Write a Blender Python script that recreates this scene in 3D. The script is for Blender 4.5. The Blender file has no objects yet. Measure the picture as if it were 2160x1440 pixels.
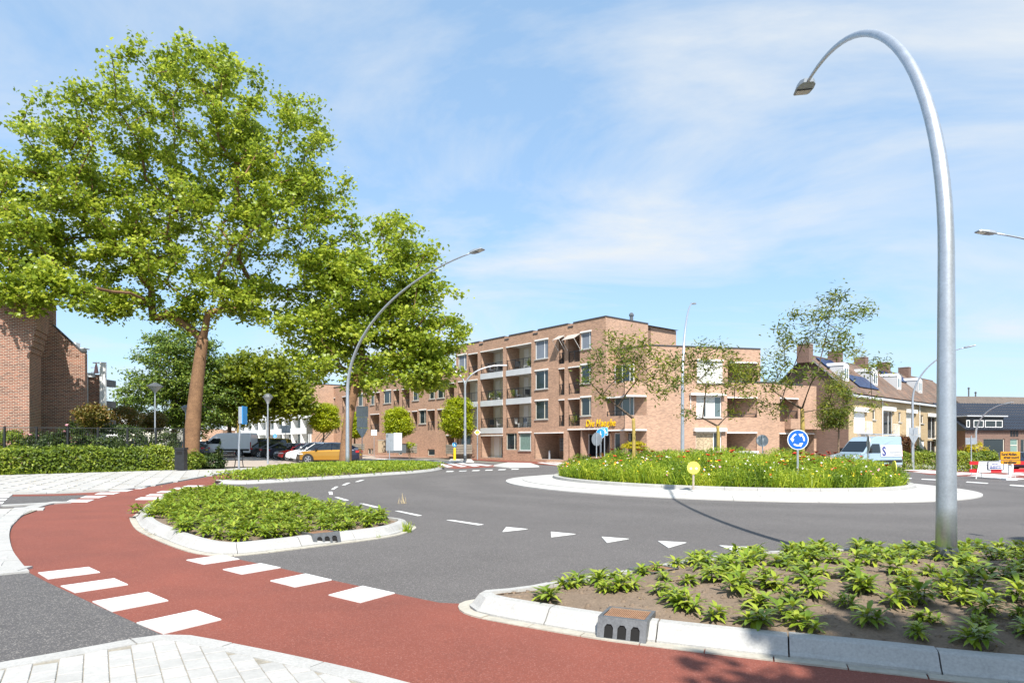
import bpy, bmesh, math, random
import numpy as np
from mathutils import Vector, Matrix, Euler
sc = bpy.context.scene
C = sc.collection
rad = math.radians
# ---------------------------------------------------------------- camera, sky, sun
H, FPX, H0, S = 1.6, 1408.0, 937.0, 0.012      # eye height, focal length (px of a 2160 px wide frame), horizon row, cross fall of the ground
cam = bpy.data.cameras.new('camera'); cam_o = bpy.data.objects.new('camera', cam); C.objects.link(cam_o)
cam.sensor_width = 36; cam.lens = FPX/2160*36; cam.shift_y = (H0-720)/2160; cam.clip_end = 9000; cam.clip_start = .05
cam_o.location = (0, 0, H); cam_o.rotation_euler = (rad(90), 0, 0); sc.camera = cam_o
SUN_EL = rad(50); SUN_TRAVEL = Vector((-.15, .989, 0)).normalized()
sun = bpy.data.lights.new('sun', 'SUN'); sun.energy = 4.9; sun.angle = rad(.53); sun.color = (1, .95, .87)
sun_o = bpy.data.objects.new('sun', sun); C.objects.link(sun_o)
sd = Vector((SUN_TRAVEL.x*math.cos(SUN_EL), SUN_TRAVEL.y*math.cos(SUN_EL), -math.sin(SUN_EL)))
sun_o.rotation_euler = sd.to_track_quat('-Z', 'Y').to_euler(); sun_o.location = (0, -20, 40)
w = bpy.data.worlds.new('World'); sc.world = w; w.use_nodes = True
nt = w.node_tree; nt.nodes.clear(); N = nt.nodes.new; Lk = nt.links.new
out = N('ShaderNodeOutputWorld'); bg = N('ShaderNodeBackground'); sky = N('ShaderNodeTexSky')
sky.sky_type = 'NISHITA'; sky.sun_disc = False; sky.sun_elevation = SUN_EL
sky.sun_rotation = math.atan2(-SUN_TRAVEL.x, -SUN_TRAVEL.y); sky.air_density = 1.0; sky.dust_density = 1.0; sky.ozone_density = 3.0
bg.inputs['Strength'].default_value = .15
CROT, CLX, CLY = 30, 9.1, 8.3
# cirrus: noise on a plane high above, continued over the whole sky
tc = N('ShaderNodeTexCoord'); sep = N('ShaderNodeSeparateXYZ'); Lk(tc.outputs['Generated'], sep.inputs[0])
def mth(op, a, b=None, clamp=False):
    n = N('ShaderNodeMath'); n.operation = op; n.use_clamp = clamp
    for i, v in enumerate((a, b)):
        if v is None: continue
        if isinstance(v, (int, float)): n.inputs[i].default_value = v
        else: Lk(v, n.inputs[i])
    return n.outputs[0]
zz = mth('ADD', mth('MAXIMUM', sep.outputs[2], 0.0), .14)
comb = N('ShaderNodeCombineXYZ'); Lk(mth('DIVIDE', sep.outputs[0], zz), comb.inputs[0]); Lk(mth('DIVIDE', sep.outputs[1], zz), comb.inputs[1])
mp = N('ShaderNodeMapping'); mp.inputs['Rotation'].default_value = (0, 0, rad(CROT)); mp.inputs['Scale'].default_value = (.62, 1.05, 1); mp.inputs['Location'].default_value = (CLX, CLY, 0)
Lk(comb.outputs[0], mp.inputs[0])
n1 = N('ShaderNodeTexNoise'); n1.inputs['Scale'].default_value = 1.1; n1.inputs['Detail'].default_value = 10; n1.inputs['Roughness'].default_value = .6; n1.inputs['Distortion'].default_value = .9; Lk(mp.outputs[0], n1.inputs['Vector'])
n2 = N('ShaderNodeTexNoise'); n2.inputs['Scale'].default_value = .42; n2.inputs['Detail'].default_value = 4; Lk(mp.outputs[0], n2.inputs['Vector'])
cr = N('ShaderNodeMapRange'); cr.inputs[1].default_value = .42; cr.inputs[2].default_value = .70; Lk(n1.outputs[0], cr.inputs[0])
cr2 = N('ShaderNodeMapRange'); cr2.inputs[1].default_value = .44; cr2.inputs[2].default_value = .60; Lk(n2.outputs[0], cr2.inputs[0])
cl = mth('MULTIPLY', cr.outputs[0], cr2.outputs[0], True)
mv = N('ShaderNodeMix'); mv.data_type = 'RGBA'; mv.inputs[0].default_value = .55; Lk(sky.outputs[0], mv.inputs[6]); mv.inputs[7].default_value = (1.75, 2.75, 3.85, 1)   # thin high veil
mx = N('ShaderNodeMix'); mx.data_type = 'RGBA'; Lk(mth('MULTIPLY', cl, .9, True), mx.inputs[0]); Lk(mv.outputs[2], mx.inputs[6]); mx.inputs[7].default_value = (3.45, 3.6, 3.7, 1)
Lk(mx.outputs[2], bg.inputs['Color']); Lk(bg.outputs[0], out.inputs[0])
sc.view_settings.view_transform = 'Standard'; sc.view_settings.look = 'None'; sc.view_settings.gamma = 1; sc.view_settings.use_curve_mapping = False
sc.view_settings.exposure = .76
sc.render.engine = 'CYCLES'; sc.cycles.max_bounces = 6; sc.cycles.transparent_max_bounces = 8
# ---------------------------------------------------------------- geometry helpers
def gz(x): return -S*max(-150, min(150, x))
def V3(x, y, h=0.0): return Vector((x, y, gz(x)+h))
def G(px, py, h=0.0):
    """point of the ground (raised by h) seen at a pixel of the photograph"""
    t = (H-h)*FPX/((py-H0)-S*(px-1080)); return V3((px-1080)/FPX*t, t, h)
def at(px, py, d): return Vector(((px-1080)/FPX*d, d, H-(py-H0)/FPX*d))
def lerp(a, b, t): return a+(b-a)*t
class MB:
    def __init__(s): s.v = []; s.f = []; s.m = []
    def add(s, vs, fs, mi=0):
        o = len(s.v); s.v += [tuple(v) for v in vs]
        for f in fs: s.f.append([i+o for i in f]); s.m.append(mi)
    def quad(s, a, b, c, d, mi=0): s.add([a, b, c, d], [[0, 1, 2, 3]], mi)
    def hexa(s, p, mi=0):   # p: 4 bottom, 4 top
        s.add(p, [[3, 2, 1, 0], [4, 5, 6, 7], [0, 1, 5, 4], [1, 2, 6, 5], [2, 3, 7, 6], [3, 0, 4, 7]], mi)
    def box(s, x0, x1, y0, y1, z0, z1, mi=0, M=None):
        p = [Vector(q) for q in ((x0, y0, z0), (x1, y0, z0), (x1, y1, z0), (x0, y1, z0), (x0, y0, z1), (x1, y0, z1), (x1, y1, z1), (x0, y1, z1))]
        if M is not None: p = [M @ q for q in p]
        s.hexa(p, mi)
    def tube(s, pts, rs, n=8, mi=0, caps=True):
        pts = [Vector(p) for p in pts]
        if not isinstance(rs, (list, tuple)): rs = [rs]*len(pts)
        o = len(s.v); T = None
        for i, p in enumerate(pts):
            t = (pts[min(i+1, len(pts)-1)]-pts[max(i-1, 0)]).normalized()
            if T is None:
                a = t.orthogonal().normalized()
            else:
                a = (a-t*a.dot(t)); a = a.normalized() if a.length > 1e-6 else t.orthogonal().normalized()
            T = t; b = t.cross(a)
            for k in range(n):
                an = 2*math.pi*k/n; s.v.append(tuple(p+(a*math.cos(an)+b*math.sin(an))*rs[i]))
        for i in range(len(pts)-1):
            for k in range(n):
                k2 = (k+1) % n; s.f.append([o+i*n+k, o+i*n+k2, o+(i+1)*n+k2, o+(i+1)*n+k]); s.m.append(mi)
        if caps:
            s.f.append([o+k for k in range(n)][::-1]); s.m.append(mi)
            s.f.append([o+(len(pts)-1)*n+k for k in range(n)]); s.m.append(mi)
    def lathe(s, c, prof, n=12, mi=0):   # prof: (r,z)
        o = len(s.v); c = Vector(c)
        for r, z in prof:
            for k in range(n):
                a = 2*math.pi*k/n; s.v.append((c.x+r*math.cos(a), c.y+r*math.sin(a), c.z+z))
        for i in range(len(prof)-1):
            for k in range(n):
                k2 = (k+1) % n; s.f.append([o+i*n+k, o+i*n+k2, o+(i+1)*n+k2, o+(i+1)*n+k]); s.m.append(mi)
        s.f.append([o+k for k in range(n)][::-1]); s.m.append(mi); s.f.append([o+(len(prof)-1)*n+k for k in range(n)]); s.m.append(mi)
    def poly(s, pts, mi=0): s.add(pts, [list(range(len(pts)))], mi)
    def prism(s, pts, off, mi=0):   # extrude polygon by vector
        n = len(pts); a = [Vector(p) for p in pts]; b = [p+Vector(off) for p in a]
        s.add(a+b, [list(range(n))[::-1], list(range(n, 2*n))]+[[i, (i+1) % n, n+(i+1) % n, n+i] for i in range(n)], mi)
    def mesh(s, name, mats, smooth=False):
        me = bpy.data.meshes.new(name); me.from_pydata(s.v, [], s.f); 
        if not isinstance(mats, (list, tuple)): mats = [mats]
        for m in mats: me.materials.append(m)
        me.polygons.foreach_set('material_index', s.m)
        if smooth: me.polygons.foreach_set('use_smooth', [True]*len(me.polygons))
        uv = me.uv_layers.new(name='UVMap'); co = np.array(s.v)
        data = np.zeros((len(me.loops), 2), np.float32)
        for p in me.polygons:
            nn = p.normal
            for li in p.loop_indices:
                q = s.v[me.loops[li].vertex_index]
                if abs(nn.z) > .75: data[li] = (q[0], q[1])
                else:
                    l = math.hypot(nn.x, nn.y) or 1
                    data[li] = (-q[0]*nn.y/l+q[1]*nn.x/l, q[2])
        uv.data.foreach_set('uv', data.ravel()); me.update()
        return me
    def build(s, name, mats, parent=None, smooth=False, loc=None):
        return link(name, s.mesh(name, mats, smooth), parent, loc)
def link(name, me, parent=None, loc=None):
    o = bpy.data.objects.new(name, me); C.objects.link(o)
    if parent is not None: o.parent = parent
    if loc is not None: o.location = loc
    return o
def tag(o, label=None, cat=None, group=None, kind=None):
    if label: o['label'] = label
    if cat: o['category'] = cat
    if group: o['group'] = group
    if kind: o['kind'] = kind
    return o
def thing(name, label, cat, loc=(0, 0, 0), rz=0, group=None):
    o = bpy.data.objects.new(name, None); C.objects.link(o); o.location = loc; o.rotation_euler = (0, 0, rz); o.empty_display_size = .2
    return tag(o, label, cat, group)
def copy_tree(o, parent=None):
    c = o.copy(); C.objects.link(c); c.parent = parent
    for ch in list(o.children): copy_tree(ch, c)
    return c
def np_mesh(name, verts, faces, var, mats, fmat=None):
    """verts (n,3), faces (m,k), var (n,)"""
    me = bpy.data.meshes.new(name); m, k = faces.shape
    me.vertices.add(len(verts)); me.vertices.foreach_set('co', np.ascontiguousarray(verts, np.float32).ravel())
    me.loops.add(m*k); me.loops.foreach_set('vertex_index', np.ascontiguousarray(faces, np.int32).ravel())
    me.polygons.add(m); me.polygons.foreach_set('loop_start', np.arange(0, m*k, k, dtype=np.int32)); me.polygons.foreach_set('loop_total', np.full(m, k, np.int32))
    for mt in (mats if isinstance(mats, (list, tuple)) else [mats]): me.materials.append(mt)
    if fmat is not None: me.polygons.foreach_set('material_index', fmat.astype(np.int32))
    a = me.attributes.new('var', 'FLOAT', 'POINT'); a.data.foreach_set('value', np.ascontiguousarray(var, np.float32))
    me.update(calc_edges=True); return me
def catmull(P, n=6, closed=False):
    r = []; L = len(P)
    rng_ = range(L) if closed else range(L-1)
    for i in rng_:
        p0, p1, p2, p3 = (P[(i-1) % L], P[i], P[(i+1) % L], P[(i+2) % L]) if closed else (P[max(i-1, 0)], P[i], P[i+1], P[min(i+2, L-1)])
        for k in range(n):
            t = k/n; r.append(.5*((2*p1)+(p2-p0)*t+(2*p0-5*p1+4*p2-p3)*t*t+(3*p1-p0-3*p2+p3)*t**3))
    if not closed: r.append(P[-1])
    return r
# ---------------------------------------------------------------- materials
MATS = {}
def new_mat(name):
    m = bpy.data.materials.new(name); m.use_nodes = True; MATS[name] = m
    return m, m.node_tree, m.node_tree.nodes['Principled BSDF']
def mat(name, col, rough=.7, metal=0, noise=None, amt=.25, bump=0, col2=None, spec=None, coat=0, speck=None):
    """noise: list of scales in 1/m on object coordinates; amt: relative lightness change"""
    m, t, b = new_mat(name); b.inputs['Roughness'].default_value = rough; b.inputs['Metallic'].default_value = metal
    if spec is not None: b.inputs['Specular IOR Level'].default_value = spec
    if coat: b.inputs['Coat Weight'].default_value = coat; b.inputs['Coat Roughness'].default_value = .06
    c = (*col, 1)
    if not noise: b.inputs['Base Color'].default_value = c; return m
    g = t.nodes.new('ShaderNodeNewGeometry'); prev = None
    for i, s in enumerate(noise):
        n = t.nodes.new('ShaderNodeTexNoise'); n.inputs['Scale'].default_value = s; n.inputs['Detail'].default_value = 4; n.inputs['Roughness'].default_value = .6; t.links.new(g.outputs['Position'], n.inputs['Vector'])
        if prev is None: prev = n.outputs[0]
        else:
            a = t.nodes.new('ShaderNodeMath'); a.operation = 'MULTIPLY_ADD'; t.links.new(n.outputs[0], a.inputs[0]); a.inputs[1].default_value = .5
            h = t.nodes.new('ShaderNodeMath'); h.operation = 'MULTIPLY'; h.inputs[1].default_value = .5; t.links.new(prev, h.inputs[0]); t.links.new(h.outputs[0], a.inputs[2]); prev = a.outputs[0]
    r = t.nodes.new('ShaderNodeValToRGB'); r.color_ramp.elements[0].position = .32; r.color_ramp.elements[1].position = .68
    c2 = col2 or tuple(min(1, x*(1+amt)) for x in col)
    r.color_ramp.elements[0].color = (*[x*(1-amt) for x in col], 1); r.color_ramp.elements[1].color = (*c2, 1)
    t.links.new(prev, r.inputs[0]); cout = r.outputs[0]
    if speck:   # (scale, colour, threshold): aggregate grains
        vo = t.nodes.new('ShaderNodeTexVoronoi'); vo.inputs['Scale'].default_value = speck[0]; t.links.new(g.outputs['Position'], vo.inputs['Vector'])
        sp = t.nodes.new('ShaderNodeSeparateColor'); t.links.new(vo.outputs['Color'], sp.inputs[0])
        gt = t.nodes.new('ShaderNodeMapRange'); gt.inputs[1].default_value = speck[2]; gt.inputs[2].default_value = 1.0; t.links.new(sp.outputs[0], gt.inputs[0])
        mm = t.nodes.new('ShaderNodeMix'); mm.data_type = 'RGBA'; t.links.new(gt.outputs[0], mm.inputs[0]); t.links.new(cout, mm.inputs[6]); mm.inputs[7].default_value = (*speck[1], 1); cout = mm.outputs[2]
    t.links.new(cout, b.inputs['Base Color'])
    if bump:
        bp = t.nodes.new('ShaderNodeBump'); bp.inputs['Strength'].default_value = bump; bp.inputs['Distance'].default_value = .01; t.links.new(prev, bp.inputs['Height']); t.links.new(bp.outputs[0], b.inputs['Normal'])
    return m
def brick_mat(name, c1, c2, mortar, bw=.22, bh=.066, msize=.011, patch=.10):
    m, t, b = new_mat(name); b.inputs['Roughness'].default_value = .88; b.inputs['Specular IOR Level'].default_value = .25
    uv = t.nodes.new('ShaderNodeUVMap'); uv.uv_map = 'UVMap'
    br = t.nodes.new('ShaderNodeTexBrick'); t.links.new(uv.outputs[0], br.inputs['Vector'])
    br.inputs['Color1'].default_value = (*c1, 1); br.inputs['Color2'].default_value = (*c2, 1); br.inputs['Mortar'].default_value = (*mortar, 1)
    br.inputs['Scale'].default_value = 1; br.inputs['Brick Width'].default_value = bw; br.inputs['Row Height'].default_value = bh; br.inputs['Mortar Size'].default_value = msize; br.inputs['Bias'].default_value = -.1; br.inputs['Mortar Smooth'].default_value = .3
    n = t.nodes.new('ShaderNodeTexNoise'); n.inputs['Scale'].default_value = .55; n.inputs['Detail'].default_value = 6; n.inputs['Roughness'].default_value = .65; t.links.new(uv.outputs[0], n.inputs['Vector'])
    mr = t.nodes.new('ShaderNodeMapRange'); mr.inputs[1].default_value = .3; mr.inputs[2].default_value = .7; mr.inputs[3].default_value = 1-patch; mr.inputs[4].default_value = 1+patch; t.links.new(n.outputs[0], mr.inputs[0])
    vm = t.nodes.new('ShaderNodeVectorMath'); vm.operation = 'SCALE'; t.links.new(br.outputs['Color'], vm.inputs[0]); t.links.new(mr.outputs[0], vm.inputs['Scale'])
    t.links.new(vm.outputs[0], b.inputs['Base Color'])
    bp = t.nodes.new('ShaderNodeBump'); bp.inputs['Strength'].default_value = .5; bp.inputs['Distance'].default_value = .008; bp.invert = True; t.links.new(br.outputs['Fac'], bp.inputs['Height']); t.links.new(bp.outputs[0], b.inputs['Normal'])
    return m
def leaf_mat(name, c0, c1, c2, trans=.4, rough=.45):
    m, t, b = new_mat(name); b.inputs['Roughness'].default_value = rough; b.inputs['Specular IOR Level'].default_value = .35
    a = t.nodes.new('ShaderNodeAttribute'); a.attribute_name = 'var'
    r = t.nodes.new('ShaderNodeValToRGB'); e = r.color_ramp.elements; e[0].color = (*c0, 1); e[1].color = (*c2, 1); k = e.new(.5); k.color = (*c1, 1)
    t.links.new(a.outputs['Fac'], r.inputs[0]); t.links.new(r.outputs[0], b.inputs['Base Color'])
    tr = t.nodes.new('ShaderNodeBsdfTranslucent'); hs = t.nodes.new('ShaderNodeHueSaturation'); hs.inputs['Value'].default_value = 1.5; hs.inputs['Hue'].default_value = .485; t.links.new(r.outputs[0], hs.inputs['Color']); t.links.new(hs.outputs[0], tr.inputs[0])
    mi = t.nodes.new('ShaderNodeMixShader'); mi.inputs[0].default_value = trans; t.links.new(b.outputs[0], mi.inputs[1]); t.links.new(tr.outputs[0], mi.inputs[2])
    t.links.new(mi.outputs[0], t.nodes['Material Output'].inputs[0]); return m
def glass_mat(name, col=(.02, .03, .035), rough=.05):
    m, t, b = new_mat(name); b.inputs['Base Color'].default_value = (*col, 1); b.inputs['Roughness'].default_value = rough; b.inputs['Specular IOR Level'].default_value = .8
    g = t.nodes.new('ShaderNodeNewGeometry'); n = t.nodes.new('ShaderNodeTexNoise'); n.inputs['Scale'].default_value = .6; t.links.new(g.outputs['Position'], n.inputs['Vector'])
    bp = t.nodes.new('ShaderNodeBump'); bp.inputs['Strength'].default_value = .04; t.links.new(n.outputs[0], bp.inputs['Height']); t.links.new(bp.outputs[0], b.inputs['Normal']); return m
asphalt = mat('asphalt', (.090, .083, .080), .92, noise=[.13, .9, 60], amt=.30, bump=.35, speck=(120, (.22, .20, .19), .74))
def lane_wear(m, c, bands):
    """tyre polished and dusty lanes that run round the traffic island"""
    t = m.node_tree; b = t.nodes['Principled BSDF']; src = b.inputs['Base Color'].links[0].from_socket
    g = t.nodes.new('ShaderNodeNewGeometry'); sx = t.nodes.new('ShaderNodeSeparateXYZ'); t.links.new(g.outputs['Position'], sx.inputs[0]); cb = t.nodes.new('ShaderNodeCombineXYZ'); t.links.new(sx.outputs[0], cb.inputs[0]); t.links.new(sx.outputs[1], cb.inputs[1])
    d = t.nodes.new('ShaderNodeVectorMath'); d.operation = 'DISTANCE'; t.links.new(cb.outputs[0], d.inputs[0]); d.inputs[1].default_value = (*c, 0)
    nz = t.nodes.new('ShaderNodeTexNoise'); nz.inputs['Scale'].default_value = .25; nz.inputs['Detail'].default_value = 5; t.links.new(g.outputs['Position'], nz.inputs['Vector'])
    ad = t.nodes.new('ShaderNodeMath'); ad.operation = 'MULTIPLY_ADD'; t.links.new(nz.outputs[0], ad.inputs[0]); ad.inputs[1].default_value = 2.4; t.links.new(d.outputs['Value'], ad.inputs[2])
    r = t.nodes.new('ShaderNodeValToRGB'); mr = t.nodes.new('ShaderNodeMapRange'); mr.inputs[1].default_value = 9; mr.inputs[2].default_value = 21; t.links.new(ad.outputs[0], mr.inputs[0]); t.links.new(mr.outputs[0], r.inputs[0])
    e = r.color_ramp.elements; e[0].position = 0; e[0].color = (.66, .66, .66, 1); e[1].position = 1; e[1].color = (.5, .5, .5, 1)
    for p, v in bands: k = e.new(p); k.color = (v, v, v, 1)
    sc_ = t.nodes.new('ShaderNodeVectorMath'); sc_.operation = 'SCALE'; t.links.new(src, sc_.inputs[0]); m2 = t.nodes.new('ShaderNodeMath'); m2.operation = 'MULTIPLY'; m2.inputs[1].default_value = 2.0; t.links.new(r.outputs[0], m2.inputs[0]); t.links.new(m2.outputs[0], sc_.inputs['Scale']); t.links.new(sc_.outputs[0], b.inputs['Base Color'])
lane_wear(asphalt, (9.0, 28.83), ((.12, .56), (.24, .46), (.34, .55), (.46, .46), (.56, .53), (.75, .47)))
asphalt_dark = mat('asphalt_new', (.078, .074, .074), .92, noise=[.5, 4, 60], amt=.22, bump=.35, speck=(110, (.25, .23, .21), .78))
red_asphalt = mat('red_asphalt', (.165, .049, .034), .9, noise=[.16, 1.1, 70], amt=.30, bump=.3, col2=(.255, .066, .040), speck=(120, (.27, .105, .08), .82))
paint = mat('road_paint', (.66, .66, .64), .65, noise=[1.2, 14, 60], amt=.10, speck=(140, (.40, .39, .38), .86))
concrete = mat('concrete_kerb', (.37, .365, .35), .85, noise=[.9, 5, 50], amt=.24, bump=.2)
concrete_w = mat('concrete_white', (.43, .42, .40), .85, noise=[.5, 3, 50], amt=.17, bump=.1)
tile_m = [mat('paver_%d' % i, c, .9, noise=[2, 25], amt=.13, bump=.15) for i, c in enumerate(((.38, .375, .36), (.40, .39, .375), (.365, .36, .345)))]
joint_m = mat('joint_sand', (.27, .245, .20), .95, noise=[8, 40], amt=.3)
gutter_m = mat('gutter_stone', (.38, .355, .30), .9, noise=[3, 20], amt=.22, bump=.2)
soil = mat('soil', (.17, .125, .088), .97, noise=[1.5, 9, 45], amt=.38, bump=.9)
brickpave = mat('brick_paving', (.30, .185, .14), .9, noise=[.8, 6, 30], amt=.2, bump=.2)
paving_tan = mat('paving_tan', (.36, .30, .25), .92, noise=[.5, 5, 30], amt=.2)
grass_ground = mat('turf', (.085, .13, .025), .95, noise=[1, 12], amt=.4)
steel = mat('galvanised_steel', (.50, .53, .57), .42, metal=.75, noise=[6, 40], amt=.16)
steel_dk = mat('dark_steel', (.16, .17, .18), .45, metal=.6, noise=[10], amt=.15)
black_m = mat('black_metal', (.018, .019, .021), .45, noise=[6], amt=.2)
white_m = mat('white_paint', (.80, .80, .78), .5, noise=[1.5, 12], amt=.05)
cream_m = mat('cream_paint', (.70, .66, .56), .55, noise=[2], amt=.06)
greywhite = mat('grey_white_panel', (.52, .54, .56), .5, noise=[1.2], amt=.05)
blue_sign = mat('sign_blue', (.008, .11, .52), .35); blue_lt = mat('sign_light_blue', (.03, .32, .72), .35)
signback = mat('sign_back', (.33, .36, .39), .45, metal=.4, noise=[3], amt=.12)
yellow_m = mat('yellow_paint', (.80, .52, .01), .45); gold_text = mat('letter_yellow', (.85, .52, .005), .4)
red_m = mat('red_paint', (.55, .015, .02), .45); orange_sign = mat('orange_sign', (.62, .27, .005), .45, noise=[4], amt=.08)
iron = mat('cast_iron', (.15, .155, .16), .55, metal=.5, noise=[14, 60], amt=.3); rust = mat('rusty_iron', (.27, .15, .085), .85, noise=[12, 60], amt=.35, bump=.4)
hole_shade = mat('painted_hole_shade', (.006, .006, .006), .9)  # flat near-black painted in for the dark inside of drain and bin openings
glass = glass_mat('window_glass'); glass2 = glass_mat('window_glass_pale', (.10, .14, .15)); carglass = glass_mat('car_glass', (.012, .016, .02), .04)
curtain = mat('curtain', (.60, .60, .56), .9, noise=[7], amt=.16, coat=.5); curtain_g = mat('green_blind', (.16, .25, .22), .8, noise=[5], amt=.15); curtain_p = mat('patterned_curtain', (.40, .31, .20), .9, noise=[6, 14], amt=.75, coat=.4)
screen_m = mat('grey_screen', (.19, .22, .27), .7, noise=[2], amt=.08)
brickA = brick_mat('brick_apartment', (.51, .30, .20), (.30, .17, .118), (.41, .32, .245))
brickL = brick_mat('brick_left', (.30, .115, .07), (.11, .045, .035), (.42, .35, .28), bw=.26, bh=.10, msize=.016)
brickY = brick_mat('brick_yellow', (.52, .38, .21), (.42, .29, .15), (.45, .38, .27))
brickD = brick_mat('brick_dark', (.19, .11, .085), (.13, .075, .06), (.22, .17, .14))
plaster = mat('soffit', (.62, .59, .53), .8)
roof_trim = mat('roof_trim', (.055, .055, .06), .5)
bark = mat('bark', (.17, .115, .075), .9, noise=[2.5, 14], amt=.5, bump=.6); bark_p = mat('plane_bark', (.16, .08, .043), .9, noise=[1.3, 5, 20], amt=.5, col2=(.31, .175, .09), bump=.6)
bark_y = mat('young_bark', (.34, .25, .07), .9, noise=[5, 25], amt=.45)
twig_m = mat('twig', (.085, .06, .042), .9)
# ================================================================ the ground
def sheet(name, pts, m, h, kind='structure'):
    mb = MB(); mb.poly([V3(p.x, p.y, h) for p in pts]); o = mb.build(name, m)
    bm = bmesh.new(); bm.from_mesh(o.data); bmesh.ops.triangulate(bm, faces=bm.faces[:]); bm.normal_update()
    if sum(f.normal.z for f in bm.faces) < 0: bmesh.ops.reverse_faces(bm, faces=bm.faces[:])
    bm.to_mesh(o.data); bm.free()
    if kind: o['kind'] = kind
    return o
def pxs(l, h=0.0): return [G(a, b, h) for a, b in l]
mb = MB()
xs = [-2500, -150, 150, 2500]
for i in range(3):
    mb.quad((xs[i], -300, gz(xs[i])-.03), (xs[i+1], -300, gz(xs[i+1])-.03), (xs[i+1], 4000, gz(xs[i+1])-.03), (xs[i], 4000, gz(xs[i])-.03))
tag(mb.build('ground', mat('earth', (.20, .19, .155), .95, noise=[.05, .6, 5], amt=.25)), kind='structure')
road = sheet('road', [V3(*p) for p in ((-42, -14), (52, -14), (60, 25), (75, 40), (75, 66), (40, 58), (22, 49), (2, 53), (-28, 92), (-34, 88), (-10.5, 50), (-7, 42), (-9, 40), (-18, 30), (-42, 22))], asphalt, 0)
RED = [(2500, 1470), (2500, 1330), (1900, 1330), (1400, 1310), (1010, 1275), (927, 1271), (833, 1252), (700, 1223.5), (593, 1198.5), (507, 1180.5), (420, 1167), (400, 1120), (350, 1080), (345, 1050), (372, 1037), (420, 1028), (470, 1018), (560, 1003), (640, 995), (720, 987),
       (700, 982.5), (560, 990.5), (470, 1000), (400, 1012), (330, 1024.5), (250, 1036), (120, 1041.5), (28, 1043), (25, 1046.5), (120, 1045.5), (186, 1043), (150, 1056), (134, 1060), (100, 1066), (62, 1080), (32, 1100), (20, 1125), (25, 1160), (45, 1190), (62, 1208),
       (100, 1228), (160, 1256), (220, 1284), (280, 1311), (345, 1340), (390, 1344), (450, 1354), (600, 1384), (760, 1420), (900, 1455), (1200, 1540), (2000, 1700)]
cp = sheet('cycle_path', pxs(RED), red_asphalt, .004)
# side road patch on the left: darker asphalt
sheet('side_road', pxs([(62, 1208.5), (100, 1228.5), (160, 1256.5), (220, 1284.5), (280, 1311.5), (345, 1340.5), (280, 1356), (100, 1388), (0, 1404), (-300, 1455), (-500, 1300), (0, 1212), (30, 1211)]), asphalt_dark, .006)
sheet('side_road', pxs([(24, 1047), (120, 1046), (185, 1043.5), (150, 1056), (134, 1060), (0, 1066), (-120, 1070), (-120, 1054)]), asphalt_dark, .006)
def marking(q, h=.011, par=None):
    mb = MB(); p = [G(a, b) for a, b in q]; lo = [v+Vector((0, 0, .003)) for v in p]; hi = [v+Vector((0, 0, h)) for v in p]
    n = len(p); ar = sum((p[i].x*p[(i+1) % n].y-p[(i+1) % n].x*p[i].y) for i in range(n))
    if ar < 0: hi.reverse(); lo.reverse()
    mb.add(lo+hi, [list(range(n, 2*n))]+[[i, (i+1) % n, n+(i+1) % n, n+i] for i in range(n)])
    return mb.build('road_marking', paint, par)
for q in ([(80, 1209), (187, 1197), (211, 1208), (101, 1222)], [(128, 1237), (241, 1221), (270, 1234), (158, 1251)], [(195, 1270), (312, 1250), (355, 1268), (236, 1291)], [(288, 1315), (413, 1288), (467, 1308), (345, 1338)],
          [(393, 1182), (470, 1171), (505, 1180), (430, 1191)], [(470, 1202), (550, 1189), (592, 1198), (510, 1212)], [(570, 1226), (645, 1211), (700, 1224), (622, 1239)], [(693, 1256), (765, 1237), (833, 1252), (760, 1272)],
          [(138, 1059), (150, 1054), (199, 1054), (185, 1059)], [(169, 1050), (182, 1046), (226, 1046), (210, 1050)], [(200, 1042.5), (212, 1039), (254, 1039), (240, 1042.5)], [(230, 1036.5), (243, 1033.5), (282, 1033.5), (268, 1036.5)], [(263, 1031), (275, 1028), (311, 1028), (298, 1031)],
          [(285, 1054), (297, 1049), (342, 1049), (330, 1054)], [(307, 1046), (318, 1042), (360, 1042), (345, 1046)], [(330, 1039), (342, 1035.5), (372, 1035.5), (357, 1039)], [(360, 1032), (372, 1028.5), (410, 1028.5), (396, 1032)], [(385, 1026.5), (396, 1024), (433, 1024), (420, 1026.5)], [(438, 1030), (446, 1028.2), (476, 1028.2), (470, 1030)], [(416, 1035.5), (424, 1033), (434, 1033), (428, 1035.5)]):
    marking(q, .014, cp)
for y0, y1, x1, k in ((1042.6, 1045.2, 27, 2), (1047, 1049.4, 22, 2), (1052, 1055, 16, 2), (1058.5, 1062.5, 9, 2)):
    marking([(-60, y0+1), (x1, y0), (x1-4, y1), (-60, y1+1)], .014, road)
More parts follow.
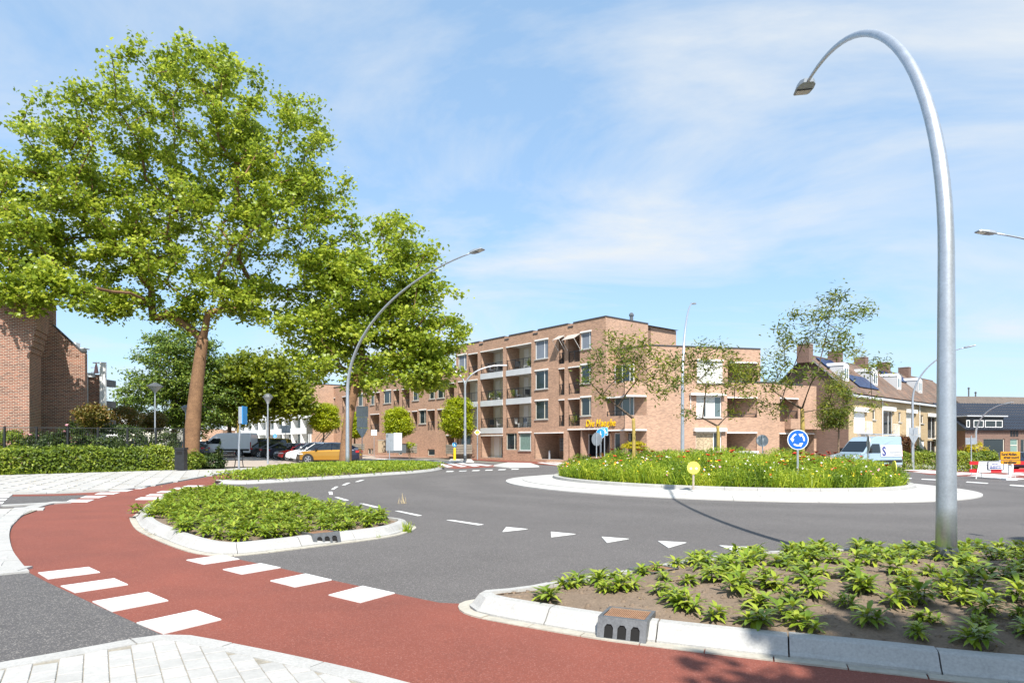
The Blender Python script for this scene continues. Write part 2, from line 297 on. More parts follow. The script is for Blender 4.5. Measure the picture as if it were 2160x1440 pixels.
for q in ([(1068, 1111.7), (1113, 1116), (1060, 1121.7)], [(1162, 1121.7), (1214, 1126.7), (1162.7, 1133)], [(1269, 1132.3), (1326.7, 1136.7), (1280, 1144.7)], [(1387.7, 1141.3), (1448, 1144.5), (1410, 1155.7)], [(1516.7, 1150.7), (1583, 1154), (1555, 1165)],
          [(942, 1097), (955, 1097), (1020, 1106.3), (1008, 1107.6)], [(833, 1077.6), (843, 1077.8), (890, 1087.2), (880, 1088)], [(758, 1062), (768, 1062.2), (800, 1069.6), (791, 1070.6)], [(705.5, 1048.6), (714, 1048.8), (736, 1055), (728, 1056)], [(693, 1037), (701, 1037), (702, 1043), (694.5, 1042.8)],
          [(698.5, 1032), (705, 1032), (714, 1026.2), (707.5, 1026.2)], [(721, 1023), (729, 1022.8), (739.5, 1018), (732, 1018.2)], [(749, 1016), (757, 1015.8), (769, 1012), (761, 1012.2)]):
    marking(q, .011, road)
for k in range(6): x = 940+27.5*k; y = 994-k*.95; marking([(x, y+.9), (x+3, y-.6), (x+18, y-.9), (x+15, y+.6)], .012, road)
for a in ([(1902, 1007), (1924, 1008), (1922, 1009.5), (1900, 1008.4)], [(1945, 1009.6), (1985, 1011.5), (1983, 1013), (1943, 1011)], [(2040, 1015.5), (2085, 1018.5), (2082, 1020), (2037, 1017)], [(2132, 1022), (2175, 1025), (2172, 1027), (2129, 1024)]): marking(a, .012, road)
# crossings
for a, b in (((917, 977.2), (956, 985)), ((938, 976.4), (985, 984.4)), ((962, 976.6), (1012, 983.5)), ((988, 978), (1040, 982.5)), ((1132, 975.5), (1192, 981)), ((1150, 974), (1200, 978))):
    marking([(a[0], a[1]), (a[0]+12, a[1]-.7), (b[0], b[1]-.9), (b[0]-13, b[1]+.3)], .013, road)
sheet('crossing_red', pxs([(900, 979), (930, 975.4), (1060, 981), (1040, 985), (960, 988.5)]), red_asphalt, .006)
sheet('crossing_red', pxs([(1895, 990), (2000, 988), (2160, 986), (2330, 990), (2330, 1016), (2120, 1008), (1960, 1001)]), red_asphalt, .006)
for a, b, ww in (((1900, 991), (2010, 995), 1.6), ((1925, 995.5), (2040, 1000), 1.8), ((2000, 990.5), (2160, 996), 2), ((2000, 997), (2140, 1003), 2.2), ((2040, 1003.2), (2160, 1009.6), 2.4), ((2080, 990), (2240, 997), 2), ((2120, 999), (2260, 1007), 2.4)):
    marking([(a[0], a[1]), (a[0]+30, a[1]-1), (b[0]+10, b[1]), (b[0]-20, b[1]+ww)], .013, road)
marking([(750, 966), (756, 965), (962, 974.2), (955, 975.2)], .011, road)
sheet('street_paving', pxs([(700, 962), (880, 952), (1000, 962), (1010, 966.5), (880, 965), (760, 968)]), brickpave, .006)
sheet('cycle_path', pxs([(960, 967), (1060, 968.5), (1180, 972.5), (1300, 978), (1200, 984), (1120, 977.5), (1010, 971)]), red_asphalt, .006)
# ---------------------------------------------------------------- pavers
def paved(name, px, ang, tl, tw, m_joint, h=.03, edge=.02, inset=.0):
    """area of single pavers, stretcher bond, long side along ang"""
    P = [p for p in (px if isinstance(px[0], Vector) else pxs(px))]
    base = sheet(name, P, m_joint, h-.008)
    def inside(x, y):
        c = False; n = len(P)
        for i in range(n):
            a, b = P[i], P[(i+1) % n]
            if (a.y > y) != (b.y > y) and x < (b.x-a.x)*(y-a.y)/(b.y-a.y)+a.x: c = not c
        return c
    ca, sa = math.cos(ang), math.sin(ang); cx = sum(p.x for p in P)/len(P); cy = sum(p.y for p in P)/len(P)
    R = max(math.hypot(p.x-cx, p.y-cy) for p in P); mes = []
    for k in range(6):
        mb = MB(); g = .0035*(tl/.3)**.5; b_ = .004
        x0, x1, y0, y1 = -tl/2+g, tl/2-g, -tw/2+g, tw/2-g
        mb.add([(x0, y0, -.03), (x1, y0, -.03), (x1, y1, -.03), (x0, y1, -.03), (x0, y0, -b_), (x1, y0, -b_), (x1, y1, -b_), (x0, y1, -b_), (x0+b_, y0+b_, 0), (x1-b_, y0+b_, 0), (x1-b_, y1-b_, 0), (x0+b_, y1-b_, 0)],
               [[8, 9, 10, 11]]+[[i, (i+1) % 4, 4+(i+1) % 4, 4+i] for i in range(4)]+[[4+i, 4+(i+1) % 4, 8+(i+1) % 4, 8+i] for i in range(4)])
        mes.append(mb.mesh('paver', tile_m[k % 3]))
    r = random.Random(hash(name) % 99 if False else len(P)); n = 0
    for j in range(-int(R/tw)-1, int(R/tw)+2):
        for i in range(-int(R/tl)-1, int(R/tl)+2):
            u = (i+(.5 if j % 2 else 0))*tl; v = j*tw
            x = cx+u*ca-v*sa; y = cy+u*sa+v*ca
            if not all(inside(x+du*ca-dv*sa, y+du*sa+dv*ca) for du in (-tl/2*.3, tl/2*.3) for dv in (-tw/2*.3, tw/2*.3)): continue
            o = link('paver', mes[r.randrange(6)], base, V3(x, y, h+r.uniform(-.002, .002))); o.rotation_euler = (r.uniform(-.004, .004), math.atan(S)+r.uniform(-.004, .004), ang); n += 1
    return base
paved('footpath', [(-700, 1620), (-300, 1470), (0, 1416), (120, 1392), (280, 1362), (330, 1354), (385, 1352), (450, 1366), (560, 1392), (700, 1424), (860, 1470), (860, 1620)], math.atan2(.85, -.53), .21, .15, joint_m, h=.027)
paved('footpath', [(-260, 1103), (0, 1074), (95, 1071), (48, 1088), (18, 1108), (6, 1130), (9, 1160), (24, 1184), (36, 1199), (0, 1205), (-200, 1232)], math.atan2(.85, -.53), .6, .3, joint_m)
fp = paved('footpath', [(-150, 1012), (0, 1003), (370, 992), (470, 989.5), (560, 984), (560, 989), (470, 998.5), (400, 1010), (330, 1022.5), (250, 1034), (120, 1039.8), (0, 1041), (-150, 1046)], math.atan2(1, -.45), .9, .6, joint_m)
# flush kerb bands along the footpaths
def band(name, pts, wdt, m, h, par=None, seg=1.0, zprof=None, closed=False, lift=0.0):
    """single stones along a path; zprof: list of (inward offset, height)"""
    L = [0]; n = len(pts); P = list(pts)+([pts[0]] if closed else [])
    for i in range(len(P)-1): L.append(L[-1]+(P[i+1].xy-P[i].xy).length)
    tot = L[-1]; ns = max(1, round(tot/seg)); res = []
    def ev(s):
        s = max(0, min(tot-1e-6, s)) if not closed else s % tot
        lo, hi = 0, len(L)-1
        while hi-lo > 1:
            mid = (lo+hi)//2
            if L[mid] <= s: lo = mid
            else: hi = mid
        f = (s-L[lo])/max(1e-9, L[lo+1]-L[lo]); return P[lo].xy.lerp(P[lo+1].xy, f)
    prof = zprof or [(0, -.05), (0, h), (wdt, h), (wdt, -.05)]
    for k in range(ns):
        a = tot*k/ns+.006; b = tot*(k+1)/ns-.006; m_ = MB(); q = 4; o = 0; rows = []
        jz = random.uniform(-.004, .004)
        for i in range(q+1):
            s = lerp(a, b, i/q); c = ev(s); d = (ev(s+.06)-ev(s-.06)).normalized(); nn = Vector((-d.y, d.x))
            rows.append([V3(c.x+nn.x*u, c.y+nn.y*u, z+(jz if z > 0 else 0)+lift) for u, z in prof])
        np_ = len(prof); vs = [v for r_ in rows for v in r_]
        fs = [[i*np_+j, i*np_+j+1, (i+1)*np_+j+1, (i+1)*np_+j] for i in range(q) for j in range(np_-1)]
        fs += [list(range(np_))[::-1], [q*np_+j for j in range(np_)]]
        m_.add(vs, fs); ob = m_.build(name, m, par); fixn(ob); res.append(ob)
    return res
def fixn(o):
    bm = bmesh.new(); bm.from_mesh(o.data); bmesh.ops.recalc_face_normals(bm, faces=bm.faces[:]); bm.to_mesh(o.data); bm.free()
random.seed(4)
band('kerb_band', catmull(pxs([(-40, 1411), (120, 1383), (280, 1353), (330, 1346), (385, 1344.5), (450, 1355), (600, 1385), (760, 1421), (900, 1458)]), 5)[::-1], .17, concrete, .0315, road, 1.0)
band('kerb_band', catmull(pxs([(140, 1059.5), (100, 1066), (62, 1080), (32, 1100), (20, 1125), (25, 1160), (45, 1190), (62, 1208)]), 6)[::-1], .3, concrete, .0315, road, 1.0)
band('kerb_band', catmull(pxs([(0, 1067), (70, 1063.5), (140, 1059.5)]), 4)[::-1], .3, concrete, .0315, road, 1.0)
band('kerb_band', catmull(pxs([(-60, 1211), (0, 1209), (38, 1208.5)]), 4), .3, concrete, .0315, road, 1.0)
band('kerb_band', catmull(pxs([(-120, 1044), (120, 1040.8), (250, 1035), (330, 1023.5), (400, 1011), (470, 999.2), (560, 989.8)]), 5), .2, concrete, .036, fp, 1.2)
# ---------------------------------------------------------------- planting beds with stone kerbs
random.seed(9)
KP = [(0, -.06), (0, .03), (.03, .05), (.10, .138), (.125, .15), (.22, .152), (.22, -.06)]
BEDS = {}
def bed(key, label, near, far, mound, seg=1.0, sc_=1.0, prof=KP, gutter=.11, kh=.17, drains=()):
    near = [p if isinstance(p, Vector) else G(*p) for p in near]
    far = [p if isinstance(p, Vector) else G(p[0], p[1], kh) for p in far]
    loop = catmull(near+far, 5, True)
    ar = sum(loop[i].x*loop[(i+1) % len(loop)].y-loop[(i+1) % len(loop)].x*loop[i].y for i in range(len(loop)))
    if ar < 0: loop.reverse()
    n = len(loop); cen = Vector((sum(p.x for p in loop)/n, sum(p.y for p in loop)/n))
    inner = []
    for i in range(n):
        d = (loop[(i+1) % n].xy-loop[i-1].xy).normalized(); inner.append(loop[i].xy+Vector((-d.y, d.x))*(.2*sc_))
    rr = random.Random(5); mb = MB(); K = [1, .97, .9, .8, .68, .55, .42, .28, .14]
    hh = lambda k: .11*sc_+mound*(1-k**2.2)
    for k in K:
        for p in inner: q = cen.lerp(p, k); mb.v.append(tuple(V3(q.x, q.y, hh(k)+(rr.uniform(-.016, .016) if k < 1 else 0))))
    mb.v.append(tuple(V3(cen.x, cen.y, hh(0))))
    for a in range(len(K)-1):
        for i in range(n): j = (i+1) % n; mb.f.append([a*n+i, a*n+j, (a+1)*n+j, (a+1)*n+i]); mb.m.append(0)
    b0 = (len(K)-1)*n
    for i in range(n): mb.f.append([b0+i, b0+(i+1) % n, len(mb.v)-1]); mb.m.append(0)
    o = mb.build('planting_bed', soil, smooth=True); tag(o, kind='structure', label=label)
    pr = [(u*sc_, z*sc_ if z > 0 else z) for u, z in prof]
    st = band('kerb_stone', loop, 0, concrete, 0, o, seg, pr, closed=True)
    if gutter:
        outer = []
        for i in range(n):
            d = (loop[(i+1) % n].xy-loop[i-1].xy).normalized(); q = loop[i].xy-Vector((-d.y, d.x))*gutter; outer.append(V3(q.x, q.y))
        band('gutter_stone', outer, gutter, gutter_m, .016, o, .5, closed=True)
    BEDS[key] = (o, inner, cen, hh); return o, st
bedN, stN = bed('near', 'raised bed of bare soil with low laurel plants beside the red cycle path', [(990, 1281), (1004, 1293), (1060, 1306), (1262, 1341), (1400, 1359), (1620, 1385), (1900, 1416), (2160, 1444), V3(7, 3.6), V3(10, 3.6), V3(13.5, 4.6), V3(15, 6.6)],
               [V3(14, 9.2), (2300, 1154), (2160, 1150), (2000, 1148), (1800, 1149), (1640, 1154), (1500, 1164), (1330, 1190), (1250, 1203), (1140, 1219), (1085, 1229), V3(-.36, 6.72)], .20, 1.0)
bedI, stI = bed('island', 'drop shaped island bed full of low leafy plants between path and road', [(286, 1092), (300, 1115), (340, 1136), (400, 1159), (450, 1169), (510, 1169), (640, 1154), (760, 1139), (830, 1128), (866, 1113)],
               [V3(-2.2, 13.05), (800, 1083), (700, 1062), (600, 1043), (500, 1030), (420, 1030), (360, 1036), (322, 1050), (294, 1072)], .04, 1.0)
bedF, stF = bed('far', 'long narrow bed of green ground cover in front of the parked cars', [(452, 1019), (520, 1021), (640, 1014.5), (800, 1003.5), (900, 995.5), (934, 989)], [(925, 983), (870, 979.5), (780, 980.5), (650, 985), (560, 993), (485, 1008)], .1, 1.5, .9, gutter=0)
# ---------------------------------------------------------------- kerb drains
def kerb_drain(a, b, out_n, label, wd=.42):
    """a,b: ends of the front foot on the ground; out_n: direction into the bed"""
    d = (b.xy-a.xy); L = d.length; d.normalize(); n = Vector((out_n.x, out_n.y))
    P = lambda u, o, z: V3(a.x+d.x*u+n.x*o, a.y+d.y*u+n.y*o, z)
    t = thing('kerb_drain', label, 'drain', (0, 0, 0)); hz = .178; s = .06
    mb = MB()   # front frame with three openings
    ops = [(.15, .33), (.42, .60), (.69, .87)]; zb, zt = .02, .125; e = [0]+[x for o in ops for x in o]+[1]
    face = lambda u, z: P(u*L, -.02+s*(z/hz), z)
    for i in range(len(e)-1):
        if i % 2 == 0: mb.quad(face(e[i], 0), face(e[i+1], 0), face(e[i+1], hz), face(e[i], hz))
        else:
            c = .025
            mb.quad(face(e[i], zt), face(e[i+1], zt), face(e[i+1], hz), face(e[i], hz)); mb.quad(face(e[i], 0), face(e[i+1], 0), face(e[i+1], zb), face(e[i], zb))
            w_ = e[i+1]-e[i]
            mb.add([face(e[i], zt), face(e[i], zt-c), face(e[i]+w_*.25, zt)], [[0, 1, 2]]); mb.add([face(e[i+1], zt), face(e[i+1], zt-c), face(e[i+1]-w_*.25, zt)], [[0, 1, 2]])
    mb.quad(P(0, -.02+s, hz), P(0, wd, hz), P(0, wd, 0), P(0, -.02, 0)); mb.quad(P(L, -.02+s, hz), P(L, wd, hz), P(L, wd, 0), P(L, -.02, 0))
    for u0, u1, o0, o1 in ((0, .07, 0, 1), (.93, 1, 0, 1), (.07, .93, 0, .12), (.07, .93, .92, 1)):
        oo = lambda o: -.02+s+(wd+.02-s)*o
        mb.quad(P(u0*L, oo(o0), hz), P(u1*L, oo(o0), hz), P(u1*L, oo(o1), hz), P(u0*L, oo(o1), hz))
    mb.build('frame', iron, t)
    mb = MB(); mb.quad(P(.02, -.008, 0), P(L-.02, -.008, 0), P(L-.02, -.008+s, hz-.004), P(.02, -.008+s, hz-.004)); mb.build('shaft_shade', hole_shade, t)  # dark panel just behind the face, stands in for shade inside the drain
    mb = MB(); o0, o1 = .08, wd-.03; k = 22
    mb.quad(P(.07*L, o0, hz-.012), P(.93*L, o0, hz-.012), P(.93*L, o1, hz-.012), P(.07*L, o1, hz-.012))
    for i in range(k):
        u0 = .08*L+.84*L*i/k; u1 = u0+.84*L/k*.55
        mb.hexa([P(u0, o0+.01, hz-.012), P(u1, o0+.01, hz-.012), P(u1, o1-.01, hz-.012), P(u0, o1-.01, hz-.012), P(u0, o0+.01, hz-.004), P(u1, o0+.01, hz-.004), P(u1, o1-.01, hz-.004), P(u0, o1-.01, hz-.004)])
    mb.build('lid', rust, t); return t
def kn(a, b, s=1): d = (b.xy-a.xy).normalized(); return Vector((-d.y, d.x))*s
a, b = G(1258, 1343.5), G(1361, 1356.5); kerb_drain(a-Vector((0, .03, 0)), b-Vector((0, .03, 0)), kn(a, b), 'rusty lidded iron kerb drain in the kerb nearest the camera')
a, b = G(662, 1150), G(720, 1144); kerb_drain(a-Vector((0, .03, 0)), b-Vector((0, .03, 0)), kn(a, b), 'small iron kerb drain in the kerb of the island bed')
a, b = G(1318, 1197, .17), G(1372, 1188, .17); a.z = b.z = 0; kerb_drain(b, a, kn(b, a), 'rusty drain lid in the far kerb of the near bed')
# ---------------------------------------------------------------- roundabout
RC = Vector((9.0, 28.83)); RA, RI, RB = 9.27, 8.55, 6.95
def ringz(r): return .03 if r >= RA else lerp(.03, .10, (RA-r)/(RA-RI)) if r > RI else lerp(.10, .19, (RI-r)/(RI-7.2))
ra = MB()
nseg = 96
for i in range(nseg):
    a0, a1 = 2*math.pi*i/nseg, 2*math.pi*(i+1)/nseg
    ra.poly([V3(RC.x+r*math.cos(a), RC.y+r*math.sin(a), -.01 if r > 8 else .12) for r, a in ((6.9, a0), (9.25, a0), (9.25, a1), (6.9, a1))])
rab = ra.build('roundabout', concrete); tag(rab, kind='structure', label='round traffic island with a white concrete apron')
def ring_stones(name, r0, r1, z0, z1, n, m, sub=4, lip=0.0, off=0.0):
    for i in range(n):
        g = .006/r1; a0 = 2*math.pi*(i+off)/n+g; a1 = 2*math.pi*(i+1+off)/n-g; mb = MB(); rows = []
        for k in range(sub+1):
            a = lerp(a0, a1, k/sub); c, s_ = math.cos(a), math.sin(a)
            rows.append([V3(RC.x+r*c, RC.y+r*s_, z) for r, z in ((r1, -.02), (r1, z1), (r0+lip, z0), (r0, z0-lip*.6), (r0, -.02))])
        fs = [[k*5+j, (k+1)*5+j, (k+1)*5+j+1, k*5+j+1] for k in range(sub) for j in range(4)]+[[0, 1, 2, 3, 4], [sub*5+j for j in range(5)][::-1]]
        mb.add([v for r_ in rows for v in r_], fs); o = mb.build(name, m, rab); fixn(o)
ring_stones('apron_edge_stone', RI+.005, RA, .095, .035, 24, concrete_w)
ring_stones('apron_slab', 7.25, RI-.005, .185, .11, 24, concrete_w, lip=.0, off=.37)
def ringk(n):
    for i in range(n):
        g = .005/7; a0 = 2*math.pi*i/n+g; a1 = 2*math.pi*(i+1)/n-g; mb = MB(); rows = []
        for k in range(4):
            a = lerp(a0, a1, k/3); c, s_ = math.cos(a), math.sin(a)
            rows.append([V3(RC.x+r*c, RC.y+r*s_, z) for r, z in ((7.24, .1), (7.22, .275), (7.19, .29), (6.98, .29), (6.96, .1))])
        fs = [[k*5+j, (k+1)*5+j, (k+1)*5+j+1, k*5+j+1] for k in range(3) for j in range(4)]+[[0, 1, 2, 3, 4], [15+j for j in range(5)][::-1]]
        mb.add([v for r_ in rows for v in r_], fs); fixn(mb.build('kerb_stone', concrete, rab))
ringk(44)
mb = MB(); nn = 64; rr = random.Random(3)
for k, (r, z) in enumerate(((7.0, .24), (5.5, .34), (3.5, .44), (1.5, .5))):
    for i in range(nn): a = 2*math.pi*i/nn; mb.v.append(tuple(V3(RC.x+r*math.cos(a), RC.y+r*math.sin(a), z+rr.uniform(-.02, .02))))
for k in range(3):
    for i in range(nn): j = (i+1) % nn; mb.f.append([k*nn+i, k*nn+j, (k+1)*nn+j, (k+1)*nn+i]); mb.m.append(0)
mb.f.append([3*nn+i for i in range(nn)]); mb.m.append(0)
mb.build('island_soil', soil, rab)
def splitter(px, h, label):
    P = pxs(px); mb = MB(); n = len(P); c = Vector((sum(p.x for p in P)/n, sum(p.y for p in P)/n))
    lo = [V3(p.x, p.y, 0) for p in P]; hi = [V3(*(c.lerp(p.xy, .96)), h) for p in P]
    mb.add(lo+hi, [list(range(n, 2*n))]+[[i, (i+1) % n, n+(i+1) % n, n+i] for i in range(n)]); o = mb.build('traffic_island', concrete_w); fixn(o); tag(o, kind='structure', label=label)
splitter([(944, 974), (1000, 974.8), (995, 969.5), (950, 969.2)], .1, 'white kerbed traffic island under the twin arm lamp post')
splitter([(1040, 983), (1075, 986.5), (1138, 984.5), (1120, 978), (1070, 977)], .1, 'white kerbed traffic island at the left of the roundabout')
splitter([(1900, 988), (1960, 990.5), (2000, 988), (1990, 983.5), (1905, 982)], .1, 'white kerbed traffic island right of the roundabout')
# pavements in front of the buildings
sheet('pavement', pxs([(690, 958), (780, 957), (900, 963), (1010, 966), (1060, 967.5), (1180, 971), (1320, 977), (1320, 955), (960, 950), (700, 946)]), tile_m[1], .05)
sheet('parking_area', pxs([(330, 972), (420, 960), (560, 952), (700, 950), (790, 962), (800, 975), (640, 983), (520, 984.5), (420, 984)]), paving_tan, .012)
sheet('footpath', pxs([(560, 984), (640, 981.5), (760, 975), (900, 969), (915, 973), (880, 978), (760, 979.5), (640, 985), (560, 992)]), tile_m[2], .02)
sheet('lawn', pxs([(-100, 1004), (0, 1000.5), (370, 990.5), (400, 986), (330, 972), (0, 965), (-200, 968)]), grass_ground, .02)
sheet('pavement', pxs([(1700, 985), (1900, 986), (2060, 985), (2300, 988), (2300, 978), (2000, 978), (1850, 979), (1700, 978)]), tile_m[1], .06)
sheet('lawn', pxs([(1945, 983), (2100, 981.5), (2060, 977.5), (1960, 979)]), mat('bright_turf', (.16, .25, .03), .95, noise=[2, 20], amt=.35), .07)
# ================================================================ buildings
class Fac:
    """a facade plane: origin o (x,y), unit direction d along the wall, n outward"""
    def __init__(s, o, d, n=None):
        s.o = Vector(o); s.d = Vector(d).normalized(); s.n = Vector((s.d.y, -s.d.x))
        if s.n.dot(-s.o) < 0: s.n = -s.n
    def uz(s, px, py):
        a = (px-1080)/FPX; u = (a*s.o.y-s.o.x)/(s.d.x-a*s.d.y); t = s.o.y+u*s.d.y; return u, H+(H0-py)/FPX*t
    def u(s, px): return s.uz(px, 900)[0]
    def p(s, u, z, out=0.0): return Vector((s.o.x+s.d.x*u+s.n.x*out, s.o.y+s.d.y*u+s.n.y*out, z))
    def rect(s, px0, px1, z0, z1): a, b = s.u(px0), s.u(px1); return (min(a, b), max(a, b), z0, z1)
    def prect(s, px0, px1, py0, py1):   # rows measured at the middle column
        m = (px0+px1)/2; a, b = s.u(px0), s.u(px1); return (min(a, b), max(a, b), s.uz(m, py1)[1], s.uz(m, py0)[1])
def fbox(mb, f, u0, u1, z0, z1, o0, o1, mi=0):
    mb.hexa([f.p(u0, z0, o1), f.p(u1, z0, o1), f.p(u1, z0, o0), f.p(u0, z0, o0), f.p(u0, z1, o1), f.p(u1, z1, o1), f.p(u1, z1, o0), f.p(u0, z1, o0)], mi)
def fquad(mb, f, u0, u1, z0, z1, o, mi=0): mb.quad(f.p(u0, z0, o), f.p(u1, z0, o), f.p(u1, z1, o), f.p(u0, z1, o), mi)
def wall(par, f, u0, u1, z0, z1, holes, m, depth=.14, name='wall', out=0.0):
    us = sorted(set([u0, u1]+[x for h in holes for x in h[:2] if u0 < x < u1])); zs = sorted(set([z0, z1]+[x for h in holes for x in h[2:4] if z0 < x < z1])); mb = MB()
    def hole(u, z): return any(h[0] < u < h[1] and h[2] < z < h[3] for h in holes)
    for i in range(len(us)-1):
        for j in range(len(zs)-1):
            if not hole((us[i]+us[i+1])/2, (zs[j]+zs[j+1])/2): fquad(mb, f, us[i], us[i+1], zs[j], zs[j+1], out)
    for h in holes:
        a, b, c, d = h[:4]
        mb.quad(f.p(a, c, out), f.p(a, d, out), f.p(a, d, out-depth), f.p(a, c, out-depth)); mb.quad(f.p(b, c, out), f.p(b, d, out), f.p(b, d, out-depth), f.p(b, c, out-depth))
        mb.quad(f.p(a, d, out), f.p(b, d, out), f.p(b, d, out-depth), f.p(a, d, out-depth)); mb.quad(f.p(a, c, out), f.p(b, c, out), f.p(b, c, out-depth), f.p(a, c, out-depth))
    return mb.build(name, m, par)
def window(par, f, r, cols=(1,), fm=None, gm=None, inset=.09, fw=.06, sill=True, blind=None, name='window', lintel=False, out=0.0, rows=1):
    """frame with its panes, sill and what hangs behind the glass"""
    fm = fm or white_m; gm = gm or glass; u0, u1, z0, z1 = r; mb = MB(); o1 = out-inset; o0 = o1-.06
    fbox(mb, f, u0, u1, z0, z0+fw, o0, o1); fbox(mb, f, u0, u1, z1-fw, z1, o0, o1); fbox(mb, f, u0, u0+fw, z0+fw, z1-fw, o0, o1); fbox(mb, f, u1-fw, u1, z0+fw, z1-fw, o0, o1)
    tot = sum(cols); x = u0; cuts = [u0+fw]
    for c in cols[:-1]:
        x += (u1-u0)*c/tot; fbox(mb, f, x-fw/2, x+fw/2, z0+fw, z1-fw, o0, o1-.002); cuts += [x-fw/2, x+fw/2]
    cuts.append(u1-fw); wd = mb.build(name, fm, par)
    zc = [z0+fw, z1-fw]
    if rows == 2:
        zm = lerp(z0, z1, .68); mb2 = MB(); fbox(mb2, f, u0+fw, u1-fw, zm-fw/2, zm+fw/2, o0, o1-.004); mb2.build('transom', fm, wd)
    for i in range(0, len(cuts), 2):
        mb = MB(); fquad(mb, f, cuts[i], cuts[i+1], zc[0], zc[1], o1-.03); mb.build('pane', gm if not blind else (blind[(i//2) % len(blind)] if isinstance(blind, list) else blind), wd)
    if sill: mb = MB(); fbox(mb, f, u0-.05, u1+.05, z0-.09, z0-.002, out-.12, out+.09); mb.build('sill', concrete, wd)
    if lintel: mb = MB(); fbox(mb, f, u0-.03, u1+.03, z1+.002, z1+.13, out-.1, out+.05); mb.build('lintel', white_m, wd)
    return wd
def railing(par, f, u0, u1, z0, hgt=1.0, out=-.06, n=None, m=None, infill=True):
    m = m or black_m; mb = MB(); fbox(mb, f, u0, u1, z0+hgt-.05, z0+hgt, out-.05, out); fbox(mb, f, u0, u1, z0+.06, z0+.1, out-.04, out-.01)
    k = n or max(2, round((u1-u0)/1.1))
    for i in range(k+1): u = lerp(u0+.03, u1-.03, i/k); fbox(mb, f, u-.025, u+.025, z0, z0+hgt-.05, out-.045, out-.005)
    if infill:
        q = int((u1-u0)/.13)
        for i in range(1, q): u = lerp(u0, u1, i/q); fbox(mb, f, u-.008, u+.008, z0+.1, z0+hgt-.05, out-.03, out-.018)
    return mb.build('railing', m, par)
def balcony(par, f, r, depth, m_side, doors=(), panel=None, rail=True, railh=1.0, m_back=None, name='balcony', floor_z=None, hatch=None, full_side=True):
    """open recess behind the facade: side walls, back wall, floor, ceiling; doors: (frac0, frac1, kind)"""
    u0, u1, z0, z1 = r; m_back = m_back or cream_m; mb = MB(); D = -depth
    mb.quad(f.p(u0, z0, -.14), f.p(u0, z0, D), f.p(u0, z1, D), f.p(u0, z1, -.14)); mb.quad(f.p(u1, z0, D), f.p(u1, z0, -.14), f.p(u1, z1, -.14), f.p(u1, z1, D))
    fquad(mb, f, u0, u1, z0, z1, D, 1); b = mb.build(name, [m_side, m_back], par)
    mb = MB(); mb.quad(f.p(u0, z0, -.13), f.p(u1, z0, -.13), f.p(u1, z0, D), f.p(u0, z0, D)); mb.build('floor_slab', concrete, b)
    mb = MB(); mb.quad(f.p(u0, z1, -.13), f.p(u1, z1, -.13), f.p(u1, z1, D), f.p(u0, z1, D)); mb.build('ceiling', plaster, b)
    mb = MB(); fbox(mb, f, u0, u1, z1-.09, z1-.003, -.13, .05); mb.build('edge_beam', white_m, b)
    for a, c, kd in doors:
        du0, du1 = lerp(u0, u1, a), lerp(u0, u1, c); gl = {'g': glass, 'p': glass2, 'w': white_m, 'c': curtain}[kd]
        mb = MB(); zt = z0+min(2.25, (z1-z0)*.92); o = D+.05
        fbox(mb, f, du0, du1, zt-.07, zt, D, o); fbox(mb, f, du0, du0+.07, z0, zt-.07, D, o); fbox(mb, f, du1-.07, du1, z0, zt-.07, D, o); mb.build('door_frame', white_m, b)
        mb = MB(); fquad(mb, f, du0+.07, du1-.07, z0+.06, zt-.07, D+.03); mb.build('glass_door' if kd in 'gp' else 'panel_door' if kd == 'w' else 'curtain', gl, b)
    if panel: mb = MB(); fbox(mb, f, u0+.004, u1-.004, z0-panel, z0+.06, -.1, .06); mb.build('parapet_panel', greywhite, b)
    if rail: railing(b, f, u0+.02, u1-.02, z0+(.06 if panel else 0), railh)
    return b
def trim(par, f, u0, u1, z, m=None, name='roof_edge', hh=.1): mb = MB(); fbox(mb, f, u0, u1, z, z+hh, -.35, .05); return mb.build(name, m or roof_trim, par)
def flat_roof(par, pts, z, name='roof'): mb = MB(); mb.poly([(p[0], p[1], z) for p in pts]); return mb.build(name, mat(name+'_felt', (.12, .12, .12), .9, noise=[.5, 5], amt=.2), par)

